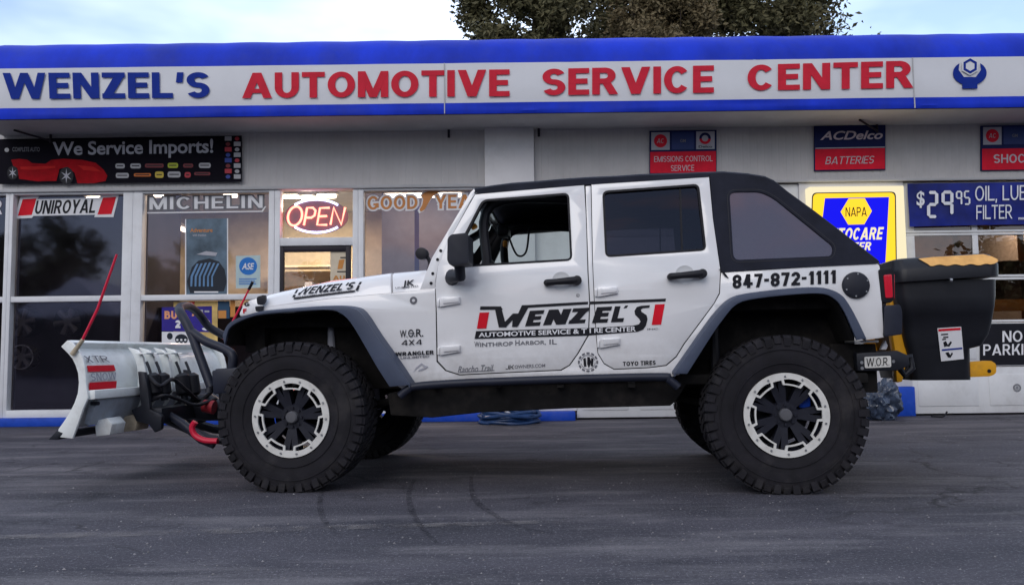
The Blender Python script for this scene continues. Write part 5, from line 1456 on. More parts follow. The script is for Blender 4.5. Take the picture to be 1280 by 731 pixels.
# bonnet lettering
shape_h = lambda parts, m: [link('lettering', slab(HOOD, [p], off=0.006, th=0, step=0), m, hood, flat=True, recalc=False) for p in parts]
dl("WENZEL'S", [(375, 360.5), (446, 352.0), (443, 360.8), (370, 368.6)], par=hood, surf=HOOD, bold=0.05, shear=0.3, off=0.006)
shape_h([[(366.5, 374.2), (443, 364.6), (444, 362.4), (368, 371.8)], [(444, 362.6), (449.5, 352.3), (452.3, 352.0), (447, 363.2)], [(365, 371.5), (370.5, 362), (373.2, 361.5), (368.2, 371)]], M['ink'])
dl('AUTOMOTIVE SERVICE', [(370, 370.2), (441, 362.2), (441, 363.6), (370, 371.8)], 'inkgrey', hood, surf=HOOD, off=0.006, bold=0.01)

# flares: outer lip standing off the body, and the shelf back to it
def inset_open(pts, d):
    out = []
    for i, p in enumerate(pts):
        a = Vector(pts[max(0, i - 1)]); b = Vector(pts[min(len(pts) - 1, i + 1)]); t = (b - a).normalized()
        out.append((p[0] - t.y * d * -1 * -1, p[1] + t.x * d))
    return out
def flare(outer, inner, mir, flo):
    bm = bmesh.new()
    LIP = Surf(lambda u, z: SIDE.fn(u, z) - flo)
    slab(LIP, [outer + inner[::-1]], off=0, th=0.02, mirror=mir, bm=bm, step=0.2)
    n = len(outer); rows = []
    for x, y in outer:
        u, z = LIP.p2(x, y)
        r = []
        for o, dz in ((flo - 0.006, -0.004), (flo * 0.6, 0.010), (-0.02, 0.014)):
            v = SIDE.fn(u, z) - o
            r.append(((u, v if not mir else -v, z + dz), (u, v if not mir else -v, z + dz - 0.016)))
        rows.append(r)
    vt = [[(bm.verts.new(p), bm.verts.new(q)) for p, q in r] for r in rows]
    for i in range(n - 1):
        for k in range(2):
            a, b, c_, d = vt[i][k], vt[i + 1][k], vt[i + 1][k + 1], vt[i][k + 1]
            bm.faces.new((a[0], b[0], c_[0], d[0])); bm.faces.new((a[1], d[1], c_[1], b[1]))
        bm.faces.new((vt[i][0][0], vt[i][0][1], vt[i + 1][0][1], vt[i + 1][0][0]))
    for i in (0, n - 1):
        for k in range(2):
            a, d = vt[i][k], vt[i][k + 1]; bm.faces.new((a[0], d[0], d[1], a[1]))
    fl = tp('fender_flare', bm, M['flare'], bevel=0.005)
    bm = bmesh.new(); prev = None
    for x, y in inset_open(inner, 1.0):
        u, z = LIP.p2(x, y); row = []
        for o in (flo - 0.024, 0.0, -0.34):
            v = SIDE.fn(u, z) - o; row.append(bm.verts.new((u, v if not mir else -v, z)))
        if prev:
            for k in range(2): bm.faces.new((prev[k], row[k], row[k + 1], prev[k + 1]))
        prev = row
    link('shade_liner', bm, M['under'], fl)  # dark sheet standing for the shade under the flare; also blocks light
    return fl
fo = smooth_pts([(278, 420, 0), (283, 408, 0), (292.6, 399.5, 0), (315, 391.8, 0), (338, 388.2, 0), (383, 384.6, 0), (415, 383, 0), (437, 384.2, 0), (451, 391.5, 0), (471, 421.5, 0), (492, 451, 0), (512, 481, 0)], 3)
fi = smooth_pts([(281, 431, 0), (285, 413, 0), (294.4, 404, 0), (316, 395, 0), (338.5, 391.2, 0), (383, 388, 0), (411, 387, 0), (425, 391, 0), (438, 402.5, 0), (456, 432, 0), (471, 458, 0), (487, 483, 0)], 3)
ro = smooth_pts([(843, 467, 0), (860, 443, 0), (881, 413, 0), (899, 389.5, 0), (918, 372.8, 0), (945, 366.4, 0), (998.5, 360.8, 0), (1033, 360.8, 0), (1051, 368, 0), (1061, 380, 0), (1072, 400, 0), (1083, 423, 0)], 3)
ri = smooth_pts([(859, 467, 0), (873, 445, 0), (889, 420, 0), (904.5, 398, 0), (921, 380, 0), (946, 373, 0), (998.5, 367.5, 0), (1029, 367.2, 0), (1044, 374, 0), (1053, 385, 0), (1062, 403, 0), (1071, 425, 0)], 3)
t2 = lambda L: [(p[0], p[1]) for p in L]
for mir in (NEAR, FAR):
    flare(t2(fo), t2(fi), mir, 0.15); flare(t2(ro), t2(ri), mir, 0.14)

# soft top
sp = [(887.3, 217.3), (905, 216.3), (935, 218.8), (957, 222.3), (967, 226.5), (985, 241), (1020, 266.5), (1060, 297), (1098, 326.6), (1096, 329.5), (1000, 334.2), (901.5, 340.2), (900, 330), (891.5, 272)]
vw = roundpoly([(911.8, 240), (951, 239.6), (968, 248), (1042, 308), (1040, 320), (917, 325)], 8)
top_ = None
bm = slab(SIDE, [sp, vw], off=0.006, th=0.02); slab(SIDE, [sp, vw], off=0.006, th=0.02, mirror=True, bm=bm)
sk = [(594.2, 237.2), (640, 230.8), (700, 225.6), (735, 223.2), (800, 220), (886.6, 217), (885.4, 221.4), (741, 230.6), (730, 231.2), (596.5, 242.6)]
slab(SIDE, [sk], off=0.006, th=0.03, bm=bm); slab(SIDE, [sk], off=0.006, th=0.03, mirror=True, bm=bm)
prof = [(593, 236.2), (615, 232.6), (640, 229.4), (672, 227.2), (700, 224.6), (735, 222.2), (770, 220.8), (800, 218.6), (850, 217.1), (887, 215.6), (905, 215.2), (935, 217.6), (957, 221.2), (968, 226.3), (985, 240), (1020, 265.4), (1060, 296), (1098.5, 326)]
prev = None
for i, p in enumerate(prof):
    u, z = SIDE.p2(*p, off=-0.01)
    v = SIDE.fn(u, z) - 0.004
    w = 0.006 * math.sin(i * 2.1)
    half = [(v, z - 0.03), (v + 0.006, z - 0.006), (v + 0.03, z + 0.008), (v * 0.72, z + 0.016 + w), (v * 0.36, z + 0.022 - w), (0, z + 0.024 + w)]
    full = half + [(-a, b) for a, b in half[-2::-1]]
    row = [bm.verts.new((u, a, b)) for a, b in full]
    if prev:
        for k in range(len(row) - 1): bm.faces.new((prev[k], prev[k + 1], row[k + 1], row[k]))
    prev = row
st = tp('soft_top', bm, M['cloth'])
for mir in (NEAR, FAR):
    link('plastic_window', slab(SIDE, [inset(vw, -0.5)], off=-0.004, th=0.0, mirror=mir, step=0), M['vinylwin'], st, flat=True)
    link('seam', slab(SIDE, [inset(vw, -3.2), inset(vw, -2.6)], off=0.0075, th=0.002, mirror=mir, step=0), M['gap'], st, flat=True)
bm = slab(SIDE, [[(899, 336), (905, 339.5), (911, 347.5), (906, 345)]], off=0.012, th=0.012); link('strap', bm, M['ink'], st)

# roll cage, seats, dashboard, steering wheel
bm = bmesh.new()
zt_ = P(740, 238)[1] - 0.03
for s in (-1, 1):
    tube(bm, smooth_pts([(P(585, 300)[0] + .02, s * 0.66, z_cowl - 0.2), (P(585, 300)[0] + 0.10, s * 0.65, z_cowl + 0.12), (P(612, 255)[0], s * 0.62, zt_ - 0.02), (P(740, 240)[0], s * 0.61, zt_), (P(890, 240)[0], s * 0.61, zt_), (P(985, 262)[0], s * 0.62, zt_ - 0.2), (P(1070, 330)[0], s * 0.64, z_belt - 0.05)], 6), 0.032, 10)
    tube(bm, [(P(736, 300)[0], s * 0.66, z_tub), (P(736, 240)[0], s * 0.61, zt_)], 0.03, 10)
    tube(bm, [(P(893, 300)[0], s * 0.66, z_tub), (P(893, 240)[0], s * 0.61, zt_)], 0.03, 10)
for x in (738, 892): tube(bm, [(P(x, 240)[0], -0.61, zt_), (P(x, 240)[0], 0.61, zt_)], 0.03, 10)
tp('roll_cage', bm, M['black'])
def seat(x, s, w):
    u = P(x, 350)[0]
    bm = B(u - 0.50, u - 0.02, s - w, s + w, z_tub + 0.2, z_tub + 0.38); r = tp('seat', bm, M['seat'], bevel=0.03)
    bm = bmesh.new(); q = [(u - 0.06, z_tub + 0.3), (u + 0.08, z_tub + 0.3), (u + 0.20, z_tub + 0.88), (u + 0.08, z_tub + 0.88)]
    extr(SIDE, q, s - w, s + w, px=False, bm=bm); link('backrest', bm, M['seat'], r, bevel=0.03)
    bm = B(u + 0.12, u + 0.22, s - 0.13, s + 0.13, z_tub + 0.92, z_tub + 1.08); link('headrest', bm, M['seat'], r, bevel=0.03)
seat(716, -0.36, 0.24); seat(716, 0.36, 0.24); seat(862, 0.0, 0.55)
bm = B(ucowl + 0.0, ucowl + 0.28, -0.68, 0.68, z_cowl - 0.28, z_cowl - 0.02)
tp('dashboard', bm, M['black'], bevel=0.03)
sw = bmesh.new(); cu = P(617, 322)[0]
ring = [Vector((cu + 0.07 * math.sin(a) * -1, -0.36 + 0.19 * math.cos(a), z_cowl + 0.045 + 0.17 * math.sin(a))) for a in [2 * PI * k / 24 for k in range(24)]]
tube(sw, ring, 0.016, 8, closed=True); tube(sw, [(cu, -0.36, z_cowl + 0.045), (cu - 0.28, -0.36, z_cowl - 0.1)], 0.03, 8); tube(sw, [ring[0], ring[12]], 0.018, 8)
tp('steering_wheel', sw, M['black'])
bm = T(smooth_pts([(P(620, 290)[0], 0.02, zt_ - 0.13), (P(632, 300)[0], 0.02, zt_ - 0.27), (P(645, 296)[0], 0.03, zt_ - 0.25), (P(650, 280)[0], 0.03, zt_ - 0.08)], 8), 0.008, 6); tp('hanging_cord', bm, M['black'])
bm = B(P(606, 270)[0], P(622, 262)[0], -0.10, 0.12, zt_ - 0.14, zt_ - 0.07); tp('rear_view_mirror', bm, M['black'], bevel=0.015)
bm = B(P(604, 282)[0], P(611, 282)[0], 0.40, 0.46, zt_ - 0.16, zt_ - 0.11); tp('orange_tag', bm, M['orange'], bevel=0.01)
# far pillar pad so that the far side reads dark
# side mirrors
def mirror(mir):
    s = 1 if mir else -1
    MV = PlaneV(-1.00)
    pts = roundpoly([(563, 301), (567, 296), (586, 294), (588.5, 297), (588.5, 331), (566, 334), (562.5, 328)], 3)
    L = [MV.p2(*p) for p in pts]
    bm = bmesh.new(); extr(MV, L, s * 1.10, s * 0.90, px=False, bm=bm)
    mm = tp('side_mirror', bm, M['plastic'], bevel=0.018)
    a = MV.p2(573, 332); b = SIDE.p2(565, 348)
    bm = T([(a[0], s * 0.97, a[1] + 0.03), (a[0] + 0.0, s * 0.93, a[1] - 0.06), (b[0] + .01, s * 0.84, b[1] + 0.01), (b[0], s * 0.77, b[1])], [0.035, 0.034, 0.045, 0.05], 12)
    link('mirror_arm', bm, M['plastic'], mm)
mirror(NEAR); mirror(FAR)
# small lamp on the windshield hinge
LPV = PlaneV(-0.70)
c = LPV.p2(528.5, 317.5); d_ = LPV.p2(535, 338)
lm = tp('cowl_lamp', T([(c[0] - 0.005, -0.735, c[1]), (c[0] + 0.0, -0.66, c[1])], [0.040, 0.036], 18), M['black'], bevel=0.008)
link('lamp_bracket', T(smooth_pts([(c[0] + 0.03, -0.70, c[1] - 0.02), (c[0] + 0.045, -0.70, c[1] - 0.06), (d_[0], -0.70, d_[1] - 0.01)], 5), 0.012, 8), M['black'], lm)

# fuel cap, tail lamp, rear corner guard, licence-like plate, bumper
c = P(1069.5, 356.6); v = SIDE.fn(*c)
bm = lathe(bmesh.new(), [(0.0001, -0.026), (0.062, -0.026), (0.074, -0.020), (0.080, -0.008), (0.080, 0.0)], 36)
bmesh.ops.translate(bm, vec=(c[0], v, c[1]), verts=bm.verts[:]); fc = tp('fuel_cap', bm, M['plastic'])
for k in range(6):
    bm = disc(bmesh.new(), (c[0] + 0.066 * math.cos(PI * k / 3 + .4), c[1] + 0.066 * math.sin(PI * k / 3 + .4)), 0, 0.005, v - 0.0275, 10)
    link('bolt', bm, M['chrome'], fc, flat=True)
def taillamp(mir):
    s = 1 if mir else -1
    TV = PlaneV(-0.79)
    q = roundpoly([(1097, 337), (1114, 335.5), (1117, 342), (1117, 374), (1113, 378.5), (1101, 378)], 3)
    L = [TV.p2(*p) for p in q]
    bm = extr(TV, L, s * 0.80, s * 0.62, px=False); b = tp('tail_lamp', bm, M['ink'], bevel=0.008)
    q = roundpoly([(1103.5, 344), (1113.5, 343), (1115, 372), (1106, 372.5)], 2); L = [TV.p2(*p) for p in q]
    link('lens', extr(TV, L, s * 0.806, s * 0.64, px=False), M['redlens'], b, bevel=0.003)
    q = [(1116.0, 343), (1118.4, 343), (1118.4, 373), (1116.0, 373)]; L = [TV.p2(*p) for p in q]
    link('lens', extr(TV, L, s * 0.79, s * 0.64, px=False), M['redlens'], b, bevel=0.002)
taillamp(NEAR); taillamp(FAR)
for s in (-1, 1):
    TV = PlaneV(-0.79); L = [TV.p2(*p) for p in roundpoly([(1104, 382), (1123, 381), (1125.5, 390), (1125.5, 418), (1103, 421)], 3)]
    tp('corner_guard', extr(TV, L, s * 0.82, s * 0.60, px=False), M['tubesteel'], bevel=0.008)
BV = PlaneV(-0.72)
L = [BV.p2(*p) for p in [(1070, 441), (1122, 438), (1136, 444), (1138, 457), (1122, 463), (1072, 464)]]
bp_ = tp('rear_bumper', extr(BV, L, -0.72, 0.72, px=False), M['blacksteel'], bevel=0.01)
L = [BV.p2(*p) for p in roundpoly([(1080, 445.8), (1113, 444.5), (1113.5, 458.5), (1080.5, 460)], 2)]
link('plate', extr(BV, L, -0.728, -0.722, px=False), M['ring'], bp_)
BV2 = PlaneV(-0.7285)
lettering(BV2, 'W.O.R.', [(1083, 447.6), (1111.5, 446.4), (1111.5, 456.6), (1083, 457.8)], M['ink'], bp_, off=0.002, bold=0.03)
for x, y in ((1077, 453), (1116.5, 451.5), (1077.5, 460)): link('bolt', disc(bmesh.new(), BV.p2(x, y), 0, 0.010, -0.724, 12), M['chrome'], bp_, flat=True)
a = BV.p2(1137, 450)
bm = T([(a[0] - 0.02, -0.60, a[1] + 0.0), (a[0] + 0.05, -0.60, a[1] + 0.02), (a[0] + 0.055, -0.60, a[1] - 0.05), (a[0] + 0.01, -0.60, a[1] - 0.09), (a[0] - 0.02, -0.60, a[1] - 0.04)], 0.022, 10); link('shackle', bm, M['blacksteel'], bp_)
bm = B(P(1071, 424)[0], u_t + 0.01, -0.74, 0.74, P(1090, 428)[1], P(1090, 424.8)[1]); tp('rear_crossmember', bm, M['doorpanel'], bevel=0.006)
bm = B(u_t - 0.25, u_t + 0.02, -0.66, 0.66, 0.56, P(1090, 429)[1]); tp('rear_valance', bm, M['under'], bevel=0.01)
tag_v = PlaneV(-0.70); L = [tag_v.p2(*p) for p in [(1101, 437), (1105, 429), (1107, 425), (1110, 432), (1108, 437)]]
tp('rag', extr(tag_v, L, -0.70, -0.66, px=False), M['inkwhite'], bevel=0.004)

# rock slider (side step), frame rails, running gear
for mir in (NEAR, FAR):
    s = 1 if mir else -1
    ST = PlaneV(-0.87)
    pts = [(500, 495), (509, 487.5), (522, 482.5), (585, 478.2), (700, 474.0), (824, 471.0), (836, 474.0), (848, 484)]
    P3 = smooth_pts([(*ST.p2(*p), 0) for p in pts], 5)
    tube_ = T([(p[0], s * 0.87, p[1]) for p in P3], 0.025, 12)
    sl_ = tp('side_step', tube_, M['tubesteel'])
    q = [(484, 492), (520, 483), (700, 474.5), (838, 471.5), (858, 481), (846, 500), (838, 507), (716, 510), (600, 515.5), (540, 522), (488, 519)]
    link('rocker_guard', slab(PlaneV(-0.74), [q], off=0, th=0.05, mirror=mir, step=0), M['under'], sl_, bevel=0.01)
    for x in (540, 620, 700, 790):
        a = ST.p2(x, 478); link('step_bracket', B(a[0] - 0.02, a[0] + 0.02, min(s * 0.74, s * 0.86), max(s * 0.74, s * 0.86), a[1] - 0.03, a[1] + 0.0), M['under'], sl_)
    
    bm = B(U_F - 0.62, u_t - 0.05, s * 0.42 - 0.04, s * 0.42 + 0.04, 0.60, 0.74)
    tp('frame_rail', bm, M['under'], bevel=0.01)
for U_, dsgn in ((U_F, 1), (U_R, -1)):
    bm = T([(U_, -0.72, HUB_Z), (U_, 0.72, HUB_Z)], 0.05, 14)
    lathe_ = lathe(bmesh.new(), [(0.05, -0.14), (0.13, -0.09), (0.15, 0), (0.13, 0.09), (0.05, 0.14)], 20)
    bmesh.ops.translate(lathe_, vec=(U_, 0.25 * dsgn, HUB_Z), verts=lathe_.verts[:])
    me = bpy.data.meshes.new('tmp'); lathe_.to_mesh(me); lathe_.free(); bm.from_mesh(me); bpy.data.meshes.remove(me)
    tp('axle', bm, M['under'])
    for s in (-1, 1):
        co = [(U_ + 0.065 * math.cos(k * 0.7), s * 0.40 + 0.065 * math.sin(k * 0.7), HUB_Z + 0.06 + 0.40 * k / 54) for k in range(55)]
        tp('coil_spring', T(co, 0.011, 6), M['under'])
        tp('shock_absorber', T([(U_ + 0.16, s * 0.55, HUB_Z - 0.05), (U_ + 0.12, s * 0.50, HUB_Z + 0.30), (U_ + 0.10, s * 0.48, HUB_Z + 0.62)], [0.020, 0.032, 0.018], 10), M['silverink'] if U_ == U_F else M['under'])
        tp('control_arm', T([(U_ + 0.0, s * 0.45, HUB_Z - 0.06), (U_ + 0.75 * dsgn, s * 0.42, HUB_Z + 0.13)], 0.026, 8), M['under'])
bm = B(-0.75, 0.30, -0.25, 0.20, 0.50, 0.70); box(bm, 0.35, 0.95, -0.40, 0.38, 0.54, 0.72); tube(bm, [(-0.8, 0.25, 0.62), (1.2, 0.25, 0.60)], 0.035, 10)
tp('drivetrain', bm, M['under'], bevel=0.03)

M['capgrey'] = mat('grey_hub_cap', (0.11, 0.11, 0.12), 0.4)
# wheels
R_T = 0.462; TW = 0.32
def tyre_bm(clearance):
    prof = [(0.232, -0.125), (0.250, -0.150), (0.285, -0.162), (0.345, -0.168), (0.395, -0.163), (0.430, -0.154), (0.446, -0.140), (0.450, -0.10), (0.451, 0), (0.450, 0.10), (0.446, 0.140), (0.430, 0.154), (0.395, 0.163), (0.345, 0.168), (0.285, 0.162), (0.250, 0.150), (0.232, 0.125)]
    bm = lathe(bmesh.new(), prof, 72, True)
    def lug(a, w, y0, y1, r0, r1, skew=0.0):
        """a tread block: angle, angular width, y range"""
        vs = []
        for y, rr0, rr1, sk in ((y0, r0, r1, 0), (y1, r0, r1, skew)):
            for aa in (a - w / 2 + sk, a + w / 2 + sk):
                for r in (rr0, rr1): vs.append(bm.verts.new((r * math.cos(aa), y, r * math.sin(aa))))
        for q in ((0, 1, 3, 2), (4, 6, 7, 5), (0, 4, 5, 1), (2, 3, 7, 6), (0, 2, 6, 4), (1, 5, 7, 3)): bm.faces.new([vs[i] for i in q])
    N = 50
    _r = random.Random(4)
    rj = lambda: _r.uniform(-0.008, 0.008)
    for k in range(N):
        a = 2 * PI * k / N; w = 2 * PI / N
        for s in (-1, 1):
            off = 0 if s < 0 else w / 2
            ext = 0.158 if k % 2 else 0.149
            lug(a + off + rj(), w * 0.76, s * 0.075, s * ext, 0.44, 0.4620, s * 0.012)
            # shoulder block running down the sidewall
            ro_, ri_ = 0.4590, (0.398 if k % 2 else 0.414)
            vs = []
            for aa in (a + off - w * 0.36 + s * 0.012, a + off + w * 0.36 + s * 0.012):
                for r, y in ((ro_, s * (ext - 0.004)), (ro_ - 0.012, s * (ext + 0.012)), (ri_, s * 0.1685), (ri_ - 0.004, s * 0.155), (0.43, s * 0.12)):
                    vs.append(bm.verts.new((r * math.cos(aa), y, r * math.sin(aa))))
            for i in range(5): bm.faces.new((vs[i], vs[(i + 1) % 5], vs[5 + (i + 1) % 5], vs[5 + i]))
            bm.faces.new(vs[:5]); bm.faces.new(vs[5:][::-1])
        lug(a + w * 0.25, w * 0.60, -0.062, -0.006, 0.435, 0.4625, 0.05); lug(a + w * 0.75, w * 0.60, 0.006, 0.062, 0.435, 0.4625, 0.05)
    for r in (0.300, 0.378):   # sidewall rib rings
        for s in (-1, 1):
            pr = [(r - 0.004, s * 0.160), (r - 0.002, s * 0.1700), (r + 0.002, s * 0.1700), (r + 0.004, s * 0.160)]
            lathe(bm, pr, 60)
    return bm
def rim_parts(phase):
    """barrel with spokes, white ring with tabs, cap; near face towards -y, ring face at y = -0.155"""
    yf = -0.156
    bm = lathe(bmesh.new(), [(0.236, -0.135), (0.218, -0.125), (0.205, -0.10), (0.200, -0.03), (0.195, 0.08), (0.232, 0.13)], 56)
    lathe(bm, [(0.0001, 0.02), (0.165, 0.02), (0.165, 0.035), (0.0001, 0.035)], 40)
    n = 7
    for k in range(n):
        for sgn in (-1, 1):
            a = phase + 2 * PI * (k + 0.5) / n + sgn * 0.15
            a2 = phase + 2 * PI * (k + 0.5) / n + sgn * 0.12
            ca, sa = math.cos(a), math.sin(a); cb, sb = math.cos(a2), math.sin(a2)
            for r0, r1, wd in ((0.05, 0.20, 0.0215),):
                nx, nz_ = -sa, ca; mx, mz = -sb, cb
                q = [(cb * r0 + mx * wd * 0.7, sb * r0 + mz * wd * 0.7), (cb * r0 - mx * wd * 0.7, sb * r0 - mz * wd * 0.7), (ca * r1 - nx * wd, sa * r1 - nz_ * wd), (ca * r1 + nx * wd, sa * r1 + nz_ * wd)]
                f = [bm.verts.new((x, y, z)) for (x, z), y in zip(q, (-0.115, -0.115, -0.128, -0.128))]
                b = [bm.verts.new((x, -0.05, z)) for x, z in q]
                bm.faces.new(f); bm.faces.new(b[::-1])
                for i in range(4): bm.faces.new((f[i], f[(i + 1) % 4], b[(i + 1) % 4], b[i]))
    lathe(bm, [(0.0001, -0.118), (0.072, -0.118), (0.082, -0.10), (0.082, -0.05)], 32)
    for k in range(8):
        a = 2 * PI * k / 8
        tube(bm, [(0.056 * math.cos(a), -0.10, 0.056 * math.sin(a)), (0.056 * math.cos(a), -0.130, 0.056 * math.sin(a))], 0.009, 6)
    # white beadlock ring
    rg = bmesh.new()
    out = [(0.2425 * math.cos(2 * PI * k / 84), 0.2425 * math.sin(2 * PI * k / 84)) for k in range(84)]
    inn = []; slots = []
    for k in range(n):
        c = phase + 2 * PI * k / n; h = 2 * PI / n / 2
        seq = [(-h, .200), (-h * .80, .2005), (-h * .72, .2005), (-h * .66, .174), (-h * .35, .172), (0, .1715), (h * .35, .172), (h * .66, .174), (h * .72, .2005), (h * .80, .2005)]
        inn += [(r * math.cos(c + a), r * math.sin(c + a)) for a, r in seq]
        sl = [(-h * .52, .182), (-h * .25, .181), (0, .1805), (h * .25, .181), (h * .52, .182), (h * .57, .205), (h * .25, .2075), (0, .208), (-h * .25, .2075), (-h * .57, .205)]
        slots.append([(r * math.cos(c + a), r * math.sin(c + a)) for a, r in sl])
    tri = tessellate_polygon([[Vector((x, z, 0)) for x, z in l] for l in [out, inn] + slots])
    loops = [out, inn] + slots; flat = [p for l in loops for p in l]
    f = [rg.verts.new((x, yf, z)) for x, z in flat]; b = [rg.verts.new((x, yf + 0.016, z)) for x, z in flat]
    for t_ in tri: rg.faces.new([f[i] for i in t_]); rg.faces.new([b[i] for i in reversed(t_)])
    k = 0
    for l in loops:
        m_ = len(l)
        for i in range(m_): rg.faces.new((f[k + i], f[k + (i + 1) % m_], b[k + (i + 1) % m_], b[k + i]))
        k += m_
    bo = bmesh.new()
    for k in range(14):
        a = phase + 2 * PI * k / 14 + 0.22
        tube(bo, [(0.222 * math.cos(a), yf + 0.002, 0.222 * math.sin(a)), (0.222 * math.cos(a), yf - 0.007, 0.222 * math.sin(a))], 0.0065, 6)
    cp = lathe(bmesh.new(), [(0.0001, -0.150), (0.030, -0.149), (0.036, -0.142), (0.038, -0.115)], 28)
    return bm, rg, bo, cp
def wheel(U_, side, phase, spin):
    w = bpy.data.objects.new('wheel', None); COL.objects.link(w); w.parent = tk
    w.location = (U_, side * 0.785, HUB_Z)
    if side > 0: w.rotation_euler = (0, 0, PI)
    def sub(name, bm, m, bevel=0.0, **k):
        me_parent = w
        if recalc_ok: bmesh.ops.recalc_face_normals(bm, faces=bm.faces[:])
        if bevel:
            bm.normal_update(); ed = [e for e in bm.edges if len(e.link_faces) == 2 and e.calc_face_angle(0) > 0.7]
            bmesh.ops.bevel(bm, geom=ed, offset=bevel, segments=2, affect='EDGES', clamp_overlap=True)
        shade(bm, 0.5)
        me = bpy.data.meshes.new(name); bm.to_mesh(me); bm.free(); me.materials.append(m)
        o = bpy.data.objects.new(name, me); COL.objects.link(o); o.parent = w
        return o
    recalc_ok = True
    tb = tyre_bm(0)
    bmesh.ops.rotate(tb, verts=tb.verts[:], cent=(0, 0, 0), matrix=Matrix.Rotation(spin, 3, 'Y'))
    for v in tb.verts:
        if v.co.z < -HUB_Z + 0.004: v.co.z = -HUB_Z + 0.004
        if v.co.z < -0.30: v.co.y *= 1.0 + 0.08 * (-(v.co.z + 0.30) / 0.16) ** 2
    sub('tyre', tb, M['rubber'])
    a, b, c_, d = rim_parts(phase)
    sub('rim', a, M['rim']); sub('beadlock_ring', b, M['ring'], bevel=0.0015); sub('ring_bolts', c_, M['chrome']); sub('hub_cap', d, M['capgrey'])
    return w
wheel(U_F, -1, math.radians(88), 0.03); wheel(U_R, -1, math.radians(78), 0.09); wheel(U_F, 1, 0.3, 0.05); wheel(U_R, 1, 1.1, 0.02)
bm = B(U_R + 0.09, U_R + 0.16, -0.855, -0.775, HUB_Z + 0.035, HUB_Z + 0.13); tp('brake_caliper', bm, M['baseblue'], bevel=0.01)

# front bumper and hoop
FV = PlaneV(-0.62)
L = [FV.p2(*p) for p in [(264, 463), (296, 459), (296, 490), (266, 493)]]
fb = tp('front_bumper', extr(FV, L, -0.62, 0.62, px=False), M['tubesteel'], bevel=0.012)
def hp(x, y, v): s_ = PlaneV(v); a_ = s_.p2(x, y); return (a_[0], v, a_[1])
h0 = bmesh.new()
nearleg = [hp(264, 484, -0.50), hp(250, 446, -0.47), hp(238, 414, -0.44), hp(227, 393, -0.40), hp(224, 386, -0.32)]
fa = [hp(262, 409, 0.20), hp(238, 386, 0.10), hp(227, 382.5, -0.12)]
tube(h0, smooth_pts(nearleg + [hp(229, 382.5, -0.15), hp(238, 383.5, 0.10), hp(250, 394, 0.34), hp(262, 409, 0.42), hp(284, 421, 0.46)], 6), 0.031, 12)
tube(h0, smooth_pts([hp(240, 415, -0.445), hp(256, 426, -0.46), hp(280, 436, -0.48), hp(291, 445, -0.50), hp(290, 462, -0.50)], 6), 0.031, 12)
link('stinger_hoop', h0, M['tubesteel'], fb)
link('tow_ball', T([hp(262, 484, -0.55), hp(261.5, 490, -0.55)], [0.022, 0.028], 12), M['blacksteel'], fb)

# ------------------------------------------------------------------ the snow plow
NV = -0.98
PV = PlaneV(NV)
pb0 = PV.p2(200, 545)
plow = thing('snow_plow', 'white snow plow blade with black hitch frame mounted ahead of the truck', 'snow plow', (pb0[0], 0, 0), jeep=True)
def pp(name, bm, m, parent=None, bevel=0.0, **k): return link(name, bm, m, parent or plow, bevel=bevel, **k)
V1 = 1.02
face = [(76, 433), (80.5, 437.5), (85, 442), (90, 448), (94, 456), (97.2, 466), (98.3, 478), (97, 491), (93, 503), (87, 515), (80, 526), (73, 535.7)]
back = [(84, 425.5), (91, 433), (97, 441), (101.5, 450), (104.2, 461), (105.2, 478), (104.5, 489), (101, 502), (95, 514), (88, 526), (80, 537)]
skin = [PV.p2(x, y) for x, y in face] + [PV.p2(x + 1, y) for x, y in back[::-1]]
fc = [PV.p2(x, y) for x, y in face]
def off_curve(c, d):
    out = []
    for i, p in enumerate(c):
        a = Vector(c[max(0, i - 1)]); b = Vector(c[min(len(c) - 1, i + 1)]); t = (b - a).normalized()
        out.append((p[0] - t.y * d, p[1] + t.x * d))
    return out
bkc = off_curve(fc, 0.012)
if bkc[5][0] < fc[5][0]: bkc = off_curve(fc, -0.012)
bm = bmesh.new()
NVS = 14
def loft_v(c0, c1, v0, v1, bm, n=NVS, wav=0.0):
    loop = c0 + c1[::-1]; prev = None
    for k in range(n + 1):
        v = v0 + (v1 - v0) * k / n
        row = [bm.verts.new((u + wav * noise.noise(Vector((v * 3, z * 4, 0))), v, z)) for u, z in loop]
        if prev:
            for i in range(len(loop)): bm.faces.new((prev[i], prev[(i + 1) % len(loop)], row[(i + 1) % len(loop)], row[i]))
        else: bm.faces.new(row)
        prev = row
    bm.faces.new(prev[::-1])
loft_v(fc, bkc, NV + 0.022, V1 - 0.022, bm, wav=0.004)
pp('moldboard', bm, M['plowpaint'])
# end plates
endp = face + [(71.5, 546), (90.5, 548)] + [(97, 530), (104, 510), (110, 496), (107.5, 480), (106.5, 462), (103.5, 448), (98, 438), (90, 428), (84, 425)]
for v0, v1 in ((NV, NV + 0.02), (V1 - 0.02, V1)):
    pp('end_plate', extr(PV, endp, v0, v1), M['plowpaint'], bevel=0.004)
# top lip
lip = [(76, 433), (84, 424.6), (88, 428), (80, 437)]
pp('top_channel', extr(PV, lip, NV + 0.022, V1 - 0.022), M['plowpaint'], bevel=0.004)
lip2 = [(84, 425), (104, 430), (103, 437), (88, 430)]
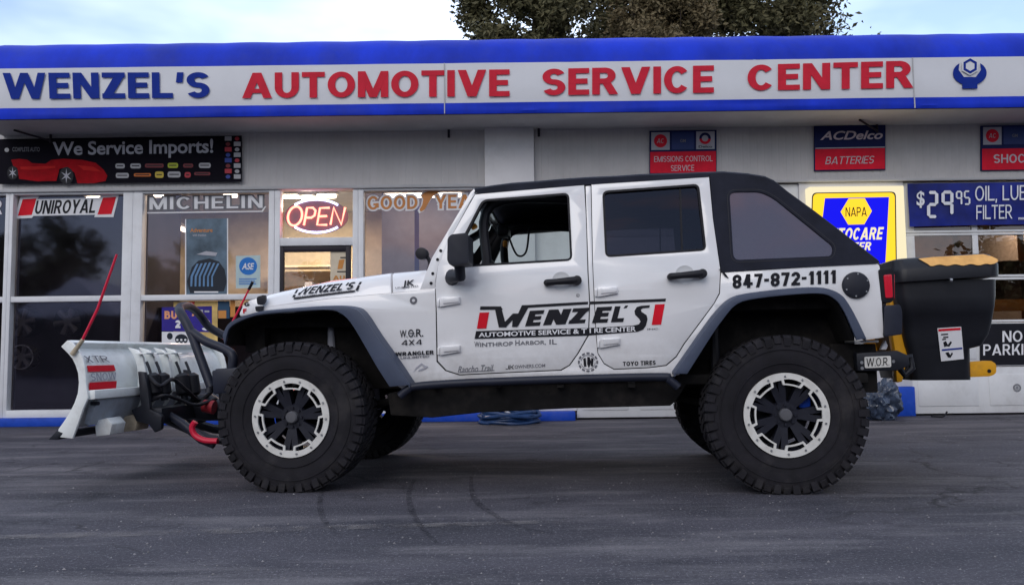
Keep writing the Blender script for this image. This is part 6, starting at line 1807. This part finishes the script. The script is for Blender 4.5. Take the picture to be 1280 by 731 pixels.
# ribs on the back
for v in (-0.36, -0.22, -0.02, 0.14):
    rib = back[1:-2] + [(98, 531), (112, 512), (119, 495), (117, 470), (112, 447), (106, 437)]
    pp('rib', extr(PV, rib, v - 0.012, v + 0.012), M['plowpaint'], bevel=0.003)
    q = PV.p2(112, 443)
    pp('rib', B(q[0] - 0.03, q[0] + 0.05, v - 0.05, v + 0.05, q[1] + 0.0, q[1] + 0.012), M['plowpaint'], bevel=0.003)
ch = [(104.5, 488), (116, 487.5), (116, 499), (100.5, 501)]
pp('cross_channel', extr(PV, ch, NV + 0.022, V1 - 0.022), M['plowpaint'], bevel=0.006)
ch = [(100, 502), (111, 500.5), (99, 534), (92.5, 531)]
pp('trip_edge', extr(PV, ch, NV + 0.10, V1 - 0.1), M['plowshade'], bevel=0.005)
ce = [(71.5, 538), (78.5, 541), (72, 549.5), (61.0, 549)]
pp('cutting_edge', extr(PV, ce, NV - 0.006, V1 + 0.006), M['blacksteel'], bevel=0.003)
for v in (-0.70, -0.40, 0.45):
    sh_ = [(96, 529), (112, 525), (119, 533), (116, 547), (98, 549)]
    s_ = pp('skid_shoe', extr(PV, sh_, v - 0.10, v + 0.06), M['plowpaint'] if v != -0.40 else M['rawsteel'], bevel=0.006)
for v in (-0.89, -0.35):
    for zpx in (505,):
        c = PV.p2(109, zpx); pp('bolt', T([(c[0] - 0.03, v, c[1]), (c[0] + 0.02, v, c[1])], 0.013, 6), M['blacksteel'])
# sticker on the back of the blade, sewn to its curve
def backsurf_pt(v, f):
    i = min(len(bkc) - 2, int(f)); t = f - i
    a, b = bkc[i], bkc[i + 1]
    return Vector((a[0] + (b[0] - a[0]) * t + 0.009, v, a[1] + (b[1] - a[1]) * t))
def backpatch(v0, v1, f0, f1, m, name):
    bm = bmesh.new(); prev = None
    for k in range(7):
        f = f0 + (f1 - f0) * k / 6
        row = [bm.verts.new(backsurf_pt(v0, f)), bm.verts.new(backsurf_pt(v1, f))]
        if prev: bm.faces.new((prev[0], prev[1], row[1], row[0]))
        prev = row
    pp(name, bm, m, flat=True)
def backtext(body_, v0, v1, f0, f1, m, bold=0.02, shear=0.0):
    vs, fs = textmesh(body_, bold, shear, 1.0); bm = bmesh.new()
    w = [bm.verts.new(backsurf_pt(v0 + (v1 - v0) * s_, f1 + (f0 - f1) * t_) + Vector((0.006, 0, 0))) for s_, t_, _l in vs]
    for f in fs: bm.faces.new([w[i] for i in f])
    pp('lettering', bm, m, flat=True, recalc=False)
backtext('XTR', -0.89, -0.64, 2.7, 3.8, M['inkgrey'], 0.03)
backpatch(-0.90, -0.60, 4.2, 4.95, M['inkred'], 'sticker'); backpatch(-0.90, -0.60, 6.05, 6.85, M['inkred'], 'sticker')
backtext('SNOW', -0.89, -0.61, 5.1, 5.9, M['silverink'], 0.04)
# hitch frame, rams, springs
q = lambda x, y, v: (lambda a: (a[0], v, a[1]))(PlaneV(v).p2(x, y))
VM = -0.50
mf = [(174, 464), (182, 465), (187, 486), (189, 512), (200, 516), (204, 520), (203, 536), (195, 540), (188, 530), (172, 526), (166, 512), (178, 506)]
pp('pivot_frame', extr(PlaneV(VM), mf, VM - 0.02, VM + 0.02), M['blacksteel'], bevel=0.005)
pp('pivot_frame', extr(PlaneV(VM), mf, 0.10, 0.14), M['blacksteel'], bevel=0.005)
a = q(178, 510, VM); b = q(200, 530, VM)
pp('pivot_beam', B(a[0], b[0], VM + 0.022, 0.098, b[2], a[2]), M['blacksteel'], bevel=0.01)
for x, v in ((191, -0.42), (203, -0.34), (228, -0.10), (240, -0.03)):
    pp('trip_spring', T([q(x - 2, 467, v), q(x - 1, 470, v), q(x + 2, 491, v), q(x + 2.5, 494, v)], [0.030, 0.052, 0.052, 0.034], 16), M['black'])
    pp('eye_bolt', T([q(x - 8, 452, v), q(x - 5, 459, v), q(x - 2, 468, v)], 0.010, 8), M['blacksteel'])
    pp('spring_cap', T([q(x + 2.5, 494, v), q(x + 3, 500, v)], 0.025, 10), M['blacksteel'])
pp('hose', T(smooth_pts([q(186, 470, -0.46), q(200, 482, -0.48), q(216, 474, -0.3), q(234, 488, -0.2), q(250, 500, 0.0), q(268, 486, 0.0)], 6), 0.014, 8), M['black'])
pp('hose', T(smooth_pts([q(190, 500, -0.46), q(206, 494, -0.46), q(226, 500, -0.3), q(246, 506, -0.2), q(270, 498, 0.0)], 6), 0.013, 8), M['black'])
pp('lift_ram', T([q(201, 512, -0.34), q(206, 515, -0.34)], 0.016, 10), M['chrome'])
pp('lift_ram', T([q(206, 515, -0.34), q(228, 529, -0.38), q(252, 549, -0.42), q(268, 556, -0.42)], [0.024, 0.030, 0.030, 0.026], 12), M['tubesteel'])
pp('push_arm', T([q(205, 518, 0.30), q(268, 536, 0.36), q(320, 540, 0.40)], 0.035, 10), M['blacksteel'])
pp('push_arm', T([q(203, 522, -0.25), q(262, 548, -0.38), q(330, 556, -0.42)], 0.030, 10), M['blacksteel'])
pp('power_unit', T([q(222, 512, 0.05), q(232, 508, 0.05), q(262, 509, 0.08), q(280, 514, 0.08)], [0.05, 0.09, 0.10, 0.07], 18), M['blacksteel'])
pp('power_unit_cap', T([q(255, 507, -0.06), q(268, 509, -0.06)], [0.045, 0.05], 14), mat('dull_red', (0.30, 0.02, 0.03), 0.5))
pp('tow_hook', T(smooth_pts([q(244, 527, -0.46), q(240, 534, -0.46), q(244, 544, -0.46), q(256, 550, -0.46), q(272, 551, -0.46)], 6), 0.020, 10), M['redrod'])
pp('upright_bracket', extr(PlaneV(-0.44), [(270, 461), (292, 459), (294, 505), (276, 507)], -0.46, -0.40), M['blacksteel'], bevel=0.008)
# guide rods
rod0 = pp('marker_rod', T([q(103, 425, NV - 0.012), q(122, 386, NV - 0.012), q(146, 318, NV - 0.012)], [0.009, 0.009, 0.007], 8), M['redrod'])
link('rod_socket', T([q(90, 443, NV - 0.012), q(104, 424, NV - 0.012)], [0.016, 0.012], 10), M['rawsteel'], rod0)
ue = PV.p2(90, 438)
rod1 = pp('marker_rod', T([q(279, 424, V1 - 0.05), q(296, 392, V1 - 0.05), q(311, 362, V1 - 0.05)], [0.010, 0.010, 0.008], 8), M['redrod'])
link('rod_tip', T([q(311, 362, V1 - 0.05), q(316, 352, V1 - 0.05)], 0.013, 8), M['ink'], rod1)

# ------------------------------------------------------------------ the salt spreader behind the truck
SV_ = -0.42
PS = PlaneV(SV_)
b0 = PS.p2(1180, 475)
spr = thing('salt_spreader', 'black plastic salt hopper with peach lid panel on a yellow mount', 'salt spreader', (b0[0], 0.0, b0[1]), jeep=True)
def sp_(name, bm, m, parent=None, bevel=0.0, **k): return link(name, bm, m, parent or spr, bevel=bevel, **k)
hz = [(475, 1142, 1214.5), (458, 1139.5, 1214), (436, 1135.5, 1213.5), (432.5, 1134.5, 1228), (418, 1132, 1237), (404, 1130, 1241), (392, 1128, 1243), (384, 1127, 1244.5), (370, 1124, 1246), (350, 1121, 1246)]
bm = bmesh.new(); prev = None
rowsH = []
for y, xl, xr in hz:
    ins = 0.045 * max(0, min(1, (y - 384) / 20.0)) + 0.05 * max(0, (y - 404) / 71)
    v0 = SV_ + ins; v1 = -SV_ - ins; r = 0.06
    PZ = PlaneV(v0); u0, z = PZ.p2(xl, y); u1, _ = PZ.p2(xr + 3, y); z = PZ.p2((xl + xr) / 2, y)[1]
    ring = []
    for (cx, cy, a0) in ((u0 + r, v0 + r, 180), (u1 - r, v0 + r, 270), (u1 - r, v1 - r, 0), (u0 + r, v1 - r, 90)):
        for k in range(5):
            a = math.radians(a0 + 90 * k / 4); ring.append((cx + r * math.cos(a), cy + r * math.sin(a), z))
    row = [bm.verts.new(p) for p in ring]
    if prev:
        for k in range(len(row)): bm.faces.new((prev[k], prev[(k + 1) % len(row)], row[(k + 1) % len(row)], row[k]))
    else: bm.faces.new(row[::-1])
    prev = row
bm.faces.new(prev)
sp_('hopper', bm, M['poly'])
# lid: band, sloping hip and flat top
lz = [PS.p2(1185, y)[1] for y in (352, 335, 316.5)]
lu = [PS.p2(1117.5, 345)[0], PS.p2(1250, 345)[0]]
def rring(u0, u1, v0, v1, r, z0, z1):
    out = []
    for (cx, cy, a0) in ((u0 + r, v0 + r, 180), (u1 - r, v0 + r, 270), (u1 - r, v1 - r, 0), (u0 + r, v1 - r, 90)):
        for k in range(5):
            a = math.radians(a0 + 90 * k / 4); x = cx + r * math.cos(a); out.append((x, cy + r * math.sin(a), z0 + (z1 - z0) * (x - u0) / (u1 - u0)))
    return out
bm = bmesh.new(); prev = None
dzt = PS.p2(1120, 323)[1], PS.p2(1245, 315.5)[1]
for ring in (rring(lu[0], lu[1], SV_ - 0.035, -SV_ + 0.035, 0.07, lz[0], lz[0] + 0.03), rring(lu[0], lu[1], SV_ - 0.04, -SV_ + 0.04, 0.07, lz[1] - 0.02, lz[1] + 0.02), rring(lu[0] + 0.004, lu[1] - 0.004, SV_ - 0.03, -SV_ + 0.03, 0.07, lz[1] + 0.0, lz[1] + 0.035), rring(lu[0] + 0.01, lu[1] - 0.03, SV_ + 0.005, -SV_ - 0.005, 0.06, dzt[0] - 0.01, dzt[1] - 0.01), rring(lu[0] + 0.03, lu[1] - 0.05, SV_ + 0.03, -SV_ - 0.03, 0.06, dzt[0], dzt[1])):
    row = [bm.verts.new(p) for p in ring]
    if prev:
        for k in range(len(row)): bm.faces.new((prev[k], prev[(k + 1) % len(row)], row[(k + 1) % len(row)], row[k]))
    else: bm.faces.new(row[::-1])
    prev = row
bm.faces.new(prev)
lid = sp_('lid', bm, M['poly'])
# peach panel on the lid's near slope with a scalloped lower edge
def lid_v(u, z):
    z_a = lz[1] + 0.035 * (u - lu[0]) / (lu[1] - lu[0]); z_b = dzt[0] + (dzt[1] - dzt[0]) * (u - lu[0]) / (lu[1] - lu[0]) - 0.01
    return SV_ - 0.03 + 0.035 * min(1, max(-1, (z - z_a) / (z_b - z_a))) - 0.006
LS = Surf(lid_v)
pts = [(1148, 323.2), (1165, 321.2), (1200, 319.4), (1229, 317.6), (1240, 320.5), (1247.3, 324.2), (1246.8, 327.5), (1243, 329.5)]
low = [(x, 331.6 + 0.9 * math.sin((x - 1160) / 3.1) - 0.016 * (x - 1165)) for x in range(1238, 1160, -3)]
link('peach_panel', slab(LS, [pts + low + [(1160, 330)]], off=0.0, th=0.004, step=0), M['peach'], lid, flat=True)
link('catch', T([hp(1187, 350, SV_ - 0.05), hp(1190, 350, SV_ - 0.05)], 0.012, 10), M['chrome'], lid)
# warning label
SVL = Surf(lambda u, z: SV_ + 0.045 + 0.05 * max(0, min(1, (PS.p2(1180, 404)[1] - z) / (PS.p2(1180, 404)[1] - PS.p2(1180, 475)[1]))) - 0.006)
lab = [(1171.8, 410), (1201.5, 408.2), (1205, 448.5), (1176.5, 451.5)]
lb_ = sp_('warning_label', slab(SVL, [lab], off=0.002, th=0.002, step=0), M['inkwhite'], flat=True)
LL = lambda s_, t_: tuple((lab[0][i] * (1 - s_) + lab[1][i] * s_) * (1 - t_) + (lab[3][i] * (1 - s_) + lab[2][i] * s_) * t_ for i in (0, 1))
def lq(s0, t0, s1, t1): return [LL(s0, t0), LL(s1, t0), LL(s1, t1), LL(s0, t1)]
for (qq, m_) in ((lq(.03, .03, .97, .10), 'inkred'), (lq(.08, .64, .97, .69), 'letterblue'), (lq(.12, .18, .42, .22), 'ink'), (lq(.2, .27, .42, .31), 'ink')):
    link('label_print', slab(SVL, [qq], off=0.004, th=0, step=0), M[m_], lb_, flat=True, recalc=False)
for pl_ in ([(.18, .44), (.3, .40), (.36, .52), (.5, .42), (.55, .46), (.42, .58), (.3, .56), (.2, .58)], [(.22, .76), (.36, .74), (.42, .84), (.5, .76), (.55, .8), (.42, .92), (.32, .9)], [(.15, .33), (.3, .33), (.32, .36), (.15, .37)]):
    link('label_print', slab(SVL, [[LL(*p) for p in pl_]], off=0.004, th=0, step=0), M['ink'], lb_, flat=True, recalc=False)
# yellow mount and discharge bracket
YM = PlaneV(-0.30)
L = [YM.p2(*p) for p in [(1112, 352), (1119, 352), (1127, 400), (1135, 445), (1128, 477), (1121, 478), (1119, 440), (1113, 400)]]
sp_('mount_post', extr(YM, L, -0.30, -0.22, px=False), M['yellow'], bevel=0.006)
sp_('mount_post', extr(YM, L, 0.22, 0.30, px=False), M['yellow'], bevel=0.006)
L = [YM.p2(*p) for p in [(1100, 440), (1150, 440), (1150, 452), (1100, 452)]]
sp_('mount_beam', extr(YM, L, -0.21, 0.21, px=False), M['yellow'], bevel=0.006)
L = [PlaneV(-0.26).p2(*p) for p in roundpoly([(1205, 452.5), (1238, 450.5), (1244.5, 455), (1244.5, 466), (1238, 470), (1205, 471.5)], 3)]
br = sp_('discharge_bracket', extr(YM, L, -0.27, -0.20, px=False), M['yellow'], bevel=0.005)
c = PlaneV(-0.272).p2(1236.5, 463.5); link('bracket_hole', disc(bmesh.new(), c, 0, 0.012, -0.273, 14), M['ink'], br, flat=True)

# ------------------------------------------------------------------ things on the ground by the wall
def gz(px, py): return gpt(px, py)
p0 = gz(1103, 524.5)
bagt = thing('plastic_bag', 'crumpled dark blue plastic bag on the ground behind the rear tyre', 'plastic bag', (p0.x, p0.y, 0))
bm = bmesh.new(); bmesh.ops.create_icosphere(bm, subdivisions=5, radius=1)
rr = D_Y / FPX
for v in bm.verts:
    n_ = v.co.normalized()
    k = 1 + 0.25 * noise.noise(n_ * 2.2) + 0.30 * (0.3 - abs(noise.noise(n_ * 3.1 + Vector((4, 0, 0))))) + 0.16 * (0.3 - abs(noise.noise(n_ * 7)))
    x, y, z = n_.x * 0.21 * k, n_.y * 0.16 * k, n_.z * 0.25 * k
    if n_.z > 0.2: x *= 1 - 0.35 * (n_.z - 0.2); x += 0.10 * (n_.z - .2)
    v.co = Vector((x + p0.x, y + p0.y, max(0.004, z + 0.20)))
link('bag', bm, M['bag'], bagt)
p1 = gz(637, 529); 
hose = thing('coiled_hose', 'flat coil of dark blue hose on the ground under the truck by the pier', 'hose', (p1.x, p1.y, 0))
bm = bmesh.new()
pts = []
for k in range(150):
    a = 2 * PI * k / 24; lay = k // 40
    rdx = 0.33 - 0.03 * ((k % 40) / 40.0) * (1 if lay % 2 else -1) + 0.012 * math.sin(k * 1.7)
    pts.append((p1.x + rdx * math.cos(a), p1.y + rdx * 0.75 * math.sin(a), 0.022 + 0.036 * lay + 0.01 * math.sin(k * 0.9)))
link('hose_coil', tube(bm, pts, 0.022, 8), M['bagblue'], hose)
bm = T(smooth_pts([(p1.x + 0.05, p1.y - 0.2, 0.10), (p1.x - 0.05, p1.y - 0.12, 0.17), (p1.x + 0.09, p1.y - 0.02, 0.22), (p1.x + 0.14, p1.y + 0.02, 0.20)], 5), 0.018, 8); link('hose_end', bm, M['silverink'], hose)
p2 = gz(1172, 521.5)
bm = T(smooth_pts([(p2.x - 0.1, p2.y - 0.05, 0.02), (p2.x - 0.03, p2.y - 0.05, 0.015), (p2.x + 0.03, p2.y - 0.08, 0.02), (p2.x + 0.09, p2.y - 0.05, 0.07)], 5), 0.010, 8)
o = link('scrap_cable', bm, M['ink']); tag(o, 'short piece of dark cable lying at the foot of the right bay door', 'cable')

# ------------------------------------------------------------------ trees
def leafmat(name, a, b, c):
    m = bpy.data.materials.new(name); m.use_nodes = True
    t = m.node_tree; p = t.nodes['Principled BSDF']
    tc_ = t.nodes.new('ShaderNodeTexCoord'); n = t.nodes.new('ShaderNodeTexNoise'); n.inputs['Scale'].default_value = 1.1; n.inputs['Detail'].default_value = 9; n.inputs['Roughness'].default_value = 0.8
    t.links.new(tc_.outputs['Object'], n.inputs['Vector'])
    r = t.nodes.new('ShaderNodeValToRGB'); e = r.color_ramp.elements
    e[0].position = 0.34; e[0].color = (*a, 1); e[1].position = 0.66; e[1].color = (*c, 1)
    x = e.new(0.5); x.color = (*b, 1)
    t.links.new(n.outputs['Fac'], r.inputs['Fac']); t.links.new(r.outputs['Color'], p.inputs['Base Color'])
    p.inputs['Roughness'].default_value = 0.6; p.inputs['Specular IOR Level'].default_value = 0.25
    return m
L_dark = leafmat('leaves_dark', (0.046, 0.045, 0.020), (0.105, 0.098, 0.046), (0.20, 0.172, 0.090))
L_brown = leafmat('leaves_olive', (0.085, 0.072, 0.034), (0.16, 0.125, 0.065), (0.24, 0.185, 0.105))
bark = mat('bark', (0.07, 0.055, 0.045), 0.9, var=0.3, vscale=6, bump=0.5, bscale=20)
def tree_at(name, label, x, y, top, rad, crown_h, lm, seed, nleaf, leaf, cz=None, group=None, limbs=True):
    rnd = random.Random(seed)
    t = thing(name, label, 'tree', (x, y, 0), group=group)
    base = top - crown_h
    bm = T(smooth_pts([(x, y, -0.1), (x + rnd.uniform(-.2, .2), y, base * 0.6), (x + rnd.uniform(-.4, .4), y, base + crown_h * 0.3), (x + rnd.uniform(-.5, .5), y, base + crown_h * 0.75)], 5), [0.30 * rad / 4 * (1 - 0.75 * i / 15) for i in range(16)], 10)
    tips = []
    for k in range(16):
        a = rnd.uniform(0, 2 * PI); h0 = base + crown_h * rnd.uniform(0.0, 0.5); rr_ = rad * rnd.uniform(0.55, 0.95)
        p0_ = Vector((x, y, h0)); p3 = Vector((x + rr_ * math.cos(a), y + rr_ * math.sin(a), h0 + crown_h * rnd.uniform(0.12, 0.5)))
        pm = (p0_ + p3) / 2 + Vector((rnd.uniform(-.4, .4), rnd.uniform(-.4, .4), -0.2))
        pts_ = smooth_pts([p0_, pm, p3], 4)
        tube(bm, pts_, [0.10 * rad / 4 * (1 - 0.8 * i / (len(pts_) - 1)) for i in range(len(pts_))], 6)
        tips.append(p3)
    link('trunk', bm, bark, t)
    # clumps of leaves
    clumps = []
    for k in range(int(34 * (rad / 4) ** 1.2) + 14):
        while True:
            p = Vector((rnd.uniform(-1, 1), rnd.uniform(-1, 1), rnd.uniform(-1, 1)))
            if 0.25 < p.length < 1: break
        p = p * (0.55 + 0.45 * rnd.random())
        clumps.append((Vector((x + p.x * rad, y + p.y * rad, base + crown_h * 0.5 + p.z * crown_h * 0.5)), rnd.uniform(0.5, 1.1) * rad * 0.24))
    for q_ in tips: clumps.append((q_, rad * 0.2))
    verts = []; faces = []
    for i in range(nleaf):
        c, r = clumps[rnd.randrange(len(clumps))]
        d = Vector((rnd.gauss(0, 1), rnd.gauss(0, 1), rnd.gauss(0, 0.8)))
        p = c + d * r * 0.62
        s = leaf * rnd.uniform(0.6, 1.35)
        ax = Vector((rnd.gauss(0, 1), rnd.gauss(0, 1), rnd.gauss(0, 0.7))).normalized(); bx = ax.cross(Vector((rnd.gauss(0, 1), rnd.gauss(0, 1), rnd.gauss(0, 1)))).normalized()
        n0 = len(verts)
        cz_ = ax.cross(bx) * s * 0.22
        verts += [p - ax * s, p + bx * s * 0.5 + cz_, p + ax * s, p - bx * s * 0.5 + cz_]
        faces += [(n0, n0 + 1, n0 + 2), (n0, n0 + 2, n0 + 3)]
    me = bpy.data.meshes.new('crown'); b_ = BASE[t.name]
    me.from_pydata([v - b_ for v in verts], [], faces); me.materials.append(lm)
    o_ = bpy.data.objects.new('crown', me); COL.objects.link(o_); o_.parent = t
    return t
YT = D_Y + 14
wx = lambda px, Y: PlaneY(Y).p2(px, 20)[0]
tree_at('tree', 'dark leafy tree behind the shop roof, above the second red word of the sign', wx(664, YT), YT, 15.6, 2.2, 7.8, L_dark, 11, 25000, 0.095)
tree_at('tree', 'brownish olive tree low over the roof between two darker trees', wx(812, YT - 2), YT - 2, 11.9, 1.6, 4.2, L_brown, 5, 20000, 0.07)
tree_at('tree', 'dark tree behind the shop roof above the last word of the sign', wx(962, YT + 1), YT + 1, 15.6, 2.75, 7.6, L_dark, 23, 29000, 0.095)
tree_at('tree', 'dark tree filling the gap behind the brownish tree over the roof', wx(800, YT + 3), YT + 3, 16.2, 2.6, 7.4, L_dark, 31, 18000, 0.095)
# across the street, behind the photographer: what the shop glass mirrors
for i, (x, y, top, rad) in enumerate(((-26, -24, 8.6, 3.2), (-19, -27, 7.2, 2.6), (-10, -30, 6.5, 3.0), (-2, -28, 7.0, 3.0), (9, -27, 6.6, 3.0), (18, -26, 8.0, 3.4), (30, -28, 8.5, 3.6), (-38, -27, 8.0, 3.6))):
    tree_at('tree', 'tree across the street that the shop windows mirror', x, y, top, rad, top * 0.75, L_dark, 50 + i, 2600, 0.26, group='trees across the street')
ro_ = thing('backdrop', 'long low dark brick store added across the street to darken the lower window reflections', 'backdrop', (0, -34, 0))  # unseen long block, added to darken the low reflections in the glass
link('wall', B(-70, 70, -42, -34, 0, 5.0), mat('backdrop_brick', (0.060, 0.042, 0.036), 0.85, var=0.2, vscale=1.0), ro_)
link('roof', B(-70.4, 70.4, -42.4, -33.6, 5.0, 5.3), mat('backdrop_roof', (0.05, 0.05, 0.055), 0.8), ro_)
hx, hy = -21.5, -19.0
hs = thing('house', 'white gabled house across the street that the left window mirrors', 'house', (hx, hy, 0))
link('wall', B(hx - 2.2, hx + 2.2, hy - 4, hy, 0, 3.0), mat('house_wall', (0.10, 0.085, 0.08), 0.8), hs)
bm = bmesh.new(); a = [bm.verts.new(p) for p in ((hx - 2.6, hy + 0.2, 2.9), (hx + 2.6, hy + 0.2, 2.9), (hx + 0.4, hy + 0.2, 4.7))]; b = [bm.verts.new(p) for p in ((hx - 2.6, hy - 4.2, 2.9), (hx + 2.6, hy - 4.2, 2.9), (hx + 0.4, hy - 4.2, 4.7))]
bm.faces.new(a); bm.faces.new(b[::-1])
for i in range(3): bm.faces.new((a[i], a[(i + 1) % 3], b[(i + 1) % 3], b[i]))
link('roof', bm, M['pier'], hs)
